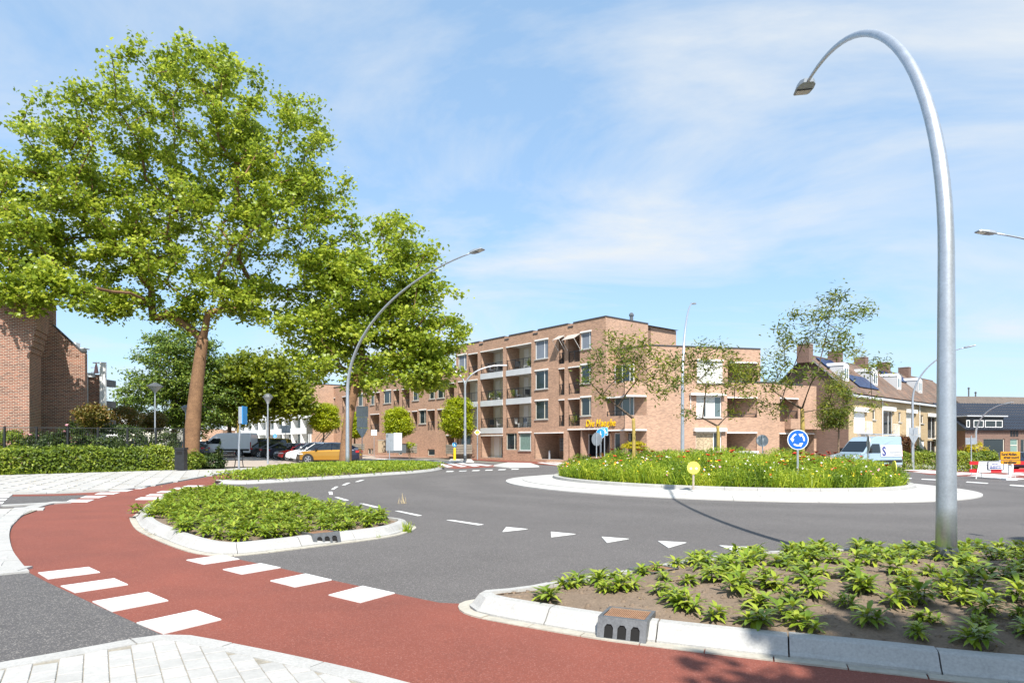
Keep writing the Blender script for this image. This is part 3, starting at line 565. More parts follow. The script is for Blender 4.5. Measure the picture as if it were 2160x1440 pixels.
# ---------------------------------------------------------------- apartment building
apt = thing('apartment_building', 'four storey brown brick apartment building with white balcony panels behind the roundabout', 'building', (7.9, 56.4, 0))
APM = Matrix.Translation(-apt.location)
def up(o):   # geometry is written in world coordinates; keep it there
    return o
FL = Fac((7.93, 56.4), (-.633, .774)); F3 = Fac((11.04, 54.3), (.976, .218)); F2 = Fac((7.93, 56.4), (.774, .633))
fl = [.22, 3.25, 6.08, 8.92]; TOP = FL.uz(1278, 668)[1]; TOP3 = F3.uz(1371, 729)[1]; TOP2 = F3.uz(1600, 807)[1]
apt.location = (0, 0, 0)
uA = FL.u(1318)                      # lower corner of the building, in the plane of the left facade
holes = []; wins = []; bals = []
U = lambda a: FL.u(a)
def fr(px0, px1, k, lo, hi): a, b = U(px0), U(px1); return (min(a, b), max(a, b), fl[k]+lo, fl[k]+hi)
for k in (1, 2, 3):
    wins.append((fr(1128.6, 1156.2, k, .72, 2.45), (1, 2.1), [None, None, glass, None][k] if k < 3 else screen_m, True)); 
    wins.append((fr(1224.8, 1247, k, 1.0 if k == 3 else .85, 2.45), (.25, 1), screen_m if k == 3 else None, True))
    bals.append((fr(1198.8, 1223.2, k, 0, 2.45), 1.5, ((.35, .95, 'g'),), None, True))
    bals.append((fr(1178.8, 1190.6, k, 0, 2.45), .7, ((.1, .9, 'g'),), None, True))
    bals.append((fr(1014, 1060.8, k, 0, 2.42), 1.7, ((.08, .3, 'g'), (.3, .36, 'c'), (.46, .58, 'c'), (.7, .9, 'w')), .52, True))
    bals.append((fr(1068, 1120.6, k, 0, 2.42), 1.7, ((.06, .34, 'g'), (.36, .5, 'c'), (.62, .8, 'w')), None if k == 1 else .52, True))
    if k == 3: wins.append((fr(966, 984.2, 3, .75, 2.4), (.45, 1), screen_m, True)); bals.append((fr(987.8, 1007.6, 3, 0, 2.4), 1.5, (), None, True))
    else: bals.append((fr(966.5, 1007.4, k, 0, 2.42), 1.6, ((.1, .45, 'g'), (.55, .7, 'w')), .5 if k == 2 else None, True))
# ground floor
bals.append((fr(1127.2, 1188.6, 0, 0, 2.5), 3.2, (), None, False))
wins.append((fr(1094.5, 1120.4, 0, .8, 2.5), (.12, 1), curtain_g, True)); wins.append((fr(1067.5, 1090, 0, .85, 2.5), (.35, 1), None, False))
bals.append((fr(1014.5, 1060.5, 0, .04, 2.35), 1.3, ((.6, .82, 'w'), (.05, .5, 'g')), None, False))
wins.append((fr(972, 993, 0, .6, 2.4), (1, 1), glass2, True)); bals.append((fr(941, 958, 0, .05, 2.45), 2.0, ((.3, .7, 'g'),), None, False))
# lower, three storey stretch further along the street
for a, b, k, kind in ((884, 899, 1, 'w'), (902, 917, 1, 'b'), (869, 880, 1, 'b'), (923, 958, 1, 'b'), (812, 826, 1, 'b'), (781, 800, 1, 'b'), (835, 850, 1, 'w'), (855, 865, 1, 'b'), (756, 770, 1, 'w'), (730, 748, 1, 'b'), (700, 716, 1, 'b'),
                      (922, 938, 2, 'w'), (905, 918, 2, 'w'), (941, 958, 2, 'b'), (870, 884, 2, 'w'), (848, 864, 2, 'b'), (809, 825, 2, 'w'), (830, 842, 2, 'b'), (781, 790, 2, 'w'), (792, 801, 2, 'b'), (755, 766, 2, 'w'), (722, 736, 2, 'b'), (694, 707, 2, 'b'), (740, 750, 2, 'w'), (770, 777, 2, 'b'),
                      (902, 917, 0, 'g'), (776, 782, 0, 'g'), (783, 787, 0, 'g'), (840, 848, 0, 'g')):
    if kind == 'w': wins.append((fr(a, b, k, .8, 2.4), (.4, 1), None, True))
    elif kind == 'g': wins.append((fr(a, b, k, .1, .85), (1,), None, False))
    else: bals.append((fr(a, b, k, 0, 2.4), 1.4, ((.2, .8, 'g'),), None, True))
uEnd, uStep = U(690), U(962); Z3 = 9.9
hs = [w_[0] for w_ in wins]+[b_[0] for b_ in bals]
uC = 0.0
hs.append((-.5, U(1199), fl[0], fl[0]+2.62)); wall(apt, FL, uC, uStep, -.4, TOP, hs[:-1]+[(-.5, U(1199), fl[0]-.02, fl[0]+2.62)], brickA)
wall(apt, FL, uStep, uEnd, -.4, Z3, hs, brickA)
for r, cols, bl, si in wins: window(apt, FL, r, cols, blind=bl, sill=si, lintel=si, fm=cream_m if bl is None else white_m)
for r, dp, drs, pan, rl in bals: balcony(apt, FL, r, dp, brickA, drs, pan, rl, m_back=brickA if dp > 3 else cream_m)
# roof edges with the small steps at the party walls
stp = [U(x) for x in (962, 1011, 1064.5, 1124.5, 1198)]+[0]
for i in range(5):
    a, b = sorted((stp[i], stp[i+1])); trim(apt, FL, a+(0 if i == 4 else .0), b-(.75 if i < 4 else 0) if False else b-.7*(i > 0), TOP+.004)
    if i < 5 and i > 0: mb = MB(); fbox(mb, FL, b-.68, b-.02, TOP-.32, TOP-.22, -.36, .052); mb.build('roof_notch', roof_trim, apt)
trim(apt, FL, uStep+.01, uEnd, Z3+.004)
# mailboxes and bollard pipe in the passage
u0, u1, z0, z1 = fr(1149, 1186, 0, .75, 2.0); mb = MB(); fbox(mb, FL, u0, u1, z0, z1, -2.2, -1.9)
for i in range(7):
    for j in range(4): a = lerp(u0, u1, (i+.08)/7); b = lerp(u0, u1, (i+.92)/7); fbox(mb, FL, a, b, lerp(z0, z1, (j+.06)/4), lerp(z0, z1, (j+.9)/4), -1.9, -1.885, 1)
mb.build('mailbox_rack', [black_m, steel_dk], apt)
# gable end wall of the top storeys
u2 = F2.u(1367)
wall(apt, F2, 0, u2, fl[1], TOP, [], brickA); trim(apt, F2, 0, u2, TOP+.004)
mb = MB(); fbox(mb, F2, u2+.01, u2+.75, TOP3, F2.uz(1372, 689)[1], -1.2, -.3); mb.build('roof_pier', brickA, apt)
mb = MB(); fbox(mb, F2, u2-.3, F2.u(1420), TOP3-.3, F2.uz(1390, 716)[1], -4, -.9); fbox(mb, F2, u2-.3, F2.u(1420), F2.uz(1390, 716)[1], F2.uz(1390, 716)[1]+.09, -4, -.86, 1); mb.build('penthouse', [brickA, roof_trim], apt)
pA = FL.p(uA, 0); pB = F3.p(F3.u(1640), 0)
# right facade with windows and open loggias
vA, v1366, vB3, vB = F3.u(1318), F3.u(1364), F3.u(1604), F3.u(1640)
r3 = lambda a, b, c, d: F3.prect(a, b, c, d)
W3 = [(r3(1470, 1525, 761, 807), (4, 1), curtain, True), (r3(1469, 1522, 836, 880), (1.0, .35, 1.1, .9), [curtain, glass, curtain, glass2], True), (r3(1468, 1522, 911, 953), (2.4, 1), [curtain_p, glass], True)]
B3 = [(r3(1535, 1597.5, 763, 805), 3.2), (r3(1534, 1597, 837, 880), 3.2), (r3(1533, 1596.5, 911, 951), 3.2)]
wall(apt, F3, v1366, vB3, -.4, TOP3, [x[0] for x in W3]+[x[0] for x in B3], brickA); wall(apt, F3, vB3, vB, -.4, TOP2, [], brickA)
n3 = F3.u(1529)
for a, b in ((v1366, F3.u(1523.5)), (F3.u(1532), vB3)): trim(apt, F3, a, b, TOP3+.004)
mb = MB(); fbox(mb, F3, F3.u(1523.7), F3.u(1531.8), TOP3-.22, TOP3-.13, -.36, .052); mb.build('roof_notch', roof_trim, apt)
trim(apt, F3, F3.u(1535), vB, TOP2+.004)
for r, cols, bl, si in W3: window(apt, F3, r, cols, blind=bl, sill=True, lintel=True)
for k, (r, dp) in enumerate(B3):     # loggia: oblique side wall follows the grid of the other facade
    u0, u1, z0, z1 = r; mb = MB(); q1 = F3.p(u1, 0, -.14); g = Vector((-.633, .774)); L = 3.4; q2 = Vector((q1.x+g.x*L, q1.y+g.y*L)); q0 = F3.p(u0, 0, -.14)
    P = lambda q, z: Vector((q[0], q[1], z)); lo = P(q2, z0)
    mb.quad(P(q1, z0), P(q1, z1), P(q2, z1), P(q2, z0)); lg = mb.build('loggia', brickA, apt)
    mb = MB(); mb.quad(P(q0, z0), P(q0, z1), P(q2, z1), P(q2, z0)); mb.build('back_wall', brickA if k else cream_m, lg)
    for zf, nm, mm in ((z0, 'floor_slab', concrete), (z1, 'ceiling', plaster)): mb = MB(); mb.add([P(q0, zf), P(q1, zf), P(q2, zf)], [[0, 1, 2]]); mb.build(nm, mm, lg)
    mb = MB(); fbox(mb, F3, u0, u1, z1-.1, z1-.003, -.13, .06); mb.build('edge_beam', white_m, lg)
    if k < 2: railing(lg, F3, u0+.02, u1-.02, z0, .32, -.08, infill=False)
    else: mb = MB(); fbox(mb, F3, u0-.1, u1+.1, z0-.16, z0-.004, -.12, .12); mb.build('white_ledge', white_m, lg)
# roller shutter box and awnings
u0, u1, z0, z1 = r3(1462, 1530, 904, 911); mb = MB(); fbox(mb, F3, u0, u1, z0+.05, z1+.06, .002, .3); mb.build('awning_box', white_m, apt)
u0, u1, z0, z1 = r3(1453, 1527, 831, 834); mb = MB(); fbox(mb, F3, u0, u1, z0, z1+.04, .052, .4); fbox(mb, F3, u0+.1, u0+.14, z0-1.1, z0, .06, .1); mb.build('awning_box', white_m, apt)
# corner between the two facades: parapets, slabs, inner walls
gdir = Vector((-.633, .774)); p66 = F3.p(v1366, 0)
mb = MB(); q = [p66.xy, p66.xy+gdir*3.9]
for a, b, z0, z1 in ((q[0], q[1], -.4, TOP3),): mb.quad((*a, z0), (*b, z0), (*b, z1), (*a, z1))
o = mb.build('wall', brickA, apt)
FS = Fac(q[1], -gdir)   # same side wall as a facade for its windows
ws = thing
r_ = (1.3, 3.1, fl[2]+.05, fl[2]+2.3)
for k, (a, b, gm_) in enumerate(((fl[1], 2.3, glass2), (fl[2], 2.2, glass), (fl[0], 2.35, glass))): window(apt, FS, (.5, 2.6, a+.05, a+b), (1, 1, .5), sill=False, inset=-.06, gm=gm_)
trim(apt, FS, 0, 3.9, TOP3+.006)
for k, z in enumerate((fl[1], fl[2])):
    zt = z+(.72 if k == 0 else .62); zb = z-.42 if k == 0 else z-.5
    mb = MB(); fbox(mb, FL, uA, 0 if k == 0 else -.02, zb, zt, -.2, 0); mb.build('parapet_wall', brickA, apt)
    mb = MB(); fbox(mb, F3, vA+.005, v1366-.003, zb, zt, -.2, 0); mb.build('parapet_wall', brickA, apt)
    mb = MB(); pa, pb, pc, pd = FL.p(uA, 0, -.2).xy, p66.xy, q[1], FL.p(0, 0, -.2).xy
    for zz_, nm in ((z-.1, 'floor_slab'), (zb+.02, 'ceiling')): mb.poly([(*v, zz_) for v in (pa, pb, pc, pd)])
    mb.build('floor_slab', plaster, apt)
    mb = MB(); fbox(mb, FL, uA-.05, 0, zb-.11, zb-.003, -.3, .07); fbox(mb, F3, vA-.02, v1366-.003, zb-.11, zb-.004, -.3, .07); mb.build('edge_beam', white_m, apt)
    railing(apt, FL, uA+.1, -.1, zt, .42 if k == 0 else .36, -.06, infill=False)
z = fl[3]-.05; mb = MB(); 
mb = MB(); fbox(mb, F2, .2, u2, fl[0]-.4, fl[1]+.1, -3.2, -3.0); mb.build('back_wall', brickA, apt)
window(apt, F2, (1.0, 3.4, fl[0]+.1, fl[0]+2.3), (1, .4, 1), sill=False, out=-2.95, inset=0, gm=glass); window(apt, FL, (.4, 2.0, fl[0]+.05, fl[0]+2.3), (1, .6), sill=False, out=-2.0, inset=0, gm=glass)
mb = MB(); fbox(mb, FL, U(1198.5), U(1194), -.4, 2.85, -2.2, -.14); mb.build('pier', brickA, apt)
mb = MB(); fbox(mb, FL, uA, U(1246), -.3, .55, -.25, -.05); fbox(mb, F3, vA+.26, v1366, -.3, .55, -.25, -.05); mb.build('planter_wall', brickA, apt)
mb = MB(); fbox(mb, FL, uA+.05, uA+.55, .3, 2.85, -.5, -.02); mb.build('pier', brickA, apt)
# ledge and top-floor sunblinds on the left facade
u0, u1 = sorted((U(1198), U(1318))); mb = MB(); fbox(mb, FL, U(1246.5) if False else 0.02, u1, fl[1]-.36, fl[1]-.26, .002, .07); mb.build('ledge', white_m, apt)
def drop_awning(px0, px1, z, L=.95, drop=.55):
    a, b = sorted((U(px0), U(px1))); mb = MB(); mb.hexa([FL.p(a, z-drop, L), FL.p(b, z-drop, L), FL.p(b, z-.05, .03), FL.p(a, z-.05, .03), FL.p(a, z-drop+.03, L), FL.p(b, z-drop+.03, L), FL.p(b, z, .03), FL.p(a, z, .03)])
    for u in (a, b): mb.tube([FL.p(u, z-1.35, .02), FL.p(u, z-drop, L)], .02, 5, 1)
    mb.build('awning', [mat('awning_cloth', (.42, .37, .33), .9), white_m], apt)
drop_awning(1178, 1191.5, fl[3]+2.55, .75, .45); drop_awning(1198, 1223.5, fl[3]+2.45, .75, .5)
# Die Haeghe: yellow letters on the parapet
def letters(txt, f, u0, z0, size, par, m, out=.03, shear=.22, depth=.05, flip=False, name='letter', each=True, width=None, bold=.0):
    cu = bpy.data.curves.new('txt', 'FONT'); cu.body = txt; cu.size = size; cu.shear = shear; cu.extrude = depth/2; cu.offset = bold; cu.resolution_u = 2
    if not each:
        o = bpy.data.objects.new('txt', cu); C.objects.link(o); dg = bpy.context.evaluated_depsgraph_get(); dg.update(); me = bpy.data.meshes.new_from_object(o.evaluated_get(dg)); bpy.data.objects.remove(o)
        items = [(me, 0)]
    else:
        items = []; x = 0
        for ch in txt:
            if ch == ' ': x += size*.28; continue
            c2 = cu.copy(); c2.body = ch; o = bpy.data.objects.new('txt', c2); C.objects.link(o); dg = bpy.context.evaluated_depsgraph_get(); dg.update(); me = bpy.data.meshes.new_from_object(o.evaluated_get(dg)); bpy.data.objects.remove(o)
            xs_ = [v.co.x for v in me.vertices]; sh = -min(xs_); items.append((me, x+sh)); x += max(xs_)-min(xs_)-size*shear*.10+size*.10
    tw = max(max(v.co.x+sx for v in me.vertices) for me, sx in items); kx = (width/tw) if width else 1
    for me, sx in items:
        for v in me.vertices: v.co = f.p(u0+(v.co.x+sx)*kx*(-1 if flip else 1), z0+v.co.y, out+v.co.z)
        me.materials.clear(); me.materials.append(m); o = link(name, me, par)
        fixn(o)
ub = FL.u(1237.5); ue = FL.u(1299.5); letters('Die Haeghe', FL, ub, FL.uz(1240, 899.5)[1], .86, apt, gold_text, out=.09, flip=True, width=abs(ue-ub), bold=.008, depth=.06)
# right wing: two storeys with a brick balcony
F4 = Fac(F3.p(vB, 0).xy, (.9, .43)); w4 = F4.u(1722); r4 = lambda a, b, c, d: F4.prect(a, b, c, d)
hb = r4(1645, 1684, 839, 889); hg = (F4.u(1644), F4.u(1717), -.4, F4.uz(1680, 913)[1])
wall(apt, F4, 0, w4, -.4, F4.uz(1660, 811)[1], [hb, hg], brickA); trim(apt, F4, 0, F4.u(1692), F4.uz(1660, 811)[1]+.004)
balcony(apt, F4, hb, 1.5, brickA, ((.05, .4, 'p'),), None, True, .95, m_back=brickA); balcony(apt, F4, hg, 2.5, brickA, ((.05, .45, 'w'),), None, False, m_back=brickA)
u0, u1, z0, z1 = r4(1655, 1720, 884, 903); mb = MB(); fbox(mb, F4, u0, u1, z0, z1, .5, .65); fbox(mb, F4, u0, u0+.12, z0, z1, .003, .5); fbox(mb, F4, u1-.12, u1, z0, z1, .003, .5); fbox(mb, F4, u0, u1, z0-.09, z0-.003, .003, .65); mb.build('brick_balcony', brickA, apt)
# bodies behind the facades
mb = MB(); back = 10
e0, e1 = FL.p(0, 0, -.4).xy, FL.p(uStep, 0, -.4).xy; nn_ = -FL.n
mb = MB(); A = [FL.p(0.3, 0, -3.3), FL.p(uStep, 0, -3.3), FL.p(uStep, 0, -back), FL.p(0.3, 0, -back)]
mb.prism([(p.x, p.y, -.4) for p in A], (0, 0, TOP-.1+.4)); mb.build('rear_body', brickA, apt)
mb = MB(); A = [FL.p(uStep, 0, -2.3), FL.p(uEnd, 0, -2.3), FL.p(uEnd, 0, -back), FL.p(uStep, 0, -back)]; mb.prism([(p.x, p.y, -.4) for p in A], (0, 0, Z3+.3)); mb.build('rear_body', brickA, apt)
mb = MB(); A = [F3.p(v1366+.1, 0, -3.6), F3.p(vB3, 0, -3.6), F3.p(vB3, 0, -12), F3.p(v1366-1, 0, -12)]; mb.prism([(p.x, p.y, -.4) for p in A], (0, 0, TOP3+.3)); mb.build('rear_body', brickA, apt)
mb = MB(); A = [F3.p(vB3+.02, 0, -.02), F3.p(vB, 0, -.02), F4.p(w4, 0, -.02), F4.p(w4, 0, -8), F3.p(vB3, 0, -10)]
flat_roof(apt, [FL.p(0, 0, -.01).xy, FL.p(uStep, 0, -.01).xy, FL.p(uStep, 0, -back).xy, FL.p(0, 0, -back).xy], TOP-.06); flat_roof(apt, [FL.p(uStep, 0, -.01).xy, FL.p(uEnd, 0, -.01).xy, FL.p(uEnd, 0, -back).xy, FL.p(uStep, 0, -back).xy], Z3-.06)
flat_roof(apt, [p66.xy, F3.p(vB3, 0, -.01).xy, F3.p(vB3, 0, -12).xy, F3.p(v1366-3, 0, -12).xy], TOP3-.06); flat_roof(apt, [p.xy for p in A], TOP2-.06)
mb = MB(); q = F3.p(vB3, 0); mb.quad(F3.p(vB3, -.4), F3.p(vB3, TOP3), F3.p(vB3, TOP3, -11), F3.p(vB3, -.4, -11)); mb.quad(F4.p(w4, -.4), F4.p(w4, F4.uz(1660, 811)[1]), F4.p(w4, F4.uz(1660, 811)[1], -8), F4.p(w4, -.4, -8)); mb.build('wall', brickA, apt)
mb = MB(); c = FL.p(1, 0, -2.5); c = at(1332, 672, 60); mb.tube([(c.x, c.y, TOP-.2), (c.x, c.y, TOP+.75)], .16, 8); mb.lathe((c.x, c.y, TOP+.75), [(.22, 0), (.22, .15), (.1, .3)], 8); mb.build('roof_vent', steel_dk, apt)

# ---------------------------------------------------------------- terraced houses
row = thing('terraced_houses', 'row of yellow brick terraced houses with white dormers and solar panels', 'houses', (0, 0, 0))
cR = at(1790, 823, 57.5); FH = Fac(cR.xy, (.736, .677)); FG = Fac(cR.xy, (-.677, .736))
zE = cR.z; HL = FH.u(2036)
qR = FG.u(1703); zR = FG.uz(1703, 752)[1]; HD = 2*qR
r5 = lambda a, b, c, d: FH.prect(a, b, c, d)
up_w = [(r5(1801, 1826, 868, 913), (1.2, .6), white_m, 'r'), (r5(1861.5, 1884, 866, 917), (1.2, .7), None, 'l'), (r5(1911.5, 1930, 871, 920), (1, .8), curtain, 'l'), (r5(1957, 1975, 879, 925), (1, .8), None, 'l')]
sm_w = [r5(1840.5, 1847, 864, 885), r5(1895, 1901, 869, 890), r5(1942, 1948, 875, 893), r5(2022, 2027, 883, 899)]
gr_w = [r5(1941, 1950.5, 928, 968), r5(1956, 1975, 929, 962), r5(2016, 2030, 925, 955)]
wall(row, FH, 0, HL, -1, zE, [x[0] for x in up_w]+sm_w+gr_w, brickY)
for r, c, bl, s in up_w:
    window(row, FH, r, c, blind=bl, sill=False, lintel=True); u0, u1, z0, z1 = r
    mb = MB(); fbox(mb, FH, u0-.15, u1+.15, z1+.0, z1+.36, .056, .24); mb.build('shutter_box', white_m, row)
    mb = MB(); um = lerp(u0, u1, .55); fbox(mb, FH, um, u1+.35, z0-.05, z0+.03, .01, .46)
    for i in range(9): u = lerp(um, u1+.35, i/8); fbox(mb, FH, u-.007, u+.007, z0+.03, z0+1.0, .42, .44)
    for i in range(4): o_ = lerp(.05, .4, i/3); fbox(mb, FH, u1+.33, u1+.35, z0+.03, z0+1.0, o_, o_+.02)
    fbox(mb, FH, um, u1+.36, z0+1.0, z0+1.04, .4, .46); mb.build('juliet_balcony', white_m, row)
for r in sm_w: window(row, FH, r, (1,), sill=True, blind=None)
window(row, FH, gr_w[0], (1,), blind=white_m, sill=False, name='front_door'); window(row, FH, gr_w[1], (1, 1)); window(row, FH, gr_w[2], (1, 1))
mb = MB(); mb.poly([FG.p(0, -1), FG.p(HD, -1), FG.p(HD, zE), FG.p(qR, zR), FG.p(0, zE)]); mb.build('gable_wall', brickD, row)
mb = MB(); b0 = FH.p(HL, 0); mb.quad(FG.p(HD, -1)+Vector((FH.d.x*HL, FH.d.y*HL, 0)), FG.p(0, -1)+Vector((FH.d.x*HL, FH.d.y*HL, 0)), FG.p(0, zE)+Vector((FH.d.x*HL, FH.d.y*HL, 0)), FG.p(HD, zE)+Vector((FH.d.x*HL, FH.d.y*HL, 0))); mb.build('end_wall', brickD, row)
rooft = brick_mat('roof_tiles', (.20, .125, .09), (.125, .105, .09), (.09, .065, .05), bw=.3, bh=.26, msize=.02, patch=.35)
def rp(u, q, h=0.0):   # point on the front roof slope: u along, q 0 eave .. 1 ridge
    slope = Vector((FG.d.x*qR, FG.d.y*qR, zR-zE)); nrm = Vector((FH.d.x, FH.d.y, 0)).cross(slope).normalized(); nrm = nrm if nrm.z > 0 else -nrm
    b = FH.p(u, zE); return b+slope*q+nrm*h
mb = MB(); mb.quad(rp(-.15, -.1, .12), rp(HL+.1, -.1, .12), rp(HL+.1, 1.0, .12), rp(-.15, 1.0, .12)); 
rb = lambda u, q: Vector((FH.p(u, 0).x+FG.d.x*(2*qR-q*qR), FH.p(u, 0).y+FG.d.y*(2*qR-q*qR), lerp(zE, zR, q)+.12))
mb.quad(rb(-.15, 1), rb(HL, 1), rb(HL, -.1), rb(-.15, -.1)); roof = mb.build('roof', rooft, row)
mb = MB()
for q0, q1 in ((rp(-.2, -.12, .02), rp(-.2, 1.0, .02)), (rb(-.2, -.1), rb(-.2, 1))): mb.tube([q0, q1], .09, 4)
mb.build('verge_board', roof_trim, row)
mb = MB(); mb.tube([rp(-.2, 1.02, .08), rp(HL, 1.02, .08)], .11, 6); mb.build('ridge_tiles', rooft, row)
mb = MB(); a, b = rp(-.3, -.13, 0), rp(HL+.2, -.13, 0); mb.hexa([a+Vector((0, 0, -.14)), b+Vector((0, 0, -.14)), b+Vector((-FH.n.x*.3, -FH.n.y*.3, -.14)), a+Vector((-FH.n.x*.3, -FH.n.y*.3, -.14)), a+Vector((0, 0, .06)), b+Vector((0, 0, .06)), b+Vector((-FH.n.x*.3, -FH.n.y*.3, .06)), a+Vector((-FH.n.x*.3, -FH.n.y*.3, .06))]); mb.build('gutter', greywhite, row)
mb = MB(); fbox(mb, FH, 0, HL, zE-.32, zE-.02, .003, .05); mb.build('eave_shade_band', brickD, row)  # dark brick strip stands in for the eave's shadow on the wall
for px in (1860, 1938.5): u = FH.u(px); mb = MB(); mb.tube([FH.p(u, -.3, .07), FH.p(u, zE-.15, .07)], .05, 6); mb.build('downpipe', white_m, row)
def dormer(px, py0, py1, wpx):
    """flat-sided dormer; px is the middle of its front"""
    a = (px-1080)/FPX; u = FH.u(px)
    # front sits on the slope
    q = .28; c = rp(u, q, .12); wd = .62; f = Fac(c.xy, FH.d); z0 = c.z-.1; z1 = z0+1.62; t = thing if False else None
    mb = MB(); fbox(mb, f, -wd, wd, z0, z1-.2, -.06, 0); mb.poly([f.p(-wd, z1-.2, 0), f.p(wd, z1-.2, 0), f.p(wd*.8, z1, 0), f.p(0, z1+.12, 0), f.p(-wd*.8, z1, 0)]); d = mb.build('dormer', white_m, row)
    dl = 2.1
    for s_ in (-1, 1):
        mb = MB(); mb.add([f.p(s_*wd, z0, -.01), f.p(s_*wd, z1-.2, -.01), f.p(s_*wd, z1-.1, -dl)], [[0, 1, 2]]); mb.build('cheek', greywhite, d)
    mb = MB(); 
    for p0, p1 in (((-wd-.05, z1-.17), (-wd*.8, z1+.03)), ((-wd*.8, z1+.03), (0, z1+.15)), ((0, z1+.15), (wd*.8, z1+.03)), ((wd*.8, z1+.03), (wd+.05, z1-.17))): mb.quad(f.p(p0[0], p0[1], .08), f.p(p1[0], p1[1], .08), f.p(p1[0], p1[1]+.05, -dl), f.p(p0[0], p0[1]+.05, -dl))
    mb.build('dormer_roof', greywhite, d)
    for s_ in (-1, 1):
        mb = MB(); fquad(mb, f, min(s_*.05, s_*.4), max(s_*.05, s_*.4), z0+.3, z1-.4, .004); mb.build('pane', glass2 if px != 1868 else glass, d)
    mb = MB(); fbox(mb, f, -.45, .45, z0+.22, z0+.29, .002, .05); fbox(mb, f, -.04, .04, z0+.3, z1-.38, .005, .03); mb.build('sash', white_m, d)
for px in (1808, 1868, 1917.5, 1961.5): dormer(px, 0, 0, 0)
for px in (1695, 1761.5, 1816.5, 1864.5, 1908): 
    u = (FH.u(px)+2.45*(1-.12*0)) ; c = None
    # chimneys straddle the ridge
    best = min((abs((1080+FPX*rp(uu, 1).x/rp(uu, 1).y)-px), uu) for uu in np.linspace(-.5, HL, 400))[1]; c = rp(best, 1); f = Fac(c.xy, FH.d)
    mb = MB(); fbox(mb, f, -.42, .42, zR-.6, zR+1.0, -.55, .55); fbox(mb, f, -.46, .46, zR+1.0, zR+1.08, -.59, .59, 1); mb.build('chimney', [brickD, concrete], row)
solar = mat('solar_panel', (.012, .028, .085), .35, noise=[3], amt=.25, spec=.3)
def panels(u0, u1, q0, q1, nu, nq):
    for i in range(nu):
        for j in range(nq):
            a, b = lerp(u0, u1, i/nu)+.02, lerp(u0, u1, (i+1)/nu)-.02; c, d = lerp(q0, q1, j/nq)+.006, lerp(q0, q1, (j+1)/nq)-.006; mb = MB()
            mb.hexa([rp(a, c, .2), rp(b, c, .2), rp(b, d, .2), rp(a, d, .2), rp(a, c, .25), rp(b, c, .25), rp(b, d, .25), rp(a, d, .25)]); mb.build('solar_panel', solar, row)
k1 = HL/30.
panels(.9, 4.4, .62, .95, 4, 1); panels(1.5, 3.0, .40, .60, 2, 1); panels(FH.u(1808)+1.3, FH.u(1868)-.9, .1, .5, 3, 1); panels(FH.u(1917)+1.0, FH.u(1961)+.6, .62, .95, 4, 1)
# ---------------------------------------------------------------- dark tiled house on the right
hs2 = thing('brick_house', 'low dark brick house with shiny black roof tiles at the right edge', 'house', (0, 0, 0))
FR = Fac(at(2036, 920, 64).xy, (.985, .17)); uR = FR.u(2330); zE2 = FR.uz(2100, 904)[1]
r6 = lambda a, b, c, d: FR.prect(a, b, c, d)
big = r6(2074.5, 2119, 925, 957); dr = r6(2131, 2148, 925, 968); w9 = r6(2153, 2172, 926, 962)
wall(hs2, FR, 0, uR, -1.2, zE2, [big, dr, w9], brickD); window(hs2, FR, big, (1,), fm=cream_m, gm=glass); window(hs2, FR, dr, (1,), fm=cream_m, gm=curtain_g, sill=False, rows=2, name='front_door'); window(hs2, FR, w9, (1, 1), fm=cream_m)
for u in (2131, 2137, 2143): a = FR.u(u); mb = MB(); fbox(mb, FR, a, a+.25, zE2-.75, zE2-.15, .002, .012); mb.build('vent_slot', black_m, hs2)
blk = mat('black_roof_tiles', (.022, .026, .036), .3, coat=.4)
zT2 = FR.uz(2100, 846)[1]; dep = 3.6
def r2(u, q, h=0): return FR.p(u, lerp(zE2-.1, zT2, q)+h, lerp(.35, -dep, q))
mb = MB(); nt_ = int((uR+.6)/.30)
for i in range(nt_):   # pantile rolls running up the slope
    u = -.3+i*.30
    for j in range(9):
        q0, q1 = j/9, (j+1)/9; 
        for k, (du, dh) in enumerate(((0, 0), (.09, .06), (.18, .055), (.24, .0))):
            pass
        pr = [(0, 0), (.07, .06), (.15, .065), (.21, .01), (.30, 0)]
        for k in range(4): mb.quad(r2(u+pr[k][0], q0, pr[k][1]+.03), r2(u+pr[k+1][0], q0, pr[k+1][1]+.03), r2(u+pr[k+1][0], q1, pr[k+1][1]), r2(u+pr[k][0], q1, pr[k][1]))
        mb.quad(r2(u, q0, .03), r2(u+.3, q0, .03), r2(u+.3, q0, -.02), r2(u, q0, -.02))
rf = mb.build('roof', blk, hs2); rf['kind'] = 'stuff'
# long dormer
f = Fac(FR.p(0, 0, -.35).xy, FR.d); d0, d1 = FR.u(2037), FR.u(2116); zz0, zz1 = FR.uz(2070, 901)[1], FR.uz(2070, 886)[1]
mb = MB(); fbox(mb, FR, d0, d1, zz0-.3, zz1+.35, -2.5, .05); mb.build('dormer', black_m, hs2)
for a, b in ((2037, 2044), (2052, 2073), (2076, 2113)): window(hs2, FR, (FR.u(a), FR.u(b), zz0, zz1), (1,) if b < 2080 else (1.6, 1), sill=False, out=.1, inset=0)
mb = MB(); fbox(mb, FR, d0-.1, d1+.25, zz1+.35, zz1+.45, -2.8, .3); mb.build('dormer_roof', greywhite, hs2)
g2 = thing('grey_roof_house', 'house with a plain grey brown tiled roof behind the black roof', 'house', (0, 0, 0))
f = Fac(at(2040, 880, 76).xy, (.985, .17)); zt = f.uz(2100, 832)[1]; zb = f.uz(2100, 862)[1]
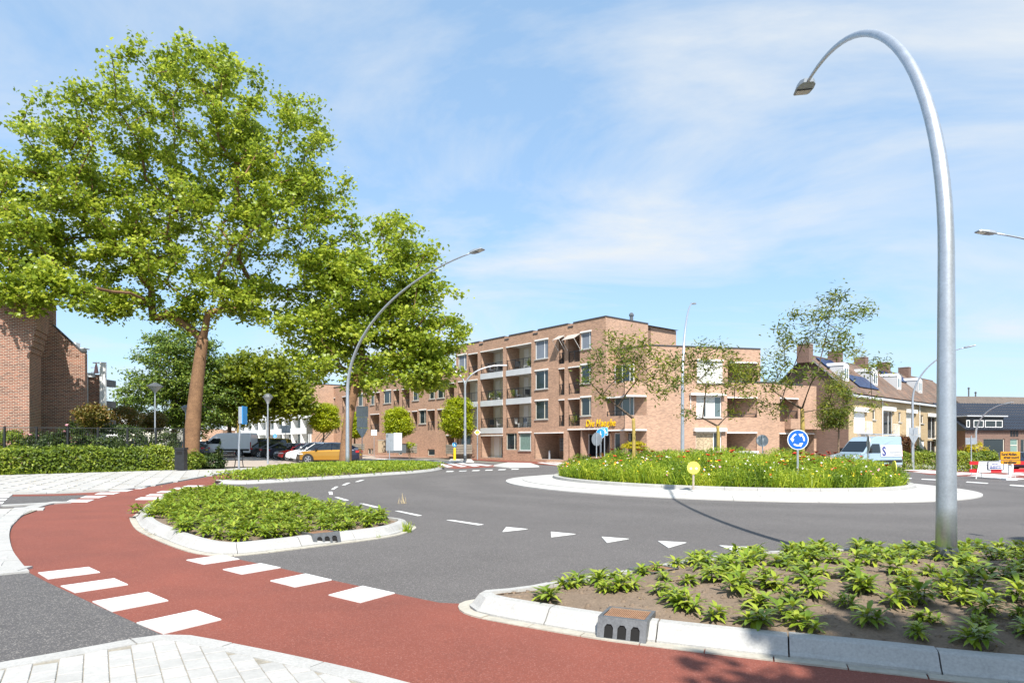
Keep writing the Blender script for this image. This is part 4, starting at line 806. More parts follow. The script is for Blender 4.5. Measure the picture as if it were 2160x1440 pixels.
mb = MB(); a, b = f.u(2036), f.u(2400); mb.quad(f.p(a-.4, zb-1, 1.5), f.p(b, zb-1, 1.5), f.p(b, zt, -3), f.p(a+1.1, zt, -3)); mb.quad(f.p(a-.4, zb-1, 1.5), f.p(a+1.1, zt, -3), f.p(a+.5, zb-1, -8), f.p(a, zb-1, -7)); mb.build('roof', brick_mat('grey_tiles', (.15, .12, .10), (.12, .10, .085), (.09, .075, .065), bw=.3, bh=.3), g2)
mb = MB(); fbox(mb, f, a+.3, b, -1.5, zb-.9, -6, 0); mb.build('wall', brickD, g2)
for px in (2090, 2105): c = f.p(f.u(px), zt, -3); mb = MB(); mb.tube([c-Vector((0, 0, .2)), c+Vector((0, 0, .9 if px == 2090 else .4))], .08, 6); mb.lathe(c+Vector((0, 0, .9 if px == 2090 else .4)), [(.14, 0), (.14, .1), (.04, .2)], 6); mb.build('flue', steel_dk, g2)
# ---------------------------------------------------------------- brick building on the left
lb = thing('brick_block', 'tall red brown brick block with corbelled corner and zinc downpipes at the left edge', 'building', (0, 0, 0))
D1 = 42.5; f1 = Fac(at(62, 900, 42.0).xy, (.93, .37)); f2 = Fac(at(120, 900, 46.5).xy, (.93, .37)); f3 = Fac(at(195, 900, 50.5).xy, (.93, .37))
fp_ = lambda f, a, b: f.p(*f.uz(a, b)); bk = lambda f, l: (-f.n.x*l, -f.n.y*l, 0)
mb = MB(); st = [(62, 1020), (62, 742), (64.5, 742), (64.5, 730), (68, 730), (68, 718), (71, 718), (71, 706), (74.5, 706), (74.5, 694), (78, 694), (78, 632), (-60, 590), (-420, 560), (-420, 1060)]
mb.prism([fp_(f1, a, b) for a, b in st], bk(f1, 2.6)); mb.build('wall', brickL, lb)
mb = MB(); mb.prism([fp_(f2, a, b) for a, b in ((45, 1020), (179.5, 1010), (179.5, 744), (172, 743), (113, 688), (113, 640), (45, 620))], bk(f2, .7)); mb.build('wall', brickL, lb)
mb = MB(); a, b, c = fp_(f2, 113, 688), fp_(f2, 172, 742.5), fp_(f2, 181, 742.5)
for p, q in ((a, b), (b, c)):
    o0, o1 = Vector((f2.n.x*.06, f2.n.y*.06, .0)), Vector(bk(f2, .45)); zz_ = Vector((0, 0, .13)); mb.hexa([p+o0, q+o0, q+o1, p+o1, p+o0+zz_, q+o0+zz_, q+o1+zz_, p+o1+zz_])
mb.build('coping', roof_trim, lb)
mb = MB(); mb.prism([fp_(f3, a, b) for a, b in ((150, 1010), (212, 1005), (212, 790), (150, 787))], bk(f3, 1.0)); mb.build('wall', brickL, lb)
mb = MB(); u0, z0 = f3.uz(178, 795); u1, z1 = f3.uz(201, 787); fbox(mb, f3, u0, u1, z0, z1, .003, .2); mb.build('rain_hopper', greywhite, lb)
for px, y0, f in ((84, 690, f2), (184, 794, f3)): u = f.u(px); mb = MB(); mb.tube([f.p(u, -.4, .12), f.p(u, f.uz(px, y0)[1], .12)], .1, 8); mb.build('downpipe', steel, lb)
# terrace with white steel frame
fr_ = MB()
for px in (214, 221): c0, c1 = at(px, 985, D1+8), at(px, 764, D1+8); fr_.tube([c0, c1], .12, 4)
for y in (765, 805, 836, 860, 893, 932): p, q = at(196 if y < 790 else 212, y, D1+8), at(222, y, D1+8); fr_.tube([p, q], .09 if y != 765 else .06, 4)
for y in (775, 785): p, q = at(192, y, D1+8), at(222, y, D1+8); fr_.tube([p, q], .03, 4)
fr_.build('terrace_frame', white_m, lb)
for y in (800, 845, 885): p, q = at(213, y+14, D1+8.3), at(225, y, D1+8.3); mb = MB(); mb.box(p.x, q.x, p.y, p.y+1.2, p.z, q.z); mb.build('balcony_front', steel_dk, lb)
mb = MB(); a, b = at(195, 787, D1+6), at(203, 764, D1+6); mb.lathe((b.x, b.y, a.z), [(.16, 0), (.1, .4), (.03, .8)], 8); mb.build('folded_parasol', mat('parasol', (.06, .035, .045), .9), lb)
pb = thing('white_rooftop_block', 'white plastered roof storey showing above the sloping brick gable', 'building', (0, 0, 0))
mb = MB(); p, q = at(140, 800, D1+16), at(174, 735, D1+16); mb.box(p.x, q.x, p.y, p.y+.6, p.z, q.z); p, q = at(130, 740, D1+16.8), at(160, 722, D1+16.8); mb.box(p.x, q.x, p.y, p.y+.6, p.z, q.z); mb.build('wall', white_m, pb)
mb = MB(); p, q = at(138, 735, D1+15.9), at(177, 733, D1+15.9); mb.box(p.x, q.x, p.y, p.y+.8, p.z, q.z); mb.build('roof', greywhite, pb)
# ---------------------------------------------------------------- far blocks
wb = thing('balcony_block', 'distant apartment block with white balcony bands beyond the car park', 'building', (0, 0, 0))
cW = at(657, 809, 96); FW = Fac(cW.xy, (-.633, .774)); FB = Fac(cW.xy, (.774, .633)); zt = cW.z; uu = FW.u(470); fz = [FW.uz(650, y)[1] for y in (935, 912, 878, 847)]
bays = [0.9, 3.9, 7.6, 11.3, 15, 18.7, 22.4]+[26+3.7*k for k in range(6)]
hw = []
for k in range(3):
    z0, z1 = [FW.uz(657, y)[1] for y in ((937, 914), (901, 880), (866, 851))[k]]
    for i in range(len(bays)-1):
        if bays[i+1] < uu: hw.append((bays[i]+.25, bays[i+1]-.1, z0, z1))
wall(wb, FW, 0, uu, -.5, zt, hw, white_m, 1.0)
mb = MB(); fbox(mb, FW, 0, uu, FW.uz(657, 841)[1], zt-.05, -.2, .01); mb.build('top_wall', brickA, wb)
window(wb, FW, (.7, 2.9, FW.uz(657, 842)[1], FW.uz(657, 824)[1]), (1, 1), out=.1, blind=curtain, sill=False)
for h_ in hw: mb = MB(); fquad(mb, FW, h_[0], h_[1], h_[2], h_[3], -1.0); mb.build('glazing', glass2, wb)
wall(wb, FB, 0, 7.5, -.5, zt, [], brickA); wall(wb, FB, 7.5, 15, -.5, FB.uz(700, 838)[1], [], brickA)
mb = MB(); A = [FW.p(0.02, 0, -1.1), FW.p(uu, 0, -1.1), FW.p(uu, 0, -9), FW.p(.02, 0, -9)]; mb.prism([(p.x, p.y, -.5) for p in A], (0, 0, zt+.4)); mb.build('rear_body', brickA, wb)
trim(wb, FW, 0, uu, zt+.004); trim(wb, FB, 0, 7.5, zt+.004)
def far_block(label, px0, px1, py, D, m, wr=((0, 0),)):
    t = thing('distant_building', label, 'building', (0, 0, 0)); f = Fac((0, D), (1, 0)); a, z = f.uz(px0, py); b = f.u(px1); hl = []
    for r in range(int((z+.5)//3)):
        n = int((b-a)//4)
        for i in range(n): u = a+1+i*4; hl.append((u, u+2.4, z-2.4-3*r, z-1-3*r))
    wall(t, f, a, b, -1.5, z, hl, m)
    for h_ in hl: window(t, f, h_, (1, 1), sill=False)
    mb = MB(); mb.prism([f.p(a, -1.5, -.2), f.p(b, -1.5, -.2), f.p(b, -1.5, -10), f.p(a, -1.5, -10)], (0, 0, z+1.4)); mb.build('rear_body', m, t)
far_block('pale distant flats seen between the round headed garden trees', 205, 275, 868, 105, white_m); far_block('low pale building at the far end of the garden', 262, 345, 905, 95, cream_m)
far_block('pink brick house glimpsed far down the car park behind the vans', 425, 470, 905, 118, brickA); far_block('white house glimpsed far left behind the plane trunk', 340, 425, 898, 130, white_m)
# ================================================================ vegetation
lm_plane = leaf_mat('plane_leaf', (.108, .172, .018), (.252, .336, .03), (.46, .52, .07), .5, .35)
lm_lime = leaf_mat('lime_leaf', (.04, .08, .014), (.11, .18, .024), (.26, .33, .045), .30)
lm_maple = leaf_mat('maple_leaf', (.07, .11, .01), (.17, .22, .015), (.31, .35, .03), .45)
lm_bright = leaf_mat('bright_leaf', (.12, .18, .006), (.30, .37, .010), (.52, .55, .02), .42)
lm_hedge = leaf_mat('hedge_leaf', (.05, .085, .010), (.14, .205, .018), (.32, .36, .035), .3)
lm_dark = leaf_mat('dark_shrub_leaf', (.012, .026, .009), (.038, .068, .014), (.10, .135, .025), .25)
lm_photinia = leaf_mat('photinia_leaf', (.06, .062, .012), (.145, .135, .022), (.30, .165, .05), .3)
lm_young = leaf_mat('young_tree_leaf', (.05, .08, .013), (.13, .18, .022), (.31, .31, .03), .35)
lm_meadow = leaf_mat('meadow_green', (.07, .13, .012), (.22, .33, .024), (.46, .51, .05), .45)
lm_bed = leaf_mat('laurel_leaf', (.085, .145, .014), (.18, .265, .022), (.34, .39, .045), .25, .28)
lm_cover = leaf_mat('cover_leaf', (.09, .15, .012), (.20, .29, .02), (.36, .41, .04), .35)
lm_red = leaf_mat('red_shrub_leaf', (.10, .035, .02), (.20, .075, .035), (.26, .16, .04), .3)
lm_yel = leaf_mat('golden_shrub_leaf', (.20, .20, .008), (.42, .38, .010), (.60, .52, .02), .4)
T_PLANE = (np.array([[0, .1, 0], [0, -.5, .0], [.42, -.42, -.06], [.55, .08, -.10], [.26, .12, 0], [0, .62, -.14], [-.26, .12, 0], [-.55, .08, -.10], [-.42, -.42, -.06]], float), np.array([[0, i, i+1] for i in range(1, 8)]+[[0, 8, 1]]))
T_OVAL = (np.array([[0, -.5, 0], [.27, 0, .08], [0, .5, -.08], [-.27, 0, .08]], float), np.array([[0, 1, 2], [0, 2, 3]]))
T_NARROW = (np.array([[0, -.5, 0], [.11, 0, .05], [0, .5, -.1], [-.11, 0, .05]], float), np.array([[0, 1, 2], [0, 2, 3]]))
T_BLADE = (np.array([[-.035, 0, 0], [.035, 0, 0], [.028, .55, .07], [-.028, .55, .07], [0, 1, .28]], float), np.array([[0, 1, 2], [0, 2, 3], [3, 2, 4]]))
def leaf_field(Cn, up, size, T, rng, roll=True, fwd=None):
    """place template T at centres Cn (n,3) with normals up (n,3)"""
    n = len(Cn); tv, tf = T; k = len(tv)
    z = up/np.linalg.norm(up, axis=1, keepdims=True)
    r = rng.normal(size=(n, 3)) if fwd is None else fwd
    y = r-(r*z).sum(1, keepdims=True)*z; y /= np.linalg.norm(y, axis=1, keepdims=True)+1e-9; x = np.cross(y, z)
    s = size[:, None, None]
    Vv = Cn[:, None, :]+s*(tv[None, :, 0, None]*x[:, None, :]+tv[None, :, 1, None]*y[:, None, :]+tv[None, :, 2, None]*z[:, None, :])
    Ff = (tf[None]+(np.arange(n)*k)[:, None, None]).reshape(-1, 3)
    return Vv.reshape(-1, 3), Ff, k
def sample_ell(rng, c, r, n, inner=.0, pw=2.3):
    d = rng.normal(size=(n, 3)); d /= np.linalg.norm(d, axis=1, keepdims=True); q = rng.uniform(inner, 1, n)**(1/pw)
    return np.array(c)[None]+d*q[:, None]*np.array(r)[None]
def skeleton(rng, trunk, tips, step=.9, jit=.16, tip_r=.012, pexp=2.25, droop=0.0, rmax=None):
    """grow branches from the trunk line to every tip; returns (nodes, parent, radius, tip index)"""
    nodes = [np.array(p, float) for p, _ in trunk]; par = [-1]+list(range(len(trunk)-1)); fixed = [r for _, r in trunk]; nt_ = len(trunk)
    fork = nodes[-1]; dist = [0.0]
    for i in range(1, nt_): dist.append(dist[-1]+np.linalg.norm(nodes[i]-nodes[i-1]))
    cap = 4096; A = np.zeros((cap, 3)); Dn = np.zeros(cap); ok = np.zeros(cap, bool); cnt = nt_
    A[:nt_] = nodes; Dn[:nt_] = dist
    att = [i for i in range(nt_) if i >= nt_*.55]; ok[att] = True; leaf = []
    for t in sorted(tips.tolist(), key=lambda t: np.linalg.norm(np.array(t)-fork)):
        t = np.array(t); dd = np.linalg.norm(A[:cnt]-t, axis=1); below = np.maximum(0, A[:cnt, 2]-t[2]-.3)
        cost = dd+.12*Dn[:cnt]+.35*below; cost[~ok[:cnt]] = 1e9; i = int(cost.argmin()); cur = i; L = np.linalg.norm(t-A[i]); ns = max(1, int(L/step)); p0 = A[i].copy()
        for s in range(1, ns+1):
            f = s/ns; q = p0+(t-p0)*f
            if s < ns: q = q+rng.normal(size=3)*jit*min(1, L*.3); q[2] += math.sin(f*math.pi)*L*(.05-droop)
            if cnt+1 >= cap:
                A = np.vstack([A, np.zeros((cap, 3))]); Dn = np.r_[Dn, np.zeros(cap)]; ok = np.r_[ok, np.zeros(cap, bool)]; cap *= 2
            A[cnt] = q; Dn[cnt] = Dn[cur]+np.linalg.norm(q-A[cur]); ok[cnt] = True; par.append(cur); fixed.append(0); cur = cnt; cnt += 1
        leaf.append(cur)
    rr = np.zeros(cnt); lf = set(leaf)
    for i in leaf: rr[i] = max(rr[i], tip_r**pexp)
    for i in range(cnt-1, 0, -1):
        rr[i] = max(rr[i], tip_r**pexp); rr[par[i]] += rr[i]
    R = rr**(1/pexp); r0 = fixed[nt_-1]
    top = max(R[nt_:]) if cnt > nt_ else 1
    sc_ = min(1.0, .94*r0/top) if rmax is None else min(1, rmax/top); R = np.maximum(R*sc_, tip_r*.6)
    for i in range(nt_): R[i] = fixed[i]
    return A[:cnt].copy(), np.array(par), R, leaf
def tubes(A, par, R, n=6):
    idx = np.arange(1, len(A)); p = par[idx]; a, b = A[p], A[idx]; ra, rb_ = R[p].copy(), R[idx]
    ra = np.minimum(ra, rb_*1.35+.01); t = b-a; t /= np.linalg.norm(t, axis=1, keepdims=True)+1e-9
    rf = np.tile(np.array([[.31, .17, .93]]), (len(idx), 1)); rf[np.abs((t*rf).sum(1)) > .9] = (1, 0, .1)
    x = np.cross(t, rf); x /= np.linalg.norm(x, axis=1, keepdims=True); y = np.cross(t, x); an = np.arange(n)*2*np.pi/n
    ring = np.cos(an)[None, :, None]*x[:, None]+np.sin(an)[None, :, None]*y[:, None]
    v = np.concatenate([a[:, None]-t[:, None]*0+ring*ra[:, None, None], b[:, None]+ring*rb_[:, None, None]], 1); m = len(idx); k = np.arange(n); k2 = (k+1) % n
    f = np.stack([k, k2, n+k2, n+k], 1)[None]+(np.arange(m)*2*n)[:, None, None]
    return v.reshape(-1, 3), f.reshape(-1, 4)
def tree(name, label, trunk, ell, T, leaf, lm, bm_, seed, sig=.5, per=40, cat='tree', group=None, up_b=.55, tip_r=.012, step=.9, flat=.65, inner=.15, droop=0., leaf_along=True, rmax=None, jit=.16, crown_kind='stuff'):
    """trunk: [(point, radius)...]; ell: [(centre, radii, tips)...]"""
    rng = np.random.default_rng(seed); base = Vector(trunk[0][0]); t = thing(name, label, cat, base, 0, group); b = np.array(base)
    tips = np.vstack([sample_ell(rng, c, r, n, inner) for c, r, n in ell])
    P = [Vector(p) for p, _ in trunk]
    pts = catmull(P, 4) if len(P) > 2 else [P[0].lerp(P[1], i/6) for i in range(7)]; rs = np.interp(np.linspace(0, len(trunk)-1, len(pts)), range(len(trunk)), [r for _, r in trunk])
    A, par, R, lf = skeleton(rng, list(zip([tuple(p) for p in pts], rs)), tips, step, tip_r=tip_r, droop=droop, rmax=rmax, jit=jit)
    nt_ = len(pts); mb = MB(); mb.tube([p-base for p in pts], list(rs), 14); tr = mb.build('trunk', bm_, t, smooth=True)
    # branches without the trunk segments
    keep = np.arange(len(A)) >= nt_; v, f = tubes(A, par, R, 6); sel = np.repeat(keep[1:], 6); f = f[sel]
    used, inv = np.unique(f, return_inverse=True); v = v[used]; f = inv.reshape(f.shape)
    o = link('branches', np_mesh('branches', v-b, f, np.zeros(len(v)), bm_ if bm_ is not bark_y else twig_m), t); 
    cl = A[lf]; 
    if leaf_along: cl = np.vstack([cl, (A[lf]+A[par[lf]])/2]); per = per*.62
    cc = np.repeat(cl, int(per), 0); n = len(cc); cc = cc+rng.normal(size=(n, 3))*np.array([sig, sig, sig*flat])
    up = rng.normal(size=(n, 3)); up[:, 2] = np.abs(up[:, 2])*.6+up_b; up[:, 1] -= .25
    clv = np.repeat(rng.uniform(-.28, .26, len(cl)), int(per)); var = np.clip(rng.beta(2.2, 2.2, n)+clv, 0, 1)
    V_, F_, k = leaf_field(cc, up, rng.uniform(leaf*.55, leaf*1.4, n), T, rng); cr_ = link('crown', np_mesh('crown', V_-b, F_, np.repeat(var, k), lm), t)
    if crown_kind: cr_['kind'] = crown_kind
    return t
def px_ell(px, py, d, wx, wy, n, dy=None, dz=0):   # ellipsoid from its picture rectangle half sizes at depth d
    c = at(px, py, d+dz); return (tuple(c), (wx/FPX*d, dy or wx/FPX*d, wy/FPX*d), n)
# ---- big plane tree
Dp = 49.0
def gp(px, d): return V3((px-1080)/FPX*d, d)
b0 = gp(398, Dp); tk = [(tuple(b0-Vector((0, 0, .2))), .74), (tuple(at(403, 940, Dp)), .58), (tuple(at(410, 860, Dp)), .50), (tuple(at(419, 780, Dp)), .44), (tuple(at(428, 715, Dp)), .38)]
tree('plane_tree', 'huge spreading plane tree with orange brown trunk beside the litter bin', tk,
     [px_ell(410, 260, Dp, 190, 150, 120), px_ell(230, 360, Dp, 190, 160, 132), px_ell(80, 430, Dp-2, 150, 170, 112, 3.5), px_ell(600, 330, Dp, 150, 140, 84), px_ell(620, 480, Dp, 145, 130, 88), px_ell(400, 470, Dp, 200, 150, 104), px_ell(210, 560, Dp-1.5, 170, 90, 72, 2.2), px_ell(-60, 500, Dp-7, 150, 150, 56, 1.6), px_ell(500, 620, Dp, 110, 60, 36), px_ell(235, 645, Dp-1.5, 70, 36, 14, 1.2), px_ell(560, 650, Dp, 90, 50, 22), px_ell(365, 650, Dp, 80, 40, 18), px_ell(430, 145, Dp, 90, 40, 20), px_ell(70, 610, Dp-8.2, 120, 62, 36, .8)],
     T_PLANE, .22, lm_plane, bark_p, 11, sig=.42, per=70, tip_r=.016, step=1.2, inner=.05, flat=.5)
# ---- second plane tree
D2 = 49.0
tk = [(tuple(gp(728, D2)-Vector((0, 0, .2))), .50), (tuple(at(733, 900, D2)), .36), (tuple(at(748, 820, D2)), .32), (tuple(at(765, 760, D2)), .28)]
tree('plane_tree', 'smaller plane tree rising behind the left arched lamp post', tk, [px_ell(820, 560, D2, 110, 105, 88), px_ell(760, 640, D2, 110, 90, 72), px_ell(880, 680, D2, 105, 100, 88), px_ell(790, 760, D2, 140, 75, 68), px_ell(900, 775, D2, 75, 60, 44), px_ell(700, 690, D2, 60, 60, 24), px_ell(690, 585, D2, 60, 70, 32), px_ell(650, 690, D2, 60, 70, 30), px_ell(655, 780, D2, 45, 30, 12)],
     T_PLANE, .22, lm_plane, bark_p, 12, sig=.42, per=66, tip_r=.015, step=1.1, inner=.05, flat=.5)
# ---- limes and maples of the square
D3 = 74.0
tree('lime_tree', 'dense dark green lime tree left of the plane trunk', [(tuple(gp(366, D3)-Vector((0, 0, .2))), .34), (tuple(at(368, 890, D3)), .28), (tuple(at(370, 820, D3)), .24)], [px_ell(380, 800, D3, 95, 115, 170), px_ell(330, 850, D3, 72, 60, 80), px_ell(430, 840, D3, 70, 90, 100), px_ell(390, 740, D3, 60, 50, 40)], T_OVAL, .33, lm_lime, bark, 13, sig=.6, per=62, inner=.2, flat=.4)
D4 = 86.0
tree('lime_tree', 'dark lime tree right of the plane trunk', [(tuple(gp(484, D4)-Vector((0, 0, .2))), .3), (tuple(at(484, 900, D4)), .24), (tuple(at(484, 850, D4)), .2)], [px_ell(475, 820, D4, 70, 75, 120), px_ell(510, 860, D4, 55, 40, 55), px_ell(450, 860, D4, 50, 45, 50)], T_OVAL, .32, lm_lime, bark, 14, sig=.55, per=55, inner=.2, flat=.4)
D5 = 78.0
tree('maple_tree', 'bright yellow green maple over the parked cars', [(tuple(gp(566, D5)-Vector((0, 0, .2))), .24), (tuple(at(566, 900, D5)), .19), (tuple(at(564, 850, D5)), .16)], [px_ell(560, 805, D5, 80, 65, 120), px_ell(610, 840, D5, 50, 45, 60), px_ell(520, 850, D5, 55, 45, 55)], T_PLANE, .34, lm_maple, bark, 15, sig=.6, per=46, inner=.15)
tree('maple_tree', 'slender pale trunked tree in the car park', [(tuple(gp(503, 76)-Vector((0, 0, .2))), .2), (tuple(at(503, 890, 76)), .17), (tuple(at(501, 850, 76)), .14)], [px_ell(505, 790, 76, 50, 50, 60)], T_PLANE, .3, lm_maple, bark_y, 16, sig=.5, per=40)
# ---- clipped trees along the street
def clip_tree(px, pyb, D, cy, wx, wy, label, seed, lean=0):
    b_ = at(px, pyb, D); rng = np.random.default_rng(seed)
    tree('clipped_tree', label, [(tuple(b_), .11), (tuple(at(px+lean*.3, lerp(pyb, cy+wy, .6), D)), .09), (tuple(at(px+lean*.5, cy+wy*.55, D)), .08)], [px_ell(px+lean*.6, cy+wy*.25, D, wx, wy*.75, 150), px_ell(px+lean, cy-wy*.45, D, wx*.75, wy*.5, 90), px_ell(px+lean*.2, cy+wy*.7, D, wx*.5, wy*.32, 20)], T_OVAL, .19, lm_bright, bark, seed, sig=.24, per=56, group='clipped bright green street trees', flat=.55, inner=.45, step=.5)
clip_tree(681, 935, 80, 880, 29, 30, 'bright clipped tree furthest left, beside the white balconies', 21, 6)
clip_tree(748, 938, 76, 895, 20, 26, 'bright clipped tree just right of the left arched lamp post', 22)
clip_tree(843, 944, 72, 890, 28, 32, 'bright clipped tree in the slatted planter above the grey panel sign', 23, -6)
clip_tree(965, 945, 69, 878, 32, 44, 'bright clipped tree behind the twin arm lamp post', 24, 2)
# ---- round headed garden trees
for px, py, D, rx, ry, lb_, sd_ in ((195, 878, 44, 27, 23, 'round headed garden tree in front of the brick block', 31), (260, 884, 56, 28, 26, 'round headed reddish garden tree, middle of three', 32), (322, 890, 60, 24, 22, 'round headed garden tree beside the conical lamp', 33)):
    tree('standard_tree', lb_, [(tuple(gp(px-3, D)), .07), (tuple(at(px-2, lerp(940, py, .5), D)), .06), (tuple(at(px, py+ry*.4, D)), .05)], [px_ell(px, py, D, rx, ry, 110)], T_OVAL, .17, lm_photinia, bark, sd_, sig=.2, per=40, inner=.55, step=.4, group='round headed garden trees')
# ---- three young trees on the roundabout: bare stems, tufts of leaves at the ends
def young(px, D, pts, label, seed, bmt, fork, th=.085):
    rng = np.random.default_rng(seed); b_ = gp(px, D)+Vector((0, 0, .3)); t = thing('young_tree', label, 'tree', b_, 0, 'young trees on the roundabout'); b = np.array(b_)
    tk_ = [b_, at(px+1, lerp(960, fork, .5), D), at(px, fork, D)]; tp = catmull(tk_, 4); mb = MB(); mb.tube([p-b_ for p in tp], [lerp(th, th*.78, i/(len(tp)-1)) for i in range(len(tp))], 10); mb.build('trunk', bmt, t, smooth=True)
    tips = np.array([tuple(at(a, c, D+rng.uniform(-1.6, 1.6))) for a, c in pts]); tp2 = tp+[at(px-2, lerp(fork, min(q[1] for q in pts), .45), D)]
    A, par, R, lf = skeleton(rng, [(tuple(p), th*.75) for p in tp]+[], tips, .55, jit=.06, tip_r=.009, droop=.02, rmax=.045)
    keep = np.arange(len(A)) >= len(tp); v, f = tubes(A, par, R, 5); f = f[np.repeat(keep[1:], 5)]; used, inv = np.unique(f, return_inverse=True); link('branches', np_mesh('branches', v[used]-b, inv.reshape(f.shape), np.zeros(len(used)), twig_m), t)
    cl = A[lf]; m = 95; cc = np.repeat(cl, m, 0)+rng.normal(size=(len(cl)*m, 3))*np.array([.25, .25, .2]); n = len(cc); up = rng.normal(size=(n, 3))*.5; up[:, 2] += .8
    V_, F_, k = leaf_field(cc, up, rng.uniform(.15, .27, n), (T_NARROW[0]*np.array([1.3, 1, 1]), T_NARROW[1]), rng); var = np.clip(rng.beta(2, 2.4, n)+np.repeat(rng.uniform(-.15, .3, len(cl)), m), 0, 1)
    link('crown', np_mesh('crown', V_-b, F_, np.repeat(var, k), lm_young), t)['kind'] = 'stuff'
young(1336, 27.5, [(1290, 712), (1318, 728), (1300, 742), (1335, 752), (1375, 745), (1265, 745), (1250, 772), (1290, 775), (1320, 775), (1350, 770), (1390, 762), (1410, 775), (1345, 800), (1240, 800), (1270, 835), (1378, 800), (1405, 800), (1390, 825), (1300, 800), (1430, 810), (1420, 765), (1360, 730), (1310, 760), (1335, 720)], 'young tree at the left of the roundabout, in front of the yellow lettering', 41, bark_y, 882)
young(1514, 29.5, [(1480, 735), (1520, 733), (1455, 748), (1490, 752), (1540, 750), (1465, 770), (1500, 775), (1545, 768), (1560, 785), (1585, 800), (1595, 780), (1570, 795), (1550, 815), (1460, 790), (1445, 800), (1530, 810), (1490, 815), (1580, 830), (1600, 790), (1450, 870), (1545, 868), (1555, 780), (1440, 760)], 'young tree in the middle of the roundabout between two lamp posts', 42, bark_y, 898)
young(1692, 28.5, [(1755, 630), (1770, 625), (1750, 655), (1790, 665), (1830, 655), (1812, 660), (1676, 662), (1650, 697), (1670, 712), (1655, 728), (1695, 720), (1720, 700), (1740, 722), (1630, 752), (1770, 700), (1785, 715), (1775, 735), (1760, 735), (1800, 745), (1655, 770), (1640, 795), (1660, 810), (1625, 820), (1610, 855), (1640, 865), (1690, 790), (1725, 785), (1735, 670), (1860, 768), (1835, 775), (1840, 850), (1720, 665)], 'tall young tree with yellow stem behind the blue roundabout sign', 43, bark_y, 862, .10)
tree('young_tree', 'willowy young tree beside the dark gable wall', [(tuple(gp(1768, 53)), .09), (tuple(at(1769, 925, 53)), .07), (tuple(at(1770, 880, 53)), .05)], [px_ell(1768, 850, 53, 32, 62, 60), px_ell(1755, 880, 53, 28, 30, 30)], T_NARROW, .26, lm_young, bark, 44, sig=.3, per=48, inner=.2, step=.5)
# ---- hedges and shrubs
def leafy_box(name, label, cat, A, B, width, hgt, n, leaf, lm, seed, T=T_OVAL, group=None, wob=.12, z0=.0):
    rng = np.random.default_rng(seed); A, B = Vector(A), Vector(B); d = (B-A); L = d.length; d.normalize(); nn = Vector((-d.y, d.x, 0)); t = thing(name, label, cat, A, 0, group)
    u = rng.uniform(0, L, n); v = rng.uniform(-1, 1, n); h = rng.uniform(0, 1, n)
    face = rng.random(n); v = np.where(face < .45, np.sign(rng.random(n)-.7)*rng.uniform(.8, 1, n), v); h = np.where((face > .45) & (face < .85), rng.uniform(.86, 1.02, n), h)
    hh = hgt*(1+wob*np.sin(u*1.7+seed)*.5+wob*.5*np.sin(u*4.1)); P = np.array(A)[None]+np.outer(u, np.array(d))+np.outer(v*width/2*(1-.25*h**3), np.array(nn)); P[:, 2] += z0+h*(hh-z0)
    P += rng.normal(size=P.shape)*leaf*.5
    up = np.outer(v, np.array(nn))*1.0+rng.normal(size=P.shape)*.6; up[:, 2] += .7
    V_, F_, k = leaf_field(P, up, rng.uniform(leaf*.7, leaf*1.3, n), T, rng); var = np.clip(rng.beta(2, 2.2, n)+.22*np.sin(u*1.1+seed*2)*np.cos(u*.37), 0, 1)
    link('foliage', np_mesh('foliage', V_-np.array(A), F_, np.repeat(var, k), lm), t)['kind'] = 'stuff'
    mb = MB(); ns = max(3, int(L/.45))
    for i in range(ns):
        p = d*((i+.5)*L/ns); 
        for j in range(2): e = p+Vector((rng.uniform(-.2, .2), rng.uniform(-.2, .2), hgt*.75)); mb.tube([p, p.lerp(e, .5)+Vector((rng.uniform(-.05, .05), 0, 0)), e], [.022, .018, .008], 4)
    st_ = mb.build('stems', bark, t); st_['kind'] = 'stuff'; return t
leafy_box('hedge', 'long glossy green hedge along the footpath at the left', 'hedge', G(-60, 1001), G(358, 990.3), 1.5, 1.12, 15000, .15, lm_hedge, 51, wob=.1)
def bush(name, label, px, py, D, rx, ry, lm, seed, n=2600, leaf=.12, T=T_OVAL, cat='shrub', group=None, flowers=None):
    rng = np.random.default_rng(seed); c = at(px, py, D); g = V3(c.x, c.y); t = thing(name, label, cat, g, 0, group); b = np.array(g); r = (rx/FPX*D, rx/FPX*D*.9, ry/FPX*D)
    cl = sample_ell(rng, tuple(c), r, max(12, n//36), .35, 3); cc = np.repeat(cl, 36, 0); cc += rng.normal(size=cc.shape)*np.array(r)[None]*.16; m_ = len(cc); cc[:, 2] = np.maximum(cc[:, 2], g.z+.03)
    up = (cc-np.array(c)[None])*.8+rng.normal(size=cc.shape)*.5*r[0]; up[:, 2] += .5*r[0]
    V_, F_, k = leaf_field(cc, up, rng.uniform(leaf*.7, leaf*1.3, m_), T, rng); var = np.clip(rng.beta(2, 2.2, m_)+np.repeat(rng.uniform(-.2, .2, len(cl)), 36), 0, 1)
    link('foliage', np_mesh('foliage', V_-b, F_, np.repeat(var, k), lm), t)['kind'] = 'stuff'
    mb = MB()
    for i in range(6): e = Vector(cl[rng.integers(len(cl))])-g; mb.tube([Vector((rng.uniform(-.06, .06), rng.uniform(-.06, .06), 0)), e*.5+Vector((0, 0, .1)), e], [.03, .02, .008], 4)
    mb.build('stems', bark, t)['kind'] = 'stuff'
    if flowers:
        for i in range(flowers[0]):
            q = Vector(cl[rng.integers(len(cl))])-g+Vector((0, -r[1]*.5, .08)); mb = MB(); mb.lathe(q, [(.02, -.06), (.11, -.02), (.13, .04), (.06, .09)], 7); mb.build('flower_head', flowers[1], t)
    return t
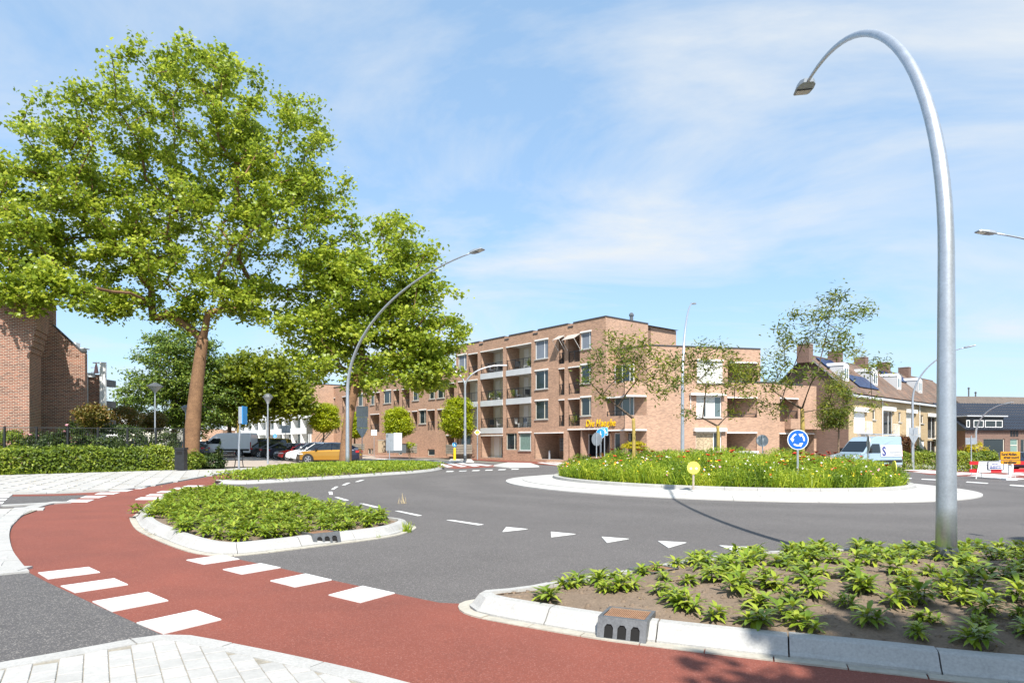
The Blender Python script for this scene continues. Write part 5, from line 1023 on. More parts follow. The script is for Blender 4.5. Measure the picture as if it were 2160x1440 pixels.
pink = mat('pink_petal', (.62, .28, .34), .7); poppy_m = mat('poppy_petal', (.66, .03, .012), .6); orange_p = mat('orange_petal', (.72, .16, .01), .6); white_p = mat('white_petal', (.75, .73, .68), .7); yel_p = mat('yellow_petal', (.75, .55, .02), .7); dred_p = mat('dark_red_petal', (.25, .012, .015), .6)
for i, (px, py, D, rx, ry, lm, lb_) in enumerate(((20, 930, 39.5, 28, 22, lm_hedge, 'loose light shrub behind the fence at the left edge'), (95, 935, 39.5, 40, 22, lm_dark, 'dark rose bush behind the black fence under the downpipe'), (150, 925, 40, 26, 30, lm_dark, 'dark shrub with a pink bloom against the gable'), (215, 938, 40.5, 40, 20, lm_dark, 'dark shrub behind the fence, second from the rose bush'), (275, 932, 45, 36, 26, lm_dark, 'dark shrub behind the fence under the middle round tree'), (345, 935, 46, 34, 24, lm_dark, 'dark shrub behind the fence beside the conical lamp'), (240, 905, 46, 60, 9, lm_dark, 'low clipped dark hedge under the round headed trees'))):
    bush('garden_shrub', lb_, px, py, D, rx, ry, lm, 60+i, 2600, .14, flowers=(2, pink) if i in (1, 2) else None)
bush('garden_shrub', 'bright shrub at the foot of the plane trunk', 408, 972, 37.5, 22, 20, lm_hedge, 71, 2400, .13); bush('garden_shrub', 'darker shrub between the plane trunk and the bench', 445, 975, 39, 26, 17, lm_dark, 72, 2600, .13); bush('garden_shrub', 'upright shrub touching the bench end', 462, 958, 39.5, 7, 26, lm_dark, 73, 700, .12)
for i, (px, py, D, rx, ry, lm, lb_, fl_) in enumerate(((1908, 940, 53, 19, 21, lm_red, 'round reddish shrub behind the light blue van', None), (1925, 955, 54, 16, 18, lm_dark, 'dark shrub in the terrace front garden', None), (1945, 962, 54.5, 14, 14, lm_hedge, 'green shrub in front of the terraced houses', None), (2040, 955, 55, 14, 14, lm_red, 'reddish shrub right of the near lamp post', None), (2058, 955, 54, 22, 22, lm_yel, 'golden yellow shrub in front of the black roofed house', None), (2080, 962, 52, 20, 11, lm_hedge, 'clipped green shrub beside the golden shrub', None))):
    bush('garden_shrub', lb_, px, py, D, rx, ry, lm, 80+i, 2200, .15)
leafy_box('hedge', 'low clipped hedge in front of the terraced houses', 'hedge', at(1893, 980, 52), at(1990, 985, 53.5), .9, 1.0, 4500, .14, lm_hedge, 91, z0=-.5); leafy_box('hedge', 'low green hedge right of the lamp post by the barrier', 'hedge', at(2012, 980, 50), at(2060, 985, 50), .9, 1.0, 2200, .14, lm_hedge, 92, z0=-.5)
bush('planter_shrub', 'spreading golden shrub on the corner terrace under the lettering', 1338, 940, 53.3, 24, 8, lm_yel, 95, 1500, .14); 
bush('planter_shrub', 'red flowering plant on the corner terrace', 1352, 950, 53, 10, 4, leaf_mat('red_bloom', (.3, .01, .02), (.5, .015, .03), (.6, .03, .05)), 96, 400, .12)
# ---- low plants in the beds
def leaf_mesh(var, bend=.35, nm='leaf'):
    L, W = 1.0, .30; rows = [(0, .05), (.25, .72), (.55, 1), (.82, .62), (1, .02)]; vs = []; fs = []
    for t_, w_ in rows:
        z = .10*math.sin(t_*2.2)-bend*t_*t_; vs += [(-W*w_/2, t_*L, z+.05*w_), (0, t_*L, z), (W*w_/2, t_*L, z+.05*w_)]
    for i in range(len(rows)-1):
        for j in range(2): a = i*3+j; fs.append([a, a+1, a+4, a+3])
    V_ = np.array(vs); me = np_mesh(nm, V_, np.array(fs), np.full(len(V_), var), lm_bed); me.polygons.foreach_set('use_smooth', [True]*len(fs)); return me
LEAF = [leaf_mesh(v, b_) for v, b_ in ((.15, .3), (.35, .45), (.5, .2), (.65, .4), (.8, .3), (.95, .5))]
def plant_layout(rng, shoots, hgt):
    """leaf matrices of one plant: whorls of long leaves on short shoots"""
    M = []; st = []
    for s in range(shoots):
        a = rng.uniform(0, 6.28); lean = rng.uniform(.35, 1.0) if s else .15; h = hgt*rng.uniform(.7, 1.1); tip = Vector((math.cos(a)*math.sin(lean)*h, math.sin(a)*math.sin(lean)*h, math.cos(lean)*h)); st.append(tip)
        for lvl in range(2):
            n = 7 if lvl else 6; base = tip*(1-.3*lvl)
            for k in range(n):
                az = a+k*6.283/n+lvl*.5+rng.uniform(-.25, .25); el = (rng.uniform(.2, .95) if lvl == 0 else rng.uniform(-.15, .35)); L = rng.uniform(.12, .175)
                y = Vector((math.cos(az)*math.cos(el), math.sin(az)*math.cos(el), math.sin(el))); x = y.cross(Vector((0, 0, 1))).normalized(); z = x.cross(y)
                R_ = Matrix((x, y, z)).transposed().to_4x4(); M.append((Matrix.Translation(base) @ R_ @ Matrix.Diagonal((L, L, L, 1)), rng.randrange(6)))
    return M, st
def bed_points(key, rng, dmin, nmax, lo=.0, hi=.93, box=None):
    o, inner, cen, hh = BEDS[key]; n = len(inner); w_ = [abs((inner[i]-cen).cross(inner[(i+1) % n]-cen)) if False else abs((inner[i].x-cen.x)*(inner[(i+1) % n].y-cen.y)-(inner[(i+1) % n].x-cen.x)*(inner[i].y-cen.y)) for i in range(n)]
    res = []; tries = 0
    while len(res) < nmax and tries < 30000:
        tries += 1; i = rng.choices(range(n), w_)[0]; k = math.sqrt(rng.uniform(lo, hi*hi)); q = cen.lerp(inner[i].lerp(inner[(i+1) % n], rng.random()), k)
        if box and not (box[0] < q.x < box[1] and box[2] < q.y < box[3]): continue
        if all((q-r[0]).length > dmin for r in res): res.append((q, hh(k)))
    return res
rp_ = random.Random(8); LAY = [plant_layout(random.Random(100+i), rp_.choice((3, 3, 4)), .13) for i in range(7)]
STEM = []
for M, st in LAY:
    mb = MB()
    for tip in st: mb.tube([(0, 0, -.03), tip*.5, tip], [.007, .006, .004], 5)
    STEM.append(mb.mesh('stem', mat('green_stem_%d' % len(STEM), (.10, .11, .03), .7)))
for q, hz in bed_points('near', random.Random(21), .205, 300, hi=.96, box=(-.6, 9.5, 3, 11)):
    if q.x < .1 and rp_.random() < .3: continue
    k = rp_.randrange(7); s = rp_.uniform(.6, 1.08); t = thing('laurel_plant', 'low laurel plant with whorls of long glossy leaves in the near bed', 'plant', V3(q.x, q.y, hz-.01), rp_.uniform(0, 6.28), 'laurel plants in the near bed'); t.scale = (s, s, s*rp_.uniform(.8, 1.1))
    link('stem', STEM[k], t)
    for Mx, li in LAY[k][0]: o = link('leaf', LEAF[(li+rp_.choice((0, 0, 1))) % 6], t); o.matrix_local = Mx
# island bed: whole plants, one mesh each
PL = []
for i in range(6):
    M, st = plant_layout(random.Random(300+i), 4+i % 2, .17); vs = []; fs = []; va = []; c = 0
    for Mx, li in M:
        me = LEAF[li]; P = np.array([Mx @ v.co for v in me.vertices]); F_ = np.array([list(p.vertices) for p in me.polygons])+c; c += len(P); vs.append(P); fs.append(F_); va.append(np.full(len(P), (.15, .35, .5, .65, .8, .95)[li]))
    PL.append(np_mesh('low_plant', np.vstack(vs), np.vstack(fs), np.concatenate(va), lm_bed))
for q, hz in bed_points('island', random.Random(31), .22, 300, hi=.97):
    o = link('low_plant', PL[rp_.randrange(6)], None, V3(q.x, q.y, hz-.01)); s = rp_.uniform(.72, 1.05); o.scale = (s, s, s); o.rotation_euler.z = rp_.uniform(0, 6.28); tag(o, 'low leafy plant in the drop shaped island bed', 'plant', 'low plants in the island bed')
# far bed ground cover
rng = np.random.default_rng(77); pts = bed_points('far', random.Random(41), .14, 1500, hi=.98); P = np.array([tuple(V3(q.x, q.y, hz)) for q, hz in pts]); P = np.repeat(P, 16, 0)+rng.normal(size=(len(P)*16, 3))*np.array([.16, .16, .0]); n = len(P); P[:, 2] += rng.uniform(.02, .36, n)
up = rng.normal(size=(n, 3))*.6; up[:, 2] += .6; up[:, 1] -= .3; V_, F_, k = leaf_field(P, up, rng.uniform(.10, .2, n), (T_NARROW[0]*np.array([1.7, 1, 1]), T_NARROW[1]), rng); o = link('ground_cover', np_mesh('ground_cover', V_, F_, np.repeat(rng.beta(2, 2, n), k), lm_cover)); tag(o, 'yellow green ground cover filling the long narrow bed', 'plants', kind='stuff')
# ---- wildflower meadow on the roundabout
rng = np.random.default_rng(5); n = 34000; a = rng.uniform(0, 6.283, n); r = 6.9*np.sqrt(rng.uniform(0, 1, n)); near = (np.sin(a) < .35) | (r < 4); a, r = a[near], r[near]; n = len(a)
X = RC.x+r*np.cos(a); Y = RC.y+r*np.sin(a); Z = -S*X+.24+.25*(1-r/6.9); hts = (.42+.30*(1-(r/6.9)**6))*rng.uniform(.45, 1.4, n)*(1+.22*np.sin(X*1.7)*np.cos(Y*1.3+1)+.12*np.sin(X*4.3+1))
P = np.stack([X, Y, Z], 1); fw = rng.normal(size=(n, 3))*.34; fw[:, 2] = 1; up = rng.normal(size=(n, 3)); up[:, 2] *= .1
V1, F1, k1_ = leaf_field(P, up, hts, T_BLADE, rng, fwd=fw); va1 = np.repeat(np.clip(rng.beta(2, 2, n)+.3*np.sin(X*1.9+2)*np.sin(Y*2.3)+.15*np.sin(X*5.1), 0, 1), k1_)
m = 110000; a = rng.uniform(0, 6.283, m); r = 6.95*np.sqrt(rng.uniform(0, 1, m)); near = (np.sin(a) < .35) | (r < 4); a, r = a[near], r[near]; m = len(a); X = RC.x+r*np.cos(a); Y = RC.y+r*np.sin(a); hm = (.46+.36*(1-(r/6.9)**6))*(1+.24*np.sin(X*1.7)*np.cos(Y*1.3+1)+.14*np.sin(X*4.3+1))
P = np.stack([X+rng.normal(size=m)*.05, Y+rng.normal(size=m)*.05, -S*X+.26+.25*(1-r/6.9)+hm*rng.uniform(.03, 1.12, m)**.9], 1); up = rng.normal(size=(m, 3))*.7; up[:, 2] += .4; up[:, 1] -= .3; V2, F2_, k2_ = leaf_field(P, up, rng.uniform(.045, .13, m), (T_NARROW[0]*np.array([1.5, 1, 1]), T_NARROW[1]), rng)
va2 = np.repeat(np.clip(rng.beta(2, 2, m)+.3*np.sin(X*1.9+2)*np.sin(Y*2.3)+.15*np.sin(X*5.1), 0, 1), k2_)
o = link('wildflower_meadow', np_mesh('wildflower_meadow', np.vstack([V1, V2]), np.vstack([F1, F2_+len(V1)]), np.concatenate([va1, va2]), lm_meadow)); tag(o, 'tall yellow green wildflower meadow on the roundabout', 'meadow', kind='stuff')
q = 700; a = rng.uniform(3.0, 6.6, q); r = 6.9*np.sqrt(rng.uniform(.05, 1, q)); X = RC.x+r*np.cos(a); Y = RC.y+r*np.sin(a); P = np.stack([X, Y, -S*X+.3+.25*(1-r/6.9)+(.45+.32*(1-(r/6.9)**6))*rng.uniform(.55, 1.15, q)], 1); up = rng.normal(size=(q, 3))*.4; up[:, 2] += .7; up[:, 1] -= .5
V_, F_, k = leaf_field(P, up, rng.uniform(.04, .085, q), T_PLANE, rng); fm_ = np.repeat(rng.choice(4, q, p=[.42, .36, .12, .10]), len(T_PLANE[1])); o = link('small_flowers', np_mesh('small_flowers', V_, F_, np.zeros(len(V_)), [yel_p, white_p, pink, orange_p], fm_)); tag(o, 'tiny yellow and white flowers scattered through the meadow', 'flowers', kind='stuff')
# single poppies that stand out
def flower_mesh(m_, r_, h):
    mb = MB(); mb.tube([(0, 0, 0), (.02, .01, h*.55), (0, 0, h)], [.006, .005, .004], 4); st = mb.mesh('stem', mat('flower_stem_%d' % len(MATS), (.12, .17, .03), .8)); mb = MB()
    for k in range(5):
        a = k*6.283/5; c, s_ = math.cos(a), math.sin(a); c2, s2 = math.cos(a+.75), math.sin(a+.75); c0, s0 = math.cos(a-.75), math.sin(a-.75)
        mb.add([(0, 0, h), (c0*r_*.8, s0*r_*.8, h+r_*.45), (c*r_, s_*r_, h+r_*.55), (c2*r_*.8, s2*r_*.8, h+r_*.45)], [[0, 1, 2, 3]])
    pt = mb.mesh('petals', m_); mb = MB(); mb.lathe((0, 0, h), [(.3*r_, 0), (.3*r_, .25*r_), (.1*r_, .4*r_)], 6); ct = mb.mesh('flower_centre', yel_p if m_ is not poppy_m else black_m); return st, pt, ct
FLW = [(flower_mesh(poppy_m, .10, 1.02), 'red poppy standing above the meadow', 'red poppies'), (flower_mesh(orange_p, .08, .9), 'orange bloom standing above the meadow', 'orange blooms'), (flower_mesh(pink, .075, .98), 'pink cosmos standing above the meadow', 'pink cosmos'), (flower_mesh(dred_p, .07, .95), 'dark red bloom standing above the meadow', 'dark red blooms')]
rf_ = random.Random(17)
for i in range(150):
    a = rf_.uniform(math.pi*.92, math.pi*2.12); r = 6.6*math.sqrt(rf_.uniform(.15, .97)); x, y = RC.x+r*math.cos(a), RC.y+r*math.sin(a); k = rf_.choices(range(4), (.42, .25, .18, .15))[0]; (st, pt, ct), lb_, gp_ = FLW[k]
    t = thing('poppy' if k == 0 else 'meadow_flower', lb_, 'flower', V3(x, y, .26+.25*(1-r/6.9)), rf_.uniform(0, 6.28), gp_); s = rf_.uniform(.72, 1.08)*(1 if r < 5.8 else .8); t.scale = (s*1.05, s*1.05, s); t.rotation_euler = (rf_.uniform(-.1, .25), rf_.uniform(-.12, .12), rf_.uniform(0, 6.28)); link('stem', st, t); link('petals', pt, t); link('flower_centre', ct, t)
# ---- grass tufts at kerbs and verge
def tuft(pos, n, h, seed, label, lm=lm_meadow):
    rng = np.random.default_rng(seed); P = np.zeros((n, 3)); P[:, :2] = rng.normal(size=(n, 2))*h*.16; fw = rng.normal(size=(n, 3))*.45; fw[:, 2] = 1; V_, F_, k = leaf_field(P, np.stack([rng.normal(size=n), rng.normal(size=n), np.full(n, .1)], 1), rng.uniform(.4, 1, n)*h, T_BLADE, rng, fwd=fw); o = link('grass_tuft', np_mesh('grass_tuft', V_, F_, np.repeat(rng.random(n), k), lm), None, pos); tag(o, label, 'grass')
tuft(G(858, 1122), 60, .24, 1, 'grass tuft growing at the pointed end of the island bed'); tuft(G(1352, 1349), 26, .11, 2, 'small grass tuft in front of the rusty kerb drain'); tuft(G(383, 1147), 22, .12, 3, 'grass tuft on the inner side of the island kerb beside the red path'); tuft(G(340, 1128), 30, .1, 4, 'dry weeds against the island kerb'); tuft(G(1620, 1378), 24, .09, 5, 'weeds sprouting from the wide open kerb joint'); tuft(G(850, 1062), 14, .32, 6, 'dry seeding grass stalks standing on the road', mat('dry_grass', (.5, .40, .24), .9)); tuft(G(665, 1150), 20, .1, 7, 'weeds beside the small iron drain'); tuft(G(800, 1135), 18, .09, 8, 'weeds along the near kerb of the island bed')
rng = np.random.default_rng(6); n = 9000; u = rng.random(n); Pn = np.array([tuple(G(lerp(-60, 400, t_), lerp(1002.5, 990.5, t_)-rng.uniform(-.5, 6))) for t_ in u]); fw = rng.normal(size=(n, 3))*.5; fw[:, 2] = 1; V_, F_, k = leaf_field(Pn, rng.normal(size=(n, 3))*np.array([1, 1, .1]), rng.uniform(.06, .24, n), (T_BLADE[0]*np.array([2, 1, 1]), T_BLADE[1]), rng, fwd=fw); o = link('verge_grass', np_mesh('verge_grass', V_, F_, np.repeat(rng.random(n), k), lm_hedge)); tag(o, 'short grass verge under the long hedge', 'grass', kind='stuff')
# ---- tree behind the viewer that shades the bottom right corner
tree('street_tree', 'street tree behind the viewer shading the right corner of the near bed', [((14.5, -5.5, -.4), .3), ((14.2, -5.2, 2), .26), ((13.6, -4.6, 4.4), .22)], [((8.7, -2.3, 8.2), (3.2, 2.8, 1.8), 120), ((5.2, -3.9, 8.2), (2.8, 2.0, 1.4), 85), ((11.8, .8, 8.3), (3.4, 3.2, 2.0), 110), ((11, -5, 8.6), (4, 3.4, 2.4), 70), ((15.5, 3.5, 8.3), (3, 3, 2), 60)], T_PLANE, .34, lm_plane, bark_p, 99, sig=.5, per=90, inner=.05)
# clods and pebbles on the bare soil
rng = np.random.default_rng(12)
cube = np.array([[-1, -1, -.6], [1, -1, -.5], [1, 1, -.6], [-1, 1, -.5], [-.6, -.7, .6], [.7, -.5, .5], [.5, .7, .7], [-.7, .5, .5]], float)*.5; cf = np.array([[4, 5, 6, 7], [0, 1, 5, 4], [1, 2, 6, 5], [2, 3, 7, 6], [3, 0, 4, 7]])
for key, nm_, dm, lb_ in (('near', 4200, .035, 'clods of dry soil on the near bed'), ('island', 1500, .05, 'clods of dry soil on the island bed')):
    pp = bed_points(key, random.Random(61), 0.0, nm_, hi=.97, box=(-3, 9.5, 3, 11) if key == 'near' else None); n = len(pp); Cc = np.array([tuple(V3(q.x, q.y, hz+.002)) for q, hz in pp]); sz = rng.lognormal(math.log(.012), .55, n).clip(.004, .04); ca = rng.uniform(0, 6.28, n); x = np.stack([np.cos(ca), np.sin(ca), np.zeros(n)], 1); y = np.stack([-np.sin(ca), np.cos(ca), np.zeros(n)], 1)
    tv = cube[None]*(1+rng.normal(size=(n, 8, 3))*.18); Vv = Cc[:, None]+sz[:, None, None]*2*(tv[..., 0:1]*x[:, None]+tv[..., 1:2]*y[:, None]+tv[..., 2:3]*np.array([0, 0, 1.])); Ff = (cf[None]+(np.arange(n)*8)[:, None, None]).reshape(-1, 4); o = link('soil_clods', np_mesh('soil_clods', Vv.reshape(-1, 3), Ff, np.zeros(n*8), soil)); tag(o, lb_, 'soil', kind='stuff')

# dry leaves lying on the soil and in the gutters
rng = np.random.default_rng(33); pp = bed_points('near', random.Random(71), 0.0, 260, hi=.98, box=(-3, 9, 3, 11))+bed_points('island', random.Random(72), 0.0, 90, hi=.99); P = np.array([tuple(V3(q.x, q.y, hz+.012)) for q, hz in pp]); g_ = [G(x+rng.uniform(-6, 6), y+rng.uniform(-3, 3)) for x, y in [(300+rng.uniform(0, 60), 1112+rng.uniform(0, 25)) for _ in range(40)]+[(rng.uniform(60, 400), rng.uniform(1005, 1036)) for _ in range(90)]]; P = np.vstack([P, np.array([(v.x, v.y, v.z+.045) for v in g_])]); n = len(P); up = rng.normal(size=(n, 3))*.35; up[:, 2] = 1
V_, F_, k = leaf_field(P, up, rng.uniform(.025, .07, n), T_OVAL, rng); o = link('dry_leaves', np_mesh('dry_leaves', V_, F_, np.repeat(rng.random(n), k), leaf_mat('dry_leaf', (.16, .10, .04), (.30, .22, .08), (.42, .36, .12), .1))); tag(o, 'fallen dry leaves scattered on the soil and paving', 'leaves', kind='stuff')
# ================================================================ street furniture
def arched_lamp(name, label, base, head, zv, pm=1.393, r0=.113, r1=.032, group='arched street lamps'):
    base = Vector(base); head = Vector(head); t = thing(name, label, 'street lamp', base, 0, group); d = (head-base); d.z = 0; reach = d.length; d.normalize()
    a = reach/(1-math.cos(pm)); bz = (head.z-base.z-zv)/math.sin(pm); pts = [Vector((0, 0, zv*i/6)) for i in range(6)]
    pts += [d*(a*(1-math.cos(pm*i/26)))+Vector((0, 0, zv+bz*math.sin(pm*i/26))) for i in range(27)]
    L = [0]
    for i in range(1, len(pts)): L.append(L[-1]+(pts[i]-pts[i-1]).length)
    mb = MB(); mb.tube(pts, [lerp(r0, r1, (l/L[-1])**.9) for l in L], 20); mb.build('pole', steel, t, smooth=True)
    mb = MB(); mb.tube([(0, 0, -.05), (0, 0, .04), (0, 0, .1)], [r0*1.09, r0*1.09, r0*1.05], 20); mb.build('base_sleeve', steel_dk, t)
    tg = (pts[-1]-pts[-2]).normalized(); x = tg.cross(Vector((0, 0, 1))).normalized(); z = x.cross(tg); M = Matrix((x, tg, z)).transposed().to_4x4(); M.translation = pts[-1]; k = r1/.032
    mb = MB(); pr = [(-.06, .10, -.03, .05), (.05, .17, -.045, .055), (.3, .19, -.05, .05), (.62, .17, -.045, .02), (.70, .14, -.04, -.005)]; vs = []
    for y, w_, z0, z1 in pr: vs += [M @ (Vector(q)*k) for q in ((-w_, y, z0), (w_, y, z0), (w_*.85, y, z1), (-w_*.85, y, z1))]
    fs = [[i*4+j, i*4+(j+1) % 4, (i+1)*4+(j+1) % 4, (i+1)*4+j] for i in range(4) for j in range(4)]+[[3, 2, 1, 0], [16, 17, 18, 19]]; mb.add(vs, fs); ln = mb.build('luminaire', signback, t); fixn(ln)
    mb = MB(); mb.quad(*[M @ (Vector(q)*k) for q in ((-.14, .36, -.058), (.14, .36, -.058), (.125, .64, -.053), (-.125, .64, -.053))]); mb.build('lens', mat('lamp_lens', (.55, .53, .48), .2), ln) if 'lamp_lens' not in MATS else mb.build('lens', MATS['lamp_lens'], ln)
    mb = MB(); mb.box(-.16*k, .16*k, .3*k, .33*k, -.06*k, -.045*k, 0, M); mb.build('seam', black_m, ln); return t
arched_lamp('street_lamp', 'large galvanised arched lamp post in the near bed', (5.14, 7.9, .28), (5.14+6.7*math.sin(.192), 7.9+6.7*math.cos(.192), 9.464), 3.57)
b_ = G(733, 989, .15); arched_lamp('street_lamp', 'arched lamp post in the long narrow bed, in front of the cars', b_, at(995, 533, 31.0), 4.2)
arched_lamp('street_lamp', 'arched lamp post on the roundabout seen end on, leaning away', V3(9.5, 37.2, .02), at(1462, 640, 43.0), 4.6)
arched_lamp('street_lamp', 'arched lamp post in front of the terraced houses', V3(31.2, 52, .05), at(2035, 733, 50), 5.2, r0=.13)
arched_lamp('street_lamp', 'shorter arched lamp post beside the golden shrub', V3(41, 59, .05), at(2118, 852, 57), 2.9, r0=.13)
arched_lamp('street_lamp', 'arched lamp whose head reaches in from the right edge', V3(27.5, 27, 0), at(2096, 492, 26.5), 4.2)
tl = thing('street_lamp', 'twin arm lamp post on the white traffic island', 'street lamp', G(981, 972.5, .1)); o_ = Vector(tl.location); D = o_.y; mb = MB()
zf = at(981, 815, D).z-o_.z; mb.tube([(0, 0, 0), (0, 0, zf)], [.13, .09], 12); mb.tube([(0, 0, .0), (0, 0, .5)], .14, 12, 1); mb.build('pole', [steel, steel_dk], tl)
for tx, ty in ((1050, 769), (930, 772)):
    e = at(tx, ty, D)-o_; mb = MB(); pts = [Vector((0, 0, zf-.05))+Vector((e.x*(1-math.cos(1.45*i/12))/.88, 0, (e.z-zf)*math.sin(1.45*i/12))) for i in range(13)]; mb.tube(pts, [lerp(.085, .05, i/12) for i in range(13)], 8); arm = mb.build('arm', steel, tl)
    mb = MB(); s_ = 1 if e.x > 0 else -1; q = pts[-1]; mb.box(min(0, s_*.8), max(0, s_*.8), -.16, .16, -.05, .06, 0, Matrix.Translation(q)); mb.build('luminaire', greywhite, arm)
def cone_lamp(px, D, ytop, label, r=.42):
    b = gp(px, D); t = thing('park_lamp', label, 'lamp', b, 0, 'conical park lamps'); zt = at(px, ytop, D).z-b.z; mb = MB(); mb.tube([(0, 0, 0), (0, 0, zt*.3), (0, 0, zt-.7)], [.075, .055, .045], 10); mb.build('pole', steel, t)
    mb = MB(); mb.lathe((0, 0, zt-.72), [(.08, 0), (.1, .08), (.36*r/.42, .44)], 14); mb.build('diffuser', mat('opal_glass_%d' % px, (.36, .38, .40), .25), t); mb = MB(); mb.lathe((0, 0, zt-.28), [(r, 0), (r, .03), (.22, .22), (.05, .3)], 14); mb.build('lamp_cap', steel_dk, t)
cone_lamp(327, 47, 807, 'conical park lamp behind the fence at the left', .55); cone_lamp(565, 47.5, 830, 'conical park lamp beside the parked cars', .36); cone_lamp(392, 66, 854, 'conical park lamp just left of the plane trunk', .5)
# ---- signs
def disc(mb, r, y0, y1, n=28, mi=0, cx=0, cz=0, ri=None):
    vs = []; 
    for y in (y0, y1): vs += [(cx+r*math.cos(2*math.pi*k/n), y, cz+r*math.sin(2*math.pi*k/n)) for k in range(n)]
    mb.add(vs, [list(range(n)), list(range(n, 2*n))[::-1]]+[[k, n+k, n+(k+1) % n, (k+1) % n] for k in range(n)], mi)
def round_sign(label, px, py, D, r, yaw, front, base_h=.0, back=False, motif=None, name='traffic_sign', poler=.03):
    c = at(px, py, D); g = V3(c.x, c.y, base_h); t = thing(name, label, 'traffic sign', g, yaw); h = c.z-g.z
    mb = MB(); mb.tube([(0, .03, 0), (0, .03, h+r*.8)], poler, 8); mb.build('post', steel, t)
    mb = MB(); disc(mb, r, -.01, .015); pl = mb.build('plate', signback, t); fixn(pl); pl.location = (0, 0, h)
    mb = MB(); disc(mb, r*.985, -.014, -.0105); rm = mb.build('rim', white_m, pl); fixn(rm)
    mb = MB(); disc(mb, r*.92, -.018, -.0142); fc = mb.build('face', front, pl); fixn(fc)
    if motif == 'roundabout':
        for k in range(3):
            a0 = math.radians(-12+120*k); ra_, w_ = r*.56, r*.15; mb = MB(); n = 10; arc = math.radians(62); vs = []
            for i in range(n+1):
                a = a0+arc*i/n
                for rr_ in (ra_-w_/2, ra_+w_/2): vs.append((rr_*math.cos(a), -.021, rr_*math.sin(a)))
            mb.add(vs, [[2*i, 2*i+1, 2*i+3, 2*i+2] for i in range(n)]); a = a0+arc; tip = a+math.radians(36)
            mb.add([((ra_-w_*1.35)*math.cos(a), -.021, (ra_-w_*1.35)*math.sin(a)), ((ra_+w_*1.35)*math.cos(a), -.021, (ra_+w_*1.35)*math.sin(a)), (ra_*math.cos(tip), -.021, ra_*math.sin(tip))], [[0, 1, 2]]); mb.build('arrow', white_m, pl)
    if motif == 'arrow':
        mb = MB(); q = lambda x, z: (x*r, -.021, z*r); mb.add([q(-.1, .45), q(.1, .45), q(.1, -.1), q(.3, -.1), q(0, -.55), q(-.3, -.1), q(-.1, -.1)], [[0, 1, 2, 6], [2, 3, 4], [2, 4, 6], [4, 5, 6]]); mb.build('arrow', white_m, pl)
    return t
round_sign('blue roundabout sign with three white arrows, facing the viewer', 1683, 927, 23.5, .36, rad(-8), blue_sign, .25, motif='roundabout', poler=.04)
round_sign('blue roundabout sign seen nearly edge on in front of the van', 1832, 935, 30, .37, rad(72), blue_lt, .25, motif='roundabout')
round_sign('grey back of a round sign in front of the brown brick wall', 1608, 929, 33.5, .30, rad(180), blue_sign, .3, motif='roundabout')
round_sign('pale back of a round sign left of the roundabout', 1259, 926, 36, .36, rad(132), blue_lt, .1, motif='arrow')
round_sign('blue round sign partly hidden behind the zebra crossing sign', 1267, 914, 46, .36, rad(-38), blue_lt, .05, motif='arrow')
round_sign('small blue arrow sign above the yellow bollard', 959, 937, 62.5, .22, 0, blue_lt, .1, motif='arrow'); 
for px, py, yaw, lb_ in ((1463, 986, -5, 'yellow round board with tired eyes at the near edge of the meadow'), (1886, 985, 78, 'yellow round board seen edge on at the right of the meadow')):
    D = 21.6 if px < 1500 else 25; c = at(px, py, D); g = V3(c.x, c.y, .2); t = thing('meadow_sign', lb_, 'sign', g, rad(yaw)); h = c.z-g.z; r = .205 if px < 1500 else .25; mb = MB(); mb.box(-.03, .03, .012, .04, 0, h-r*.5); mb.build('post', mat('weathered_wood_%d' % px, (.36, .31, .25), .9), t); mb = MB(); disc(mb, r, -.01, .01); pl = mb.build('board', mat('lemon_board_%d' % px, (.80, .74, .10), .5), t); fixn(pl); pl.location = (0, 0, h)
    for s_ in (-1, 1):
        mb = MB(); disc(mb, .038, -.013, -.0105, 12, 0, s_*.085, -.025); e = mb.build('eye', white_m, pl); fixn(e); mb = MB(); disc(mb, .014, -.016, -.0132, 8, 0, s_*.075, -.03); e2 = mb.build('pupil', black_m, e)
    for z in (.03, .055, -.085): mb = MB(); mb.box(-.11, .11, -.013, -.0105, z-.006, z+.006); mb.build('printed_line', mat('lemon_line_%d_%d' % (px, int(z*1000)), (.62, .58, .12), .6), pl)
def plate_sign(label, px, py, D, wpx, hpx, yaw, fm, base_h=0, extra=None, post=True, name='traffic_sign', ptop=None, pbase=None):
    c = at(px, py, D); g = V3(c.x, c.y, base_h) if pbase is None else at(px, pbase, D); t = thing(name, label, 'traffic sign', g, yaw); h = c.z-g.z; w_, hh = wpx/FPX*D/2, hpx/FPX*D/2
    if post: mb = MB(); mb.tube([(0, .035, 0), (0, .035, h+(hh if ptop is None else ptop))], .032, 8); mb.build('post', steel, t)
    mb = MB(); mb.box(-w_, w_, -.012, .012, -hh, hh); pl = mb.build('plate', signback, t); pl.location = (0, 0, h); mb = MB(); mb.box(-w_*.97, w_*.97, -.016, -.0125, -hh*.97, hh*.97); mb.build('face', fm, pl); return t, pl, w_, hh
t, pl, w_, hh = plate_sign('blue square zebra crossing sign below the yellow lettering', 1275, 909.5, 48, 15, 17.5, rad(-10), white_m)
mb = MB(); mb.box(-w_*.9, w_*.9, -.02, -.0165, -hh*.9, hh*.9); mb.build('blue_field', blue_lt, pl); mb = MB(); mb.add([(-w_*.7, -.023, -hh*.45), (w_*.7, -.023, -hh*.45), (0, -.023, hh*.75)], [[0, 1, 2]]); mb.build('white_triangle', white_m, pl)
mb = MB(); mb.tube([(0, -.026, -hh*.3), (0, -.026, hh*.1)], .035, 6); mb.lathe((0, -.026, hh*.12), [(.03, 0), (.045, .04), (.02, .08)], 6)
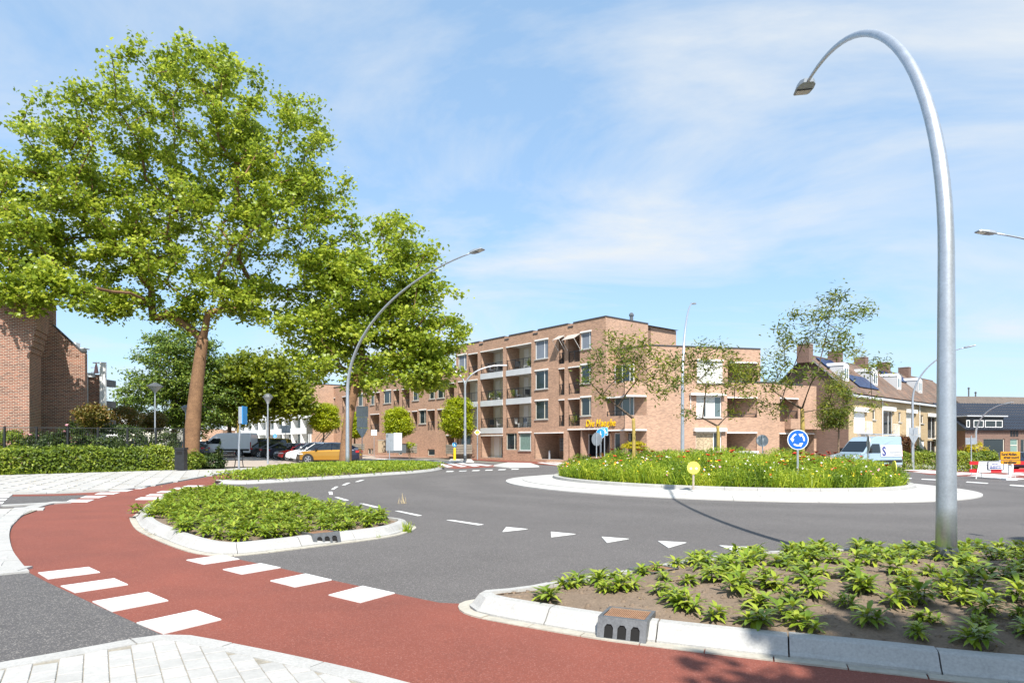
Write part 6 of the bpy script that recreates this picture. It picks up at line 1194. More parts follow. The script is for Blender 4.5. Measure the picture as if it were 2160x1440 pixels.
for i in range(4): mb.box(-w_*.6+i*w_*.34, -w_*.6+i*w_*.34+w_*.18, -.027, -.024, -hh*.62, -hh*.5)
mb.build('pedestrian_symbol', black_m, pl)
c = at(1007, 911.5, 63); g = V3(c.x, c.y, .12); t = thing('traffic_sign', 'yellow and white diamond priority sign before the apartments', 'traffic sign', g); h = c.z-g.z; mb = MB(); mb.tube([(0, .03, 0), (0, .03, h+2.7)], .05, 8); mb.build('post', steel, t)
for s_, y, m_, nm in ((.32, 0, white_m, 'plate'), (.22, -.012, yellow_m, 'yellow_diamond')): mb = MB(); mb.prism([(-s_, y, 0), (0, y, -s_), (s_, y, 0), (0, y, s_)], (0, .02 if y == 0 else .008, 0)); q = mb.build(nm, m_, t); q.location = (0, 0, h); fixn(q)
t = thing('bollard', 'yellow bollard on the traffic island with a blue arrow sign', 'bollard', G(959, 970, .1)); zt = at(959, 946, Vector(t.location).y).z-t.location.z; mb = MB(); mb.tube([(0, 0, 0), (0, 0, zt)], .12, 10); mb.build('post', yellow_m, t); mb = MB(); mb.lathe((0, 0, zt), [(.12, 0), (.1, .05), (.04, .08)], 10); mb.build('bollard_cap', yellow_m, t)
t, pl, w_, hh = plate_sign('two panel direction board seen from behind before the planter', 822, 932, 49, 17, 37, rad(165), signback, ptop=.1); c2 = at(839, 931, 49)-at(822, 932, 49); mb = MB(); w2 = 18/FPX*49/2; mb.box(-w2, w2, -.012, .012, -hh, hh); q = mb.build('second_panel', greywhite, t); q.matrix_local = Matrix.Rotation(-rad(165), 4, 'Z') @ Matrix.Translation(c2+Vector((0, 0, pl.location.z))) @ Matrix.Rotation(rad(25), 4, 'Z')
t, pl, w_, hh = plate_sign('grey backs of stacked signs over the parked gold car', 764, 868, 54, 25, 23, rad(180), blue_lt, ptop=.4, pbase=975); mb = MB(); mb.box(-w_*.9, w_*.9, -.012, .012, -hh*2.9, -hh*1.05); q = mb.build('lower_plate', signback, t); q.location = pl.location; mb = MB(); mb.prism([(-.5, .02, -hh*3.0), (.5, .02, -hh*3.0), (0, .02, -hh*3.0-.85)], (0, .02, 0)); q = mb.build('triangle_plate', signback, t); q.location = pl.location; fixn(q)
plate_sign('small white sign with a blue foot in front of the brick flats', 789, 912, 74, 12.5, 12, 0, white_m, .1)
t, pl, w_, hh = plate_sign('grey direction sign in the car park', 603, 905, 72, 22, 16, rad(160), signback); plate_sign('white notice board on legs beside the outdoor stairs', 653, 903, 82, 13, 24, 0, white_m, .1); round_sign('blue round sign among the car park trees', 580, 919, 76, .24, 0, blue_lt, 0, motif='arrow')
c = at(505, 1008, 31); t = thing('traffic_sign', 'blue sign seen edge on atop a slim pole by the cycle path', 'traffic sign', G(504, 1006)); o_ = Vector(t.location); zt = at(515, 858, o_.y).z-o_.z; zb = at(515, 893, o_.y).z-o_.z; mb = MB(); mb.tube([(0, 0, 0), (0, 0, zt*.45), (.1, 0, zt)], [.05, .042, .035], 8); mb.build('post', steel, t); mb = MB(); mb.box(.08, .24, -.25, .25, zb, zt); mb.build('sign_box', signback, t); mb = MB(); mb.box(.242, .262, -.27, .27, zb-.03, zt+.03); mb.build('face', blue_lt, t)
t, pl, w_, hh = plate_sign('dark back of a square sign with a triangle below, on the lamp by the houses', 1927, 909, 51.5, 19, 15, rad(180), signback, post=True, ptop=.1); mb = MB(); mb.prism([(-.42, .02, -hh-.02), (.42, .02, -hh-.02), (0, .02, -hh-.78)], (0, .02, 0)); q = mb.build('triangle_plate', signback, t); q.location = pl.location; fixn(q)
plate_sign('grey back of a wide sign on a thin leaning pole by the barrier', 2048, 930, 42, 23, 13.5, rad(180), signback, ptop=.35)
# ---- road works barrier and boards
bt = thing('road_barrier', 'red and white road works barrier with a white notice board', 'barrier', G(2095, 1009)); O = Vector(bt.location); D = O.y; f = Fac((O.x, D), (.995, .06)); 
def lz(py): return at(2095, py, D).z
u0, u1 = f.u(2044), f.u(2290); zs_ = [lz(y) for y in (996, 990.6, 988.5, 980, 979.5, 972.5)]
loc = lambda mb, nm, m_: (lambda o: (setattr(o, 'location', -O), o)[1])(mb.build(nm, m_, bt))
def board(z0, z1, cuts):
    for i in range(len(cuts)-1): mb = MB(); fbox(mb, f, f.u(cuts[i]), f.u(cuts[i+1]), z0, z1, -.02, .02); loc(mb, 'barrier_segment', red_m if (i % 2 == 0) else greywhite)
board(lz(979.6), lz(972.5), [2045, 2064, 2135, 2162, 2220, 2290]); board(lz(996), lz(989), [2045, 2064, 2089.5, 2112.5, 2137, 2165, 2230, 2290]); 
mb = MB(); fbox(mb, f, f.u(2064), f.u(2138), lz(989), lz(980), -.018, .005); loc(mb, 'white_panel', greywhite)
for px in (2064, 2135, 2250):
    u = f.u(px); mb = MB(); zt = lz(976); zg = gz(f.p(u, 0).x)
    mb.tube([f.p(u-.42, zg, .35), f.p(u+.02, zt, .04)], .022, 6); mb.tube([f.p(u+.45, zg, -.3), f.p(u+.2, lz(997), -.05), f.p(u+.02, lz(997), -.03)], .018, 6, 0); mb.tube([f.p(u, lz(997), .03), f.p(u, zt, .03)], .022, 6); loc(mb, 'trestle_leg', white_m)
n0, n1 = f.u(2082), f.u(2116); mb = MB(); fbox(mb, f, n0, n1, lz(990), lz(973.5), .025, .05); nb = loc(mb, 'notice_board', mat('navy', (.012, .016, .06), .5)); mb = MB(); fbox(mb, f, n0+.05, n1-.05, lz(989), lz(974.5), .0505, .056); q = loc(mb, 'notice_face', white_m)
navy_t = mat('navy_text', (.05, .06, .22), .6)
def text_on(txt, size, u, z, width, out_, m_, par, shear=0, bold=.004): letters(txt, f, u, z, size, par, m_, out=out_, shear=shear, depth=.004, each=False, name='lettering', width=width, bold=bold)
text_on('Makelaar', .095, n0+.24, lz(979.5), .42, .059, navy_t, None); text_on('van Ravenstein', .09, n0+.12, lz(983.2), .66, .059, navy_t, None); text_on('BEREIKBAAR', .105, n0+.1, lz(987.4), .7, .059, navy_t, None, bold=.01)
for o in [o for o in C.objects if o.name.startswith('lettering') and o.parent is None]: o.parent = bt; o.location = -O
ob = thing('direction_board', 'orange temporary direction board in front of the red and white barrier', 'sign', G(2130, 1012)); O2 = Vector(ob.location); f_old = f; f = Fac((O2.x, O2.y-.25), (.99, -.12)); D2_ = O2.y
def lz2(y): return at(2130, y, D2_).z
bb = []
for y0, y1, px0, px1 in ((952, 969.5, 2111, 2152), (970.8, 978, 2112, 2152.5)): mb = MB(); fbox(mb, f, f.u(px0), f.u(px1), lz2(y1), lz2(y0), -.06, 0); bb.append(mb.build('board', orange_sign, ob)); bb[-1].location = -O2
mb = MB(); fbox(mb, f, f.u(2130), f.u(2134.5), lz2(1001), lz2(953), -.14, -.07); fbox(mb, f, f.u(2120), f.u(2144), gz(O2.x), gz(O2.x)+.08, -.35, .1); q = mb.build('stand', greywhite, ob); q.location = -O2
text_on('Karel Mollen-', .2, f.u(2112.5), lz2(960), f.u(2146)-f.u(2112.5), .004, black_m, None, bold=.008); text_on('straat noord', .2, f.u(2117), lz2(966.5), f.u(2149)-f.u(2117), .004, black_m, None, bold=.008); text_on('bereikbaar', .2, f.u(2117), lz2(976.8), f.u(2145)-f.u(2117), .004, black_m, None, bold=.008)
for o in [o for o in C.objects if o.name.startswith('lettering') and o.parent is None]: o.parent = ob; o.location = -O2
# ---- bench, bin, fence, bollards, planters, cabinets
t = thing('litter_bin', 'black rectangular litter bin at the end of the hedge', 'litter bin', G(382, 993)); O = Vector(t.location); zt = at(382, 943, O.y).z-O.z; mb = MB(); mb.box(-.24, .24, -.2, .2, .06, zt-.12); b = mb.build('body', black_m, t); mb = MB(); mb.box(-.27, .27, -.23, .23, zt-.118, zt-.07); mb.prism([(-.27, -.23, zt-.068), (.27, -.23, zt-.068), (.27, .23, zt-.068), (-.27, .23, zt-.068)], (0, 0, .06)); mb.build('lid', black_m, t); mb = MB(); mb.box(-.05, .05, -.04, .04, 0, .06); mb.box(-.2, .2, -.18, .18, -.01, .012); mb.build('foot', steel_dk, t); mb = MB(); mb.box(-.15, .15, -.203, -.201, zt-.38, zt-.2); mb.build('slot', hole_shade, b)
t = thing('bench', 'black metal bench with armrest beside the footpath', 'bench', G(484, 986), rad(72)); 
for k in range(5): mb = MB(); mb.box(-.9, .9, -.25+k*.105, -.17+k*.105, .44, .47); mb.build('seat_slat', black_m, t)
for k in range(4): mb = MB(); mb.box(-.9, .9, .30+k*.03, .33+k*.03, .56+k*.11, .64+k*.11); mb.build('back_slat', black_m, t)
for x in (-.85, .85): mb = MB(); mb.tube([(x, -.3, 0), (x, -.22, .44), (x, .3, .44), (x, .45, 1.0)], .03, 6); mb.tube([(x, .35, 0), (x, .28, .44)], .03, 6); mb.tube([(x, -.24, .44), (x, -.24, .68), (x, .3, .7)], .025, 6); mb.build('side_frame', black_m, t)
fe = thing('garden_fence', 'black wire mesh fence on posts behind the long hedge', 'fence', (0, 0, 0)); A = V3((-60-1080)/FPX*37.5, 37.5); B = V3((388-1080)/FPX*41.5, 41.5); dv = (B-A); L = dv.length; dv.normalize(); zt = at(150, 911, 39.2).z+.25; 
for k in range(8): p = A+dv*(L*k/7); mb = MB(); mb.box(p.x-.045, p.x+.045, p.y-.045, p.y+.045, p.z-.05, zt+.05); mb.build('post', black_m, fe)
for z in (zt, .35): mb = MB(); a, b = A.copy(), B.copy(); a.z = b.z = z; mb.tube([a, b], .028, 4); mb.build('rail', black_m, fe)
mb = MB()
for k in range(int(L/.11)): p = A+dv*(k*.11); mb.quad((p.x-.006, p.y, .35), (p.x+.006, p.y, .35), (p.x+.006, p.y, zt), (p.x-.006, p.y, zt))
mb.build('mesh_panel', black_m, fe)['kind'] = 'stuff'
for px, py, D, h, m_, lb_ in ((902, 952, 80, 1.0, black_m, 'black bollard left of the dark garage entrance'), (877, 952, 76, .9, steel_dk, 'dark bollard at the corner of the slatted planter'), (1159, 967, 63, .85, steel, 'grey bollard in front of the passage entrance')):
    t = thing('bollard', lb_, 'bollard', at(px, py+4, D)); mb = MB(); mb.tube([(0, 0, 0), (0, 0, h)], .1, 10); mb.build('post', m_, t); mb = MB(); mb.lathe((0, 0, h), [(.115, 0), (.115, .06), (.05, .12)], 10); mb.build('bollard_cap', m_, t)
wood = mat('grey_wood', (.25, .22, .18), .9, noise=[3, 20], amt=.3)
def planter(px, py, D, w_, h, label):
    c = at(px, py, D); t = thing('planter', label, 'planter', c, rad(-50), 'slatted street planters'); n = 4
    for k in range(n):
        for (x0, x1, y0, y1) in ((-w_, w_, -w_-.04, -w_), (-w_, w_, w_, w_+.04), (-w_-.04, -w_, -w_, w_), (w_, w_+.04, -w_, w_)): mb = MB(); mb.box(x0, x1, y0, y1, h*k/n+.02, h*(k+1)/n-.02); mb.build('slat', wood, t)
    mb = MB(); mb.box(-w_+.01, w_-.01, -w_+.01, w_-.01, 0, h-.06); mb.build('soil_fill', soil, t)
planter(856, 955, 72, .85, 1.0, 'grey slatted planter right of the grey panel sign'); planter(968, 957, 69, .95, 1.0, 'grey slatted planter behind the yellow bollard')
planter(681, 946, 80, .8, .8, 'slatted planter furthest left along the street'); planter(748, 950, 76, .8, .8, 'slatted planter just behind the gold car')
bush('planter_plants', 'ferny plants spilling from the grey slatted planter', 864, 938, 71, 14, 6, lm_bright, 301, 600, .16, cat='plant')
t = thing('utility_cabinet', 'beige utility cabinet behind the direction board', 'cabinet', at(806, 954, 74)); mb = MB(); mb.box(-.4, .4, -.25, .25, 0, 1.35); mb.build('body', mat('beige_cabinet', (.36, .28, .19), .7), t); mb = MB(); mb.box(-.44, .44, -.29, .29, 1.352, 1.4); mb.build('lid', concrete, t)
t = thing('container', 'dark grey container bin behind the direction board', 'container', at(838, 956, 70)); mb = MB(); mb.box(-1.0, 1.0, -.5, .5, .05, .95); mb.build('body', steel_dk, t); mb = MB(); mb.box(-1.03, 1.03, -.53, .53, .952, 1.02); mb.build('lid', black_m, t)
t = thing('outdoor_stairs', 'dark steel outdoor stairs against the brick flats', 'stairs', at(668, 942, 88)); 
for k in range(9): mb = MB(); mb.box(.0+k*.22, .3+k*.22, -.6, .6, k*.26, k*.26+.05); mb.build('tread', steel_dk, t)
for y in (-.62, .62): mb = MB(); mb.tube([(0, y, 0), (2.1, y, 2.4)], .07, 4); mb.tube([(0, y, 1.0), (2.1, y, 3.4), (3.2, y, 3.4)], .035, 4); mb.tube([(2.1, y, 2.4), (2.1, y, 3.4)], .03, 4); mb.tube([(0, y, 0), (0, y, 1)], .03, 4); mb.build('stringer', steel_dk, t)
# ---- things left on the balconies
def chair(pos, ang, m_, label):
    t = thing('balcony_chair', label, 'chair', pos, ang, 'chairs on the balconies'); mb = MB(); mb.box(-.25, .25, -.25, .25, .4, .44); mb.build('seat', m_, t); mb = MB(); mb.box(-.25, .25, .22, .26, .45, .95); mb.build('backrest', m_, t)
    for x in (-.22, .22):
        for y in (-.22, .22): mb = MB(); mb.tube([(x, y, 0), (x, y, .4)], .02, 4); mb.build('leg', m_, t)
for k, row_ in enumerate(('first', 'second', 'third')):
    for j, (p0, p1, col_) in enumerate(((1014, 1060.8, 'left'), (1068, 1120.6, 'right'))):
        for i, fr_c in enumerate((.25, .55)): u = lerp(U(p0), U(p1), fr_c); q = FL.p(u, fl[k+1], -.75-.2*i); chair(q, 1.2*i+k+j, (black_m, white_m, screen_m)[(k+j+i) % 3], '%s chair on the %s floor balcony of the %s white panelled column' % (('dark', 'white', 'grey')[(k+j+i) % 3], row_, col_))
for i, (px, k) in enumerate(((1030, 2), (1046, 2), (1078, 2), (1110, 3), (1205, 1))):
    q = FL.p(U(px), fl[k], -.4); t = thing('pot_plant', ('pot plant on the second floor balcony, leftmost of the white columns', 'pot plant on the second floor balcony beside a chair', 'pot plant on the second floor right column balcony', 'pot plant on the top floor right column balcony', 'bushy plant on the first floor narrow balcony above the lettering')[i], 'plant', q); mb = MB(); mb.lathe((0, 0, 0), [(.12, 0), (.17, .3)], 8); mb.build('pot', (rust, white_m)[i % 2], t); rng = np.random.default_rng(i); n = 160; P_ = rng.normal(size=(n, 3))*np.array([.18, .18, .2])+np.array([0, 0, .6]); V_, F_, kk = leaf_field(P_, rng.normal(size=(n, 3)), rng.uniform(.08, .18, n), T_OVAL, rng); link('foliage', np_mesh('foliage', V_, F_, np.repeat(rng.random(n), kk), lm_hedge), t)['kind'] = 'stuff'
# ---- a passer-by whose head shows above the parked cars
p = gp(625, 70); t = thing('person', 'person in dark jacket walking behind the parked cars, only the head showing', 'person', p)
me = bpy.data.meshes.new('person_body'); J = [(0, 0, .95), (0, 0, 1.2), (0, .02, 1.42), (0, .02, 1.53), (.09, 0, .92), (.1, -.08, .5), (.1, 0, .08), (-.09, 0, .92), (-.1, .12, .5), (-.1, .25, .1), (.19, .02, 1.4), (.24, .1, 1.12), (.22, -.05, .9), (-.19, .02, 1.4), (-.24, -.06, 1.12), (-.22, -.2, .92), (.1, -.14, .03), (-.1, .12, .03)]
ed = [(0, 1), (1, 2), (2, 3), (0, 4), (4, 5), (5, 6), (6, 16), (0, 7), (7, 8), (8, 9), (9, 17), (2, 10), (10, 11), (11, 12), (2, 13), (13, 14), (14, 15)]; me.from_pydata(J, ed, []); o = link('body', me, t); me.materials.append(mat('dark_cloth', (.03, .035, .05), .9)); md = o.modifiers.new('skin', 'SKIN'); R_ = [.15, .16, .13, .06, .1, .07, .045, .1, .07, .045, .07, .05, .035, .07, .05, .035, .045, .045]
for i, v in enumerate(me.skin_vertices[0].data): v.radius = (R_[i], R_[i]); v.use_root = (i == 0)
o.modifiers.new('sub', 'SUBSURF').levels = 1
mb = MB(); mb.lathe((0, 0, 1.5), [(.05, 0), (.075, .06), (.09, .14), (.085, .2), (.05, .25)], 10); mb.build('head', mat('skin', (.5, .3, .22), .6), t, smooth=True); mb = MB(); mb.lathe((0, .015, 1.62), [(.094, 0), (.096, .06), (.07, .13), (.02, .16)], 10); mb.build('hair', mat('grey_hair', (.3, .29, .28), .9), t)
# ================================================================ cars
tyre = mat('tyre', (.015, .015, .016), .85); rim_m = mat('alloy', (.42, .43, .45), .3, metal=.8); trimb = mat('black_trim', (.012, .012, .013), .5); redlight = mat('tail_light', (.45, .01, .015), .2, coat=.5); headl = mat('head_light', (.62, .65, .68), .12, coat=.6); plate_y = mat('number_plate', (.72, .5, .02), .5)
def paintm(name, c, metal=.25): return mat(name, c, .28, metal=metal, coat=.8)
WHEEL = {}
def wheel_parts(r):
    if r in WHEEL: return WHEEL[r]
    mb = MB(); n = 20; vs = []
    for y, rr_ in ((-.1, r*.68), (-.105, r*.96), (-.08, r), (.08, r), (.105, r*.96), (.1, r*.68)): vs += [(rr_*math.cos(2*math.pi*k/n), y, rr_*math.sin(2*math.pi*k/n)) for k in range(n)]
    mb.add(vs, [[i*n+k, i*n+(k+1) % n, (i+1)*n+(k+1) % n, (i+1)*n+k] for i in range(5) for k in range(n)]); tm = mb.mesh('tyre', tyre); mb = MB(); disc(mb, r*.68, .02, .07, 16, 1)
    for k in range(5):
        for dd in (-.14, .14):
            a = 2*math.pi*k/5+dd; w_ = .022; c, s_ = math.cos(a), math.sin(a); mb.hexa([(-s_*w_, -.105, c*w_), (s_*w_, -.105, -c*w_), (c*r*.66+s_*w_, -.095, s_*r*.66-c*w_), (c*r*.66-s_*w_, -.095, s_*r*.66+c*w_), (-s_*w_, -.07, c*w_), (s_*w_, -.07, -c*w_), (c*r*.66+s_*w_, -.06, s_*r*.66-c*w_), (c*r*.66-s_*w_, -.06, s_*r*.66+c*w_)], 0)
    n = 20; vs = []
    for y, rr_ in ((-.1, r*.69), (-.108, r*.66), (-.09, r*.6)): vs += [(rr_*math.cos(2*math.pi*k/n), y, rr_*math.sin(2*math.pi*k/n)) for k in range(n)]
    mb.add(vs, [[i*n+k, i*n+(k+1) % n, (i+1)*n+(k+1) % n, (i+1)*n+k] for i in range(2) for k in range(n)], 0); WHEEL[r] = (tm, mb.mesh('rim', [rim_m, trimb])); return WHEEL[r]
def car(label, pos, ang, body_m, L=4.4, W=1.8, Ht=1.55, hood=.95, belt=1.0, cowl=-1.1, rf0=-.3, rf1=1.15, tail=2.0, nose=.72, wr=.33, front_ax=-1.32, rear_ax=1.3, hood_m=None, rear_m=None, roof_m=None, rear_z=1.05, cat='car', group='cars parked in the car park', ground=.2, estate=False, side_glass=True):
    """local frame: -x front, z up; body lofted from side and plan profiles"""
    t = thing('parked_car' if cat == 'car' else 'van', label, cat, pos, ang, group); hL = L/2; roof_m = roof_m or body_m
    xs_ = [-hL, -hL+.08, -hL+.3, front_ax, cowl, rf0, (rf0+rf1)/2, rf1, rear_ax, tail, hL-.1, hL]
    xs_ = sorted(set(round(x, 3) for x in xs_+[front_ax-.4, front_ax+.4, rear_ax-.4, rear_ax+.4]))
    def ztop(x): return np.interp(x, [-hL, -hL+.08, -hL+.35, cowl, 0, rear_ax, tail, hL-.05, hL], [nose-.12, nose, lerp(nose, hood, .45), hood, belt, belt+.03, rear_z, rear_z-.02, rear_z-.2])
    def hw(x): return W/2*np.interp(x, [-hL, -hL+.15, -hL+.6, 0, hL-.6, hL-.15, hL], [.66, .84, .97, 1, .98, .88, .74])
    def zbot(x): return np.interp(x, [-hL, -hL+.4, hL-.4, hL], [.30, ground, ground, .34])
    ring = lambda x: [(x, s_*k_*hw(x), z) for s_, k_, z in ((-1, .86, zbot(x)), (-1, .97, zbot(x)+.1), (-1, 1, lerp(zbot(x), ztop(x), .5)), (-1, .985, ztop(x)-.12), (-1, .90, ztop(x)), (-1, .45, ztop(x)+.035), (1, .45, ztop(x)+.035), (1, .90, ztop(x)), (1, .985, ztop(x)-.12), (1, 1, lerp(zbot(x), ztop(x), .5)), (1, .97, zbot(x)+.1), (1, .86, zbot(x)))]
    mb = MB(); vs = []; n = 12
    for x in xs_: vs += ring(x)
    for i in range(len(xs_)-1):
        xm = (xs_[i]+xs_[i+1])/2
        for j in range(n):
            mi = 0
            if j in (0, 10, 11): mi = 3
            elif hood_m and j in (4, 5, 6) and xm < cowl+.2: mi = 1
            elif hood_m and xm < -hL+.2: mi = 1
            elif rear_m and xm > rear_ax-.15 and j != 5: mi = 2
            mb.add([vs[i*n+j], vs[i*n+(j+1) % n], vs[(i+1)*n+(j+1) % n], vs[(i+1)*n+j]], [[0, 1, 2, 3]], mi)
    mb.add(vs[:n], [list(range(n))[::-1]], 1 if hood_m else 0); mb.add(vs[-n:], [list(range(n))], 2 if rear_m else 0)
    bd = mb.build('body', [body_m, hood_m or body_m, rear_m or body_m, trimb], t); bm = bmesh.new(); bm.from_mesh(bd.data); bmesh.ops.remove_doubles(bm, verts=bm.verts[:], dist=.0005); bmesh.ops.recalc_face_normals(bm, faces=bm.faces[:]); bm.to_mesh(bd.data); bm.free()
    # greenhouse
    gx = [cowl, rf0, rf1, tail]; hb = lambda x: hw(x)*.9; hr = hw(0)*.74; zb = [ztop(x)+.0 for x in gx]; zr = [zb[0]+.01, Ht-.03, Ht-.05, zb[3]+.02]; mb = MB()
    B_ = {s_: [(x, s_*hb(x), z) for x, z in zip([cowl, rf0, rf1, tail], zb)] for s_ in (-1, 1)}; Tp = {s_: [(rf0, s_*hr, Ht-.06), (rf1, s_*hr, Ht-.08)] for s_ in (-1, 1)}
    mb.quad(B_[-1][0], B_[1][0], Tp[1][0], Tp[-1][0]); mb.quad(B_[1][3], B_[-1][3], Tp[-1][1], Tp[1][1])
    for s_ in (-1, 1): q = [B_[s_][0], B_[s_][1], B_[s_][2], B_[s_][3], Tp[s_][1], Tp[s_][0]]; mb.add(q, [[0, 1, 5], [1, 2, 4, 5], [2, 3, 4]])
    gh = mb.build('windows', carglass, t); fixn(gh)
    mb = MB(); rr_ = [(rf0-.1, hr*1.0, Ht-.085), (rf0+.25, hr*.98, Ht-.005), ((rf0+rf1)/2, hr*.98, Ht), (rf1, hr*.97, Ht-.04), (rf1+.12, hr*.95, Ht-.10)]; vs = []
    for x, w_, z in rr_: vs += [(x, -w_-.015, z-.06), (x, -w_*.8, z), (x, w_*.8, z), (x, w_+.015, z-.06)]
    mb.add(vs, [[i*4+j, i*4+j+1, (i+1)*4+j+1, (i+1)*4+j] for i in range(4) for j in range(3)]); ro = mb.build('roof', roof_m, t, smooth=True); fixn(ro)
    for s_ in (-1, 1):
        e = s_*.02
        for a, b, w_ in ((B_[s_][0], Tp[s_][0], .035), (B_[s_][3], Tp[s_][1], .07), ((lerp(rf0, rf1, .45), s_*hb(0), ztop(0)), (lerp(rf0, rf1, .45), s_*hr, Ht-.07), .03)): mb = MB(); mb.tube([Vector(a)+Vector((0, e*.5, 0)), Vector(b)+Vector((0, e*.5, 0))], w_, 5); mb.build('pillar', roof_m, t)
        mb = MB(); mb.lathe((cowl+.25, s_*(hw(cowl)+.08), belt+.02), [(.03, 0), (.09, .05), (.09, .13), (.04, .18)], 8); mb.build('wing_mirror', roof_m, t)
        mb = MB(); x0 = -hL+.10; mb.hexa([(x0+.04, s_*hw(x0)*.62, nose-.14), (x0+.42, s_*hw(x0+.4)*1.005, nose-.10), (x0+.42, s_*hw(x0+.4)*.99, nose-.02), (x0+.06, s_*hw(x0)*.6, nose-.06), (x0-.09, s_*hw(x0)*.62, nose-.14), (x0+.05, s_*hw(x0+.1)*1.02, nose-.10), (x0+.05, s_*hw(x0+.1)*.99, nose-.02), (x0-.07, s_*hw(x0)*.6, nose-.04)]); h_ = mb.build('headlight', headl, t); fixn(h_)
        mb = MB(); mb.box(hL-.22, hL+.012, min(s_*hw(hL)*.7, s_*hw(hL-.2)*1.01), max(s_*hw(hL)*.7, s_*hw(hL-.2)*1.01), rear_z-.28, rear_z-.12); mb.build('tail_light', redlight, t)
    mb = MB(); mb.box(-hL-.02, -hL+.05, -W*.26, W*.26, .36, .56); mb.build('grille', trimb, t); mb = MB(); mb.box(-hL-.032, -hL-.021, -.26, .26, .40, .50); mb.build('number_plate', plate_y, t); mb = MB(); mb.box(hL+.005, hL+.018, -.26, .26, .62, .73); mb.build('number_plate', plate_y, t)
    tm, rmh = wheel_parts(wr)
    for ax in (front_ax, rear_ax):
        for s_ in (-1, 1):
            mb = MB(); disc(mb, wr*1.18, s_*(W/2-.03), s_*(W/2+.004), 24, 0, ax, wr); a_ = mb.build('wheel_arch', trimb, t); fixn(a_)
            w_ = bpy.data.objects.new('wheel', tm); C.objects.link(w_); w_.parent = t; w_.location = (ax, s_*(W/2-.07), wr); w_.rotation_euler = (0, 0, 0 if s_ < 0 else math.pi); rm = link('rim', rmh, w_)
    return t
gold = paintm('gold_paint', (.42, .21, .02), .5); blackp = paintm('black_paint', (.012, .013, .016)); navyp = paintm('navy_paint', (.012, .016, .04)); whitep = paintm('white_car_paint', (.72, .73, .74), 0); redp = paintm('red_car_paint', (.42, .008, .012)); greyp = paintm('dark_grey_paint', (.05, .053, .058)); yellp = paintm('ochre_paint', (.46, .28, .02), .1); bluep = paintm('pale_blue_paint', (.34, .45, .55), .2); silv = paintm('silver_paint', (.45, .46, .48), .6); bronze = paintm('bronze_grey_paint', (.11, .09, .075), .5)
c0 = V3(-13.65, 50.0); AX = rad(2.5)
car('gold and black crossover car nearest the camera, behind the left lamp post', c0, AX, gold, 4.6, 1.88, 1.6, .99, 1.03, -1.05, -.2, .95, 1.95, .80, .35, -1.38, 1.34, hood_m=bronze, rear_m=navyp, roof_m=navyp, rear_z=1.12)
rowd = Vector((-1.28, 2.25)); spec = [('white hatchback parked second in the row, beside the gold car', whitep, {}), ('white crossover parked third in the row', whitep, dict(Ht=1.6, hood=1.0, belt=1.05, rear_z=1.1)), ('red car parked fourth in the row', redp, dict(Ht=1.5)), ('dark grey car parked fifth in the row with nose out', greyp, dict(Ht=1.52))]
for i, (lb_, m_, kw) in enumerate(spec): q = c0.xy+rowd*(i+1)+Vector((.1*(i % 2), 0)); car(lb_, V3(q.x, q.y), AX+rad((i % 3)-1), m_, **kw)
for i, (lb_, m_, kw) in enumerate((('dark hatchback parked tail out beside the grey car', navyp, dict(Ht=1.5, L=4.2)), ('black estate parked tail out, red lamps showing', blackp, dict(Ht=1.5, L=4.3)), ('large black estate with tall red tail lamps', blackp, dict(Ht=1.62, L=4.8, rf1=1.6, tail=2.25, rear_z=1.1, front_ax=-1.45, rear_ax=1.5)))): q = c0.xy+rowd*(5+i*1.12)+Vector((-.3*i, .3*i)); car(lb_, V3(q.x, q.y), AX+math.pi, m_, **kw)
q = c0.xy+rowd*9.0; car('ochre yellow van parked beyond the black estate', V3(q.x-.6, q.y), AX, yellp, 5.0, 1.95, 1.95, 1.15, 1.2, -1.7, -.9, 2.2, 2.42, .85, .34, -1.55, 1.5, rear_z=1.2, cat='van', group=None)
q = c0.xy+rowd*10.4; car('dark red car at the far end of the row', V3(q.x-1.4, q.y), AX, redp, Ht=1.5)
car('dark car parked far left behind the plane trunk', gp(388, 66), AX, greyp, Ht=1.5); car('black car parked next to the white box van', gp(412, 69), AX, blackp)
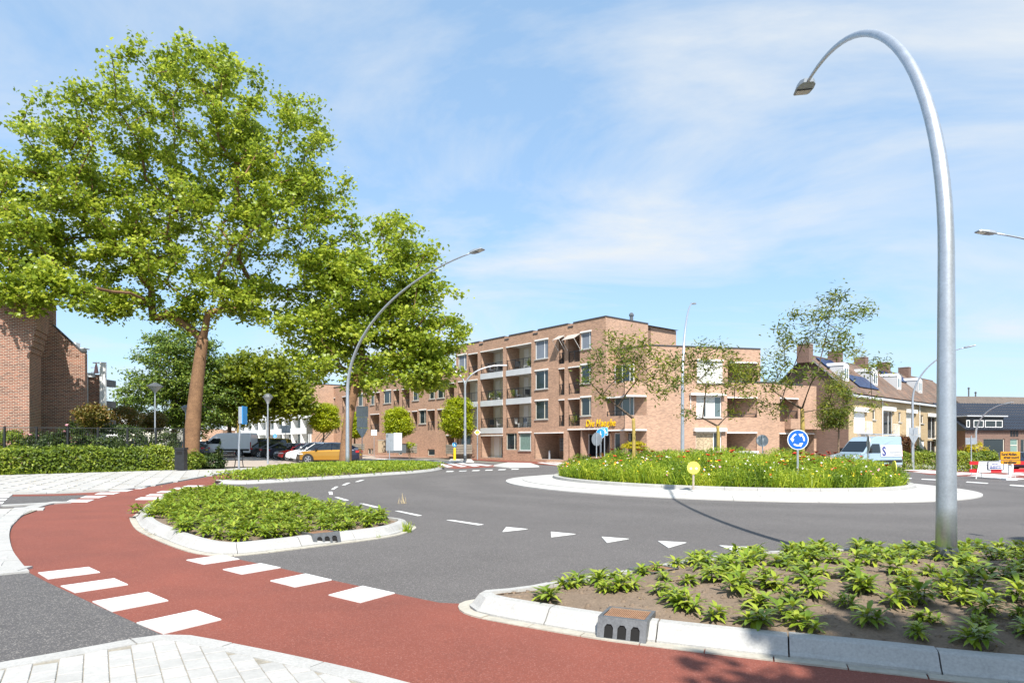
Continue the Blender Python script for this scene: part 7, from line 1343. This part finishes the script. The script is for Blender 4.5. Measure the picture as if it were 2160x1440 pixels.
def box_van(label, pos, ang, m_, L, W, Ht, cab=1.9, sign=None, nose=1.15, hoodx=.95, rack=False, box_h=None):
    t = thing('van', label, 'van', pos, ang); hL = L/2; bh = box_h or Ht; prof = [(-hL, .42), (-hL, nose-.25), (-hL+.1, nose), (-hL+hoodx, nose+.17), (-hL+cab-.1, Ht-.32), (-hL+cab+.25, Ht-.08), (-hL+cab+.7, Ht), (hL-.08, Ht), (hL, Ht-.1), (hL, .42)]
    mb = MB(); n = len(prof); k = [.86, .9, .92, .95, .86, .84, .84, .86, .86, .97]; sec = lambda s_: [(x, s_*W/2*(.97 if z < 1.4 else lerp(.97, .86, min(1, (z-1.4)/(Ht-1.4)))) , z) for x, z in prof]; A_, B_ = sec(-1), sec(1); mb.add(A_+B_, [list(range(n)), list(range(n, 2*n))[::-1]]+[[i, n+i, n+(i+1) % n, (i+1) % n] for i in range(n)]); bd = mb.build('body', m_, t); fixn(bd); bv = bd.modifiers.new('b', 'BEVEL'); bv.width = .05; bv.segments = 2
    p3, p4 = prof[3], prof[4]; wt = lambda z: W/2*(lerp(.97, .86, max(0, min(1, (z-1.4)/(Ht-1.4)))))
    mb = MB(); nx, nz = -(p4[1]-p3[1]), (p4[0]-p3[0]); l = math.hypot(nx, nz); nx, nz = nx/l*.012, nz/l*.012; q0 = (lerp(p3[0], p4[0], .06)+nx, lerp(p3[1], p4[1], .06)+nz); q1 = (lerp(p3[0], p4[0], .94)+nx, lerp(p3[1], p4[1], .94)+nz); mb.quad((q0[0], -wt(q0[1])*.93, q0[1]), (q0[0], wt(q0[1])*.93, q0[1]), (q1[0], wt(q1[1])*.9, q1[1]), (q1[0], -wt(q1[1])*.9, q1[1])); mb.build('windscreen', carglass, t)
    for s_ in (-1, 1):
        yy = lambda z: s_*(wt(z)+.012); a = [(-hL+hoodx+.25, nose+.18), (-hL+cab+.75, nose+.18), (-hL+cab+.7, Ht-.55), (-hL+cab-.02, Ht-.55)]; mb = MB(); mb.add([(x, yy(z), z) for x, z in a], [[0, 1, 2, 3]]); mb.build('side_window', carglass, t)
        mb = MB(); mb.box(-hL+hoodx+.35, -hL+hoodx+.5, min(s_*W*.52, s_*W*.62), max(s_*W*.52, s_*W*.62), nose+.15, nose+.5); mb.build('wing_mirror', trimb, t)
        mb = MB(); mb.box(-hL+.0, -hL+.35, min(s_*W*.30, s_*W*.478), max(s_*W*.30, s_*W*.478), nose-.28, nose-.02); mb.build('headlight', headl, t)
        mb = MB(); mb.box(hL-.02, hL+.01, min(s_*W*.40, s_*W*.47), max(s_*W*.40, s_*W*.47), .9, 1.5); mb.build('tail_light', redlight, t)
        for z0, z1, mm in ((.62, .80, trimb),): mb = MB(); mb.add([(-hL+2.1, yy(z0), z0), (hL-.1, yy(z0), z0), (hL-.1, yy(z1), z1), (-hL+2.1, yy(z1), z1)], [[0, 1, 2, 3]]); mb.build('side_moulding', mm, t)
        if sign:
            for z0, z1, mm in sign: mb = MB(); mb.add([(-hL+cab+.8, yy(z0), z0), (hL-.05, yy(z0), z0), (hL-.05, yy(z1), z1), (-hL+cab+.8, yy(z1), z1)], [[0, 1, 2, 3]]); mb.build('livery_stripe', mm, t)
    mb = MB(); mb.box(-hL-.02, -hL+.02, -W*.3, W*.3, .55, .85); mb.build('grille', trimb, t); mb = MB(); mb.box(-hL-.03, -hL+.2, -W*.44, W*.44, .34, .52); mb.build('bumper', trimb, t)
    tm, rmh = wheel_parts(.36)
    for ax in (-hL+.95, hL-1.1):
        for s_ in (-1, 1):
            mb = MB(); disc(mb, .44, s_*(W/2*.95), s_*(W/2*.975), 24, 0, ax, .36); a_ = mb.build('wheel_arch', trimb, t); fixn(a_); w_ = bpy.data.objects.new('wheel', tm); C.objects.link(w_); w_.parent = t; w_.location = (ax, s_*(W/2-.1), .36); w_.rotation_euler = (0, 0, 0 if s_ < 0 else math.pi); link('rim', rmh, w_)
    if rack:
        for s_ in (-.7, .7): mb = MB(); mb.tube([(-hL+cab+.5, s_, Ht+.14), (hL-.1, s_, Ht+.14)], .025, 5); mb.build('roof_rail', steel, t)
        for k_ in range(4): x = lerp(-hL+cab+.7, hL-.3, k_/3); mb = MB(); mb.tube([(x, -.72, Ht-.02), (x, -.72, Ht+.15), (x, .72, Ht+.15), (x, .72, Ht-.02)], .02, 5); mb.build('roof_bar', steel, t)
    return t
vn = box_van('light blue and white delivery van behind the meadow with a blue letter on its side', V3(26.9, 48.8), rad(6), bluep, 5.0, 2.05, 2.5, sign=((1.05, 1.85, whitep),), rack=True)
# front three quarter: nose towards the left and the camera
vn.rotation_euler.z = rad(24); vn.location = V3(25.6, 48.2)
class LocF:
    def p(s, u, z, out=0): return Vector((u, -(.995+out) if z < 0 else -(2.05/2*lerp(.97, .86, max(0, min(1, (z-1.4)/1.1)))+.014+out), z))
letters('S', LocF(), .32, 1.12, .9, vn, navy_t, out=.004, shear=0, depth=.004, name='lettering', bold=.03)
mb = MB(); 
for z0, z1, u0, u1 in ((1.3, 1.38, 1.05, 2.3), (1.12, 1.18, 1.5, 2.25)): mb.add([LocF().p(u0, z0, .004), LocF().p(u1, z0, .004), LocF().p(u1, z1, .004), LocF().p(u0, z1, .004)], [[0, 1, 2, 3]])
mb.build('small_print', silv, vn)['kind'] = 'stuff'
box_van('white box van in the car park behind the bench', gp(478, 68), rad(0), whitep, 5.6, 2.1, 2.4); 
car('dark blue car behind the barrier at the right edge', V3(41.5, 55.5), rad(8), navyp, 4.3, 1.8, 1.5, group=None); car('dark hatchback parked beyond the orange board', V3(47.5, 57), rad(8), navyp, 4.2, 1.8, 1.5, group=None)
car('white car glimpsed through the shrubs at the left', gp(60, 50), rad(0), whitep, group=None); car('silver car glimpsed behind the fence, middle of the garden', gp(235, 56), rad(4), silv, group=None)
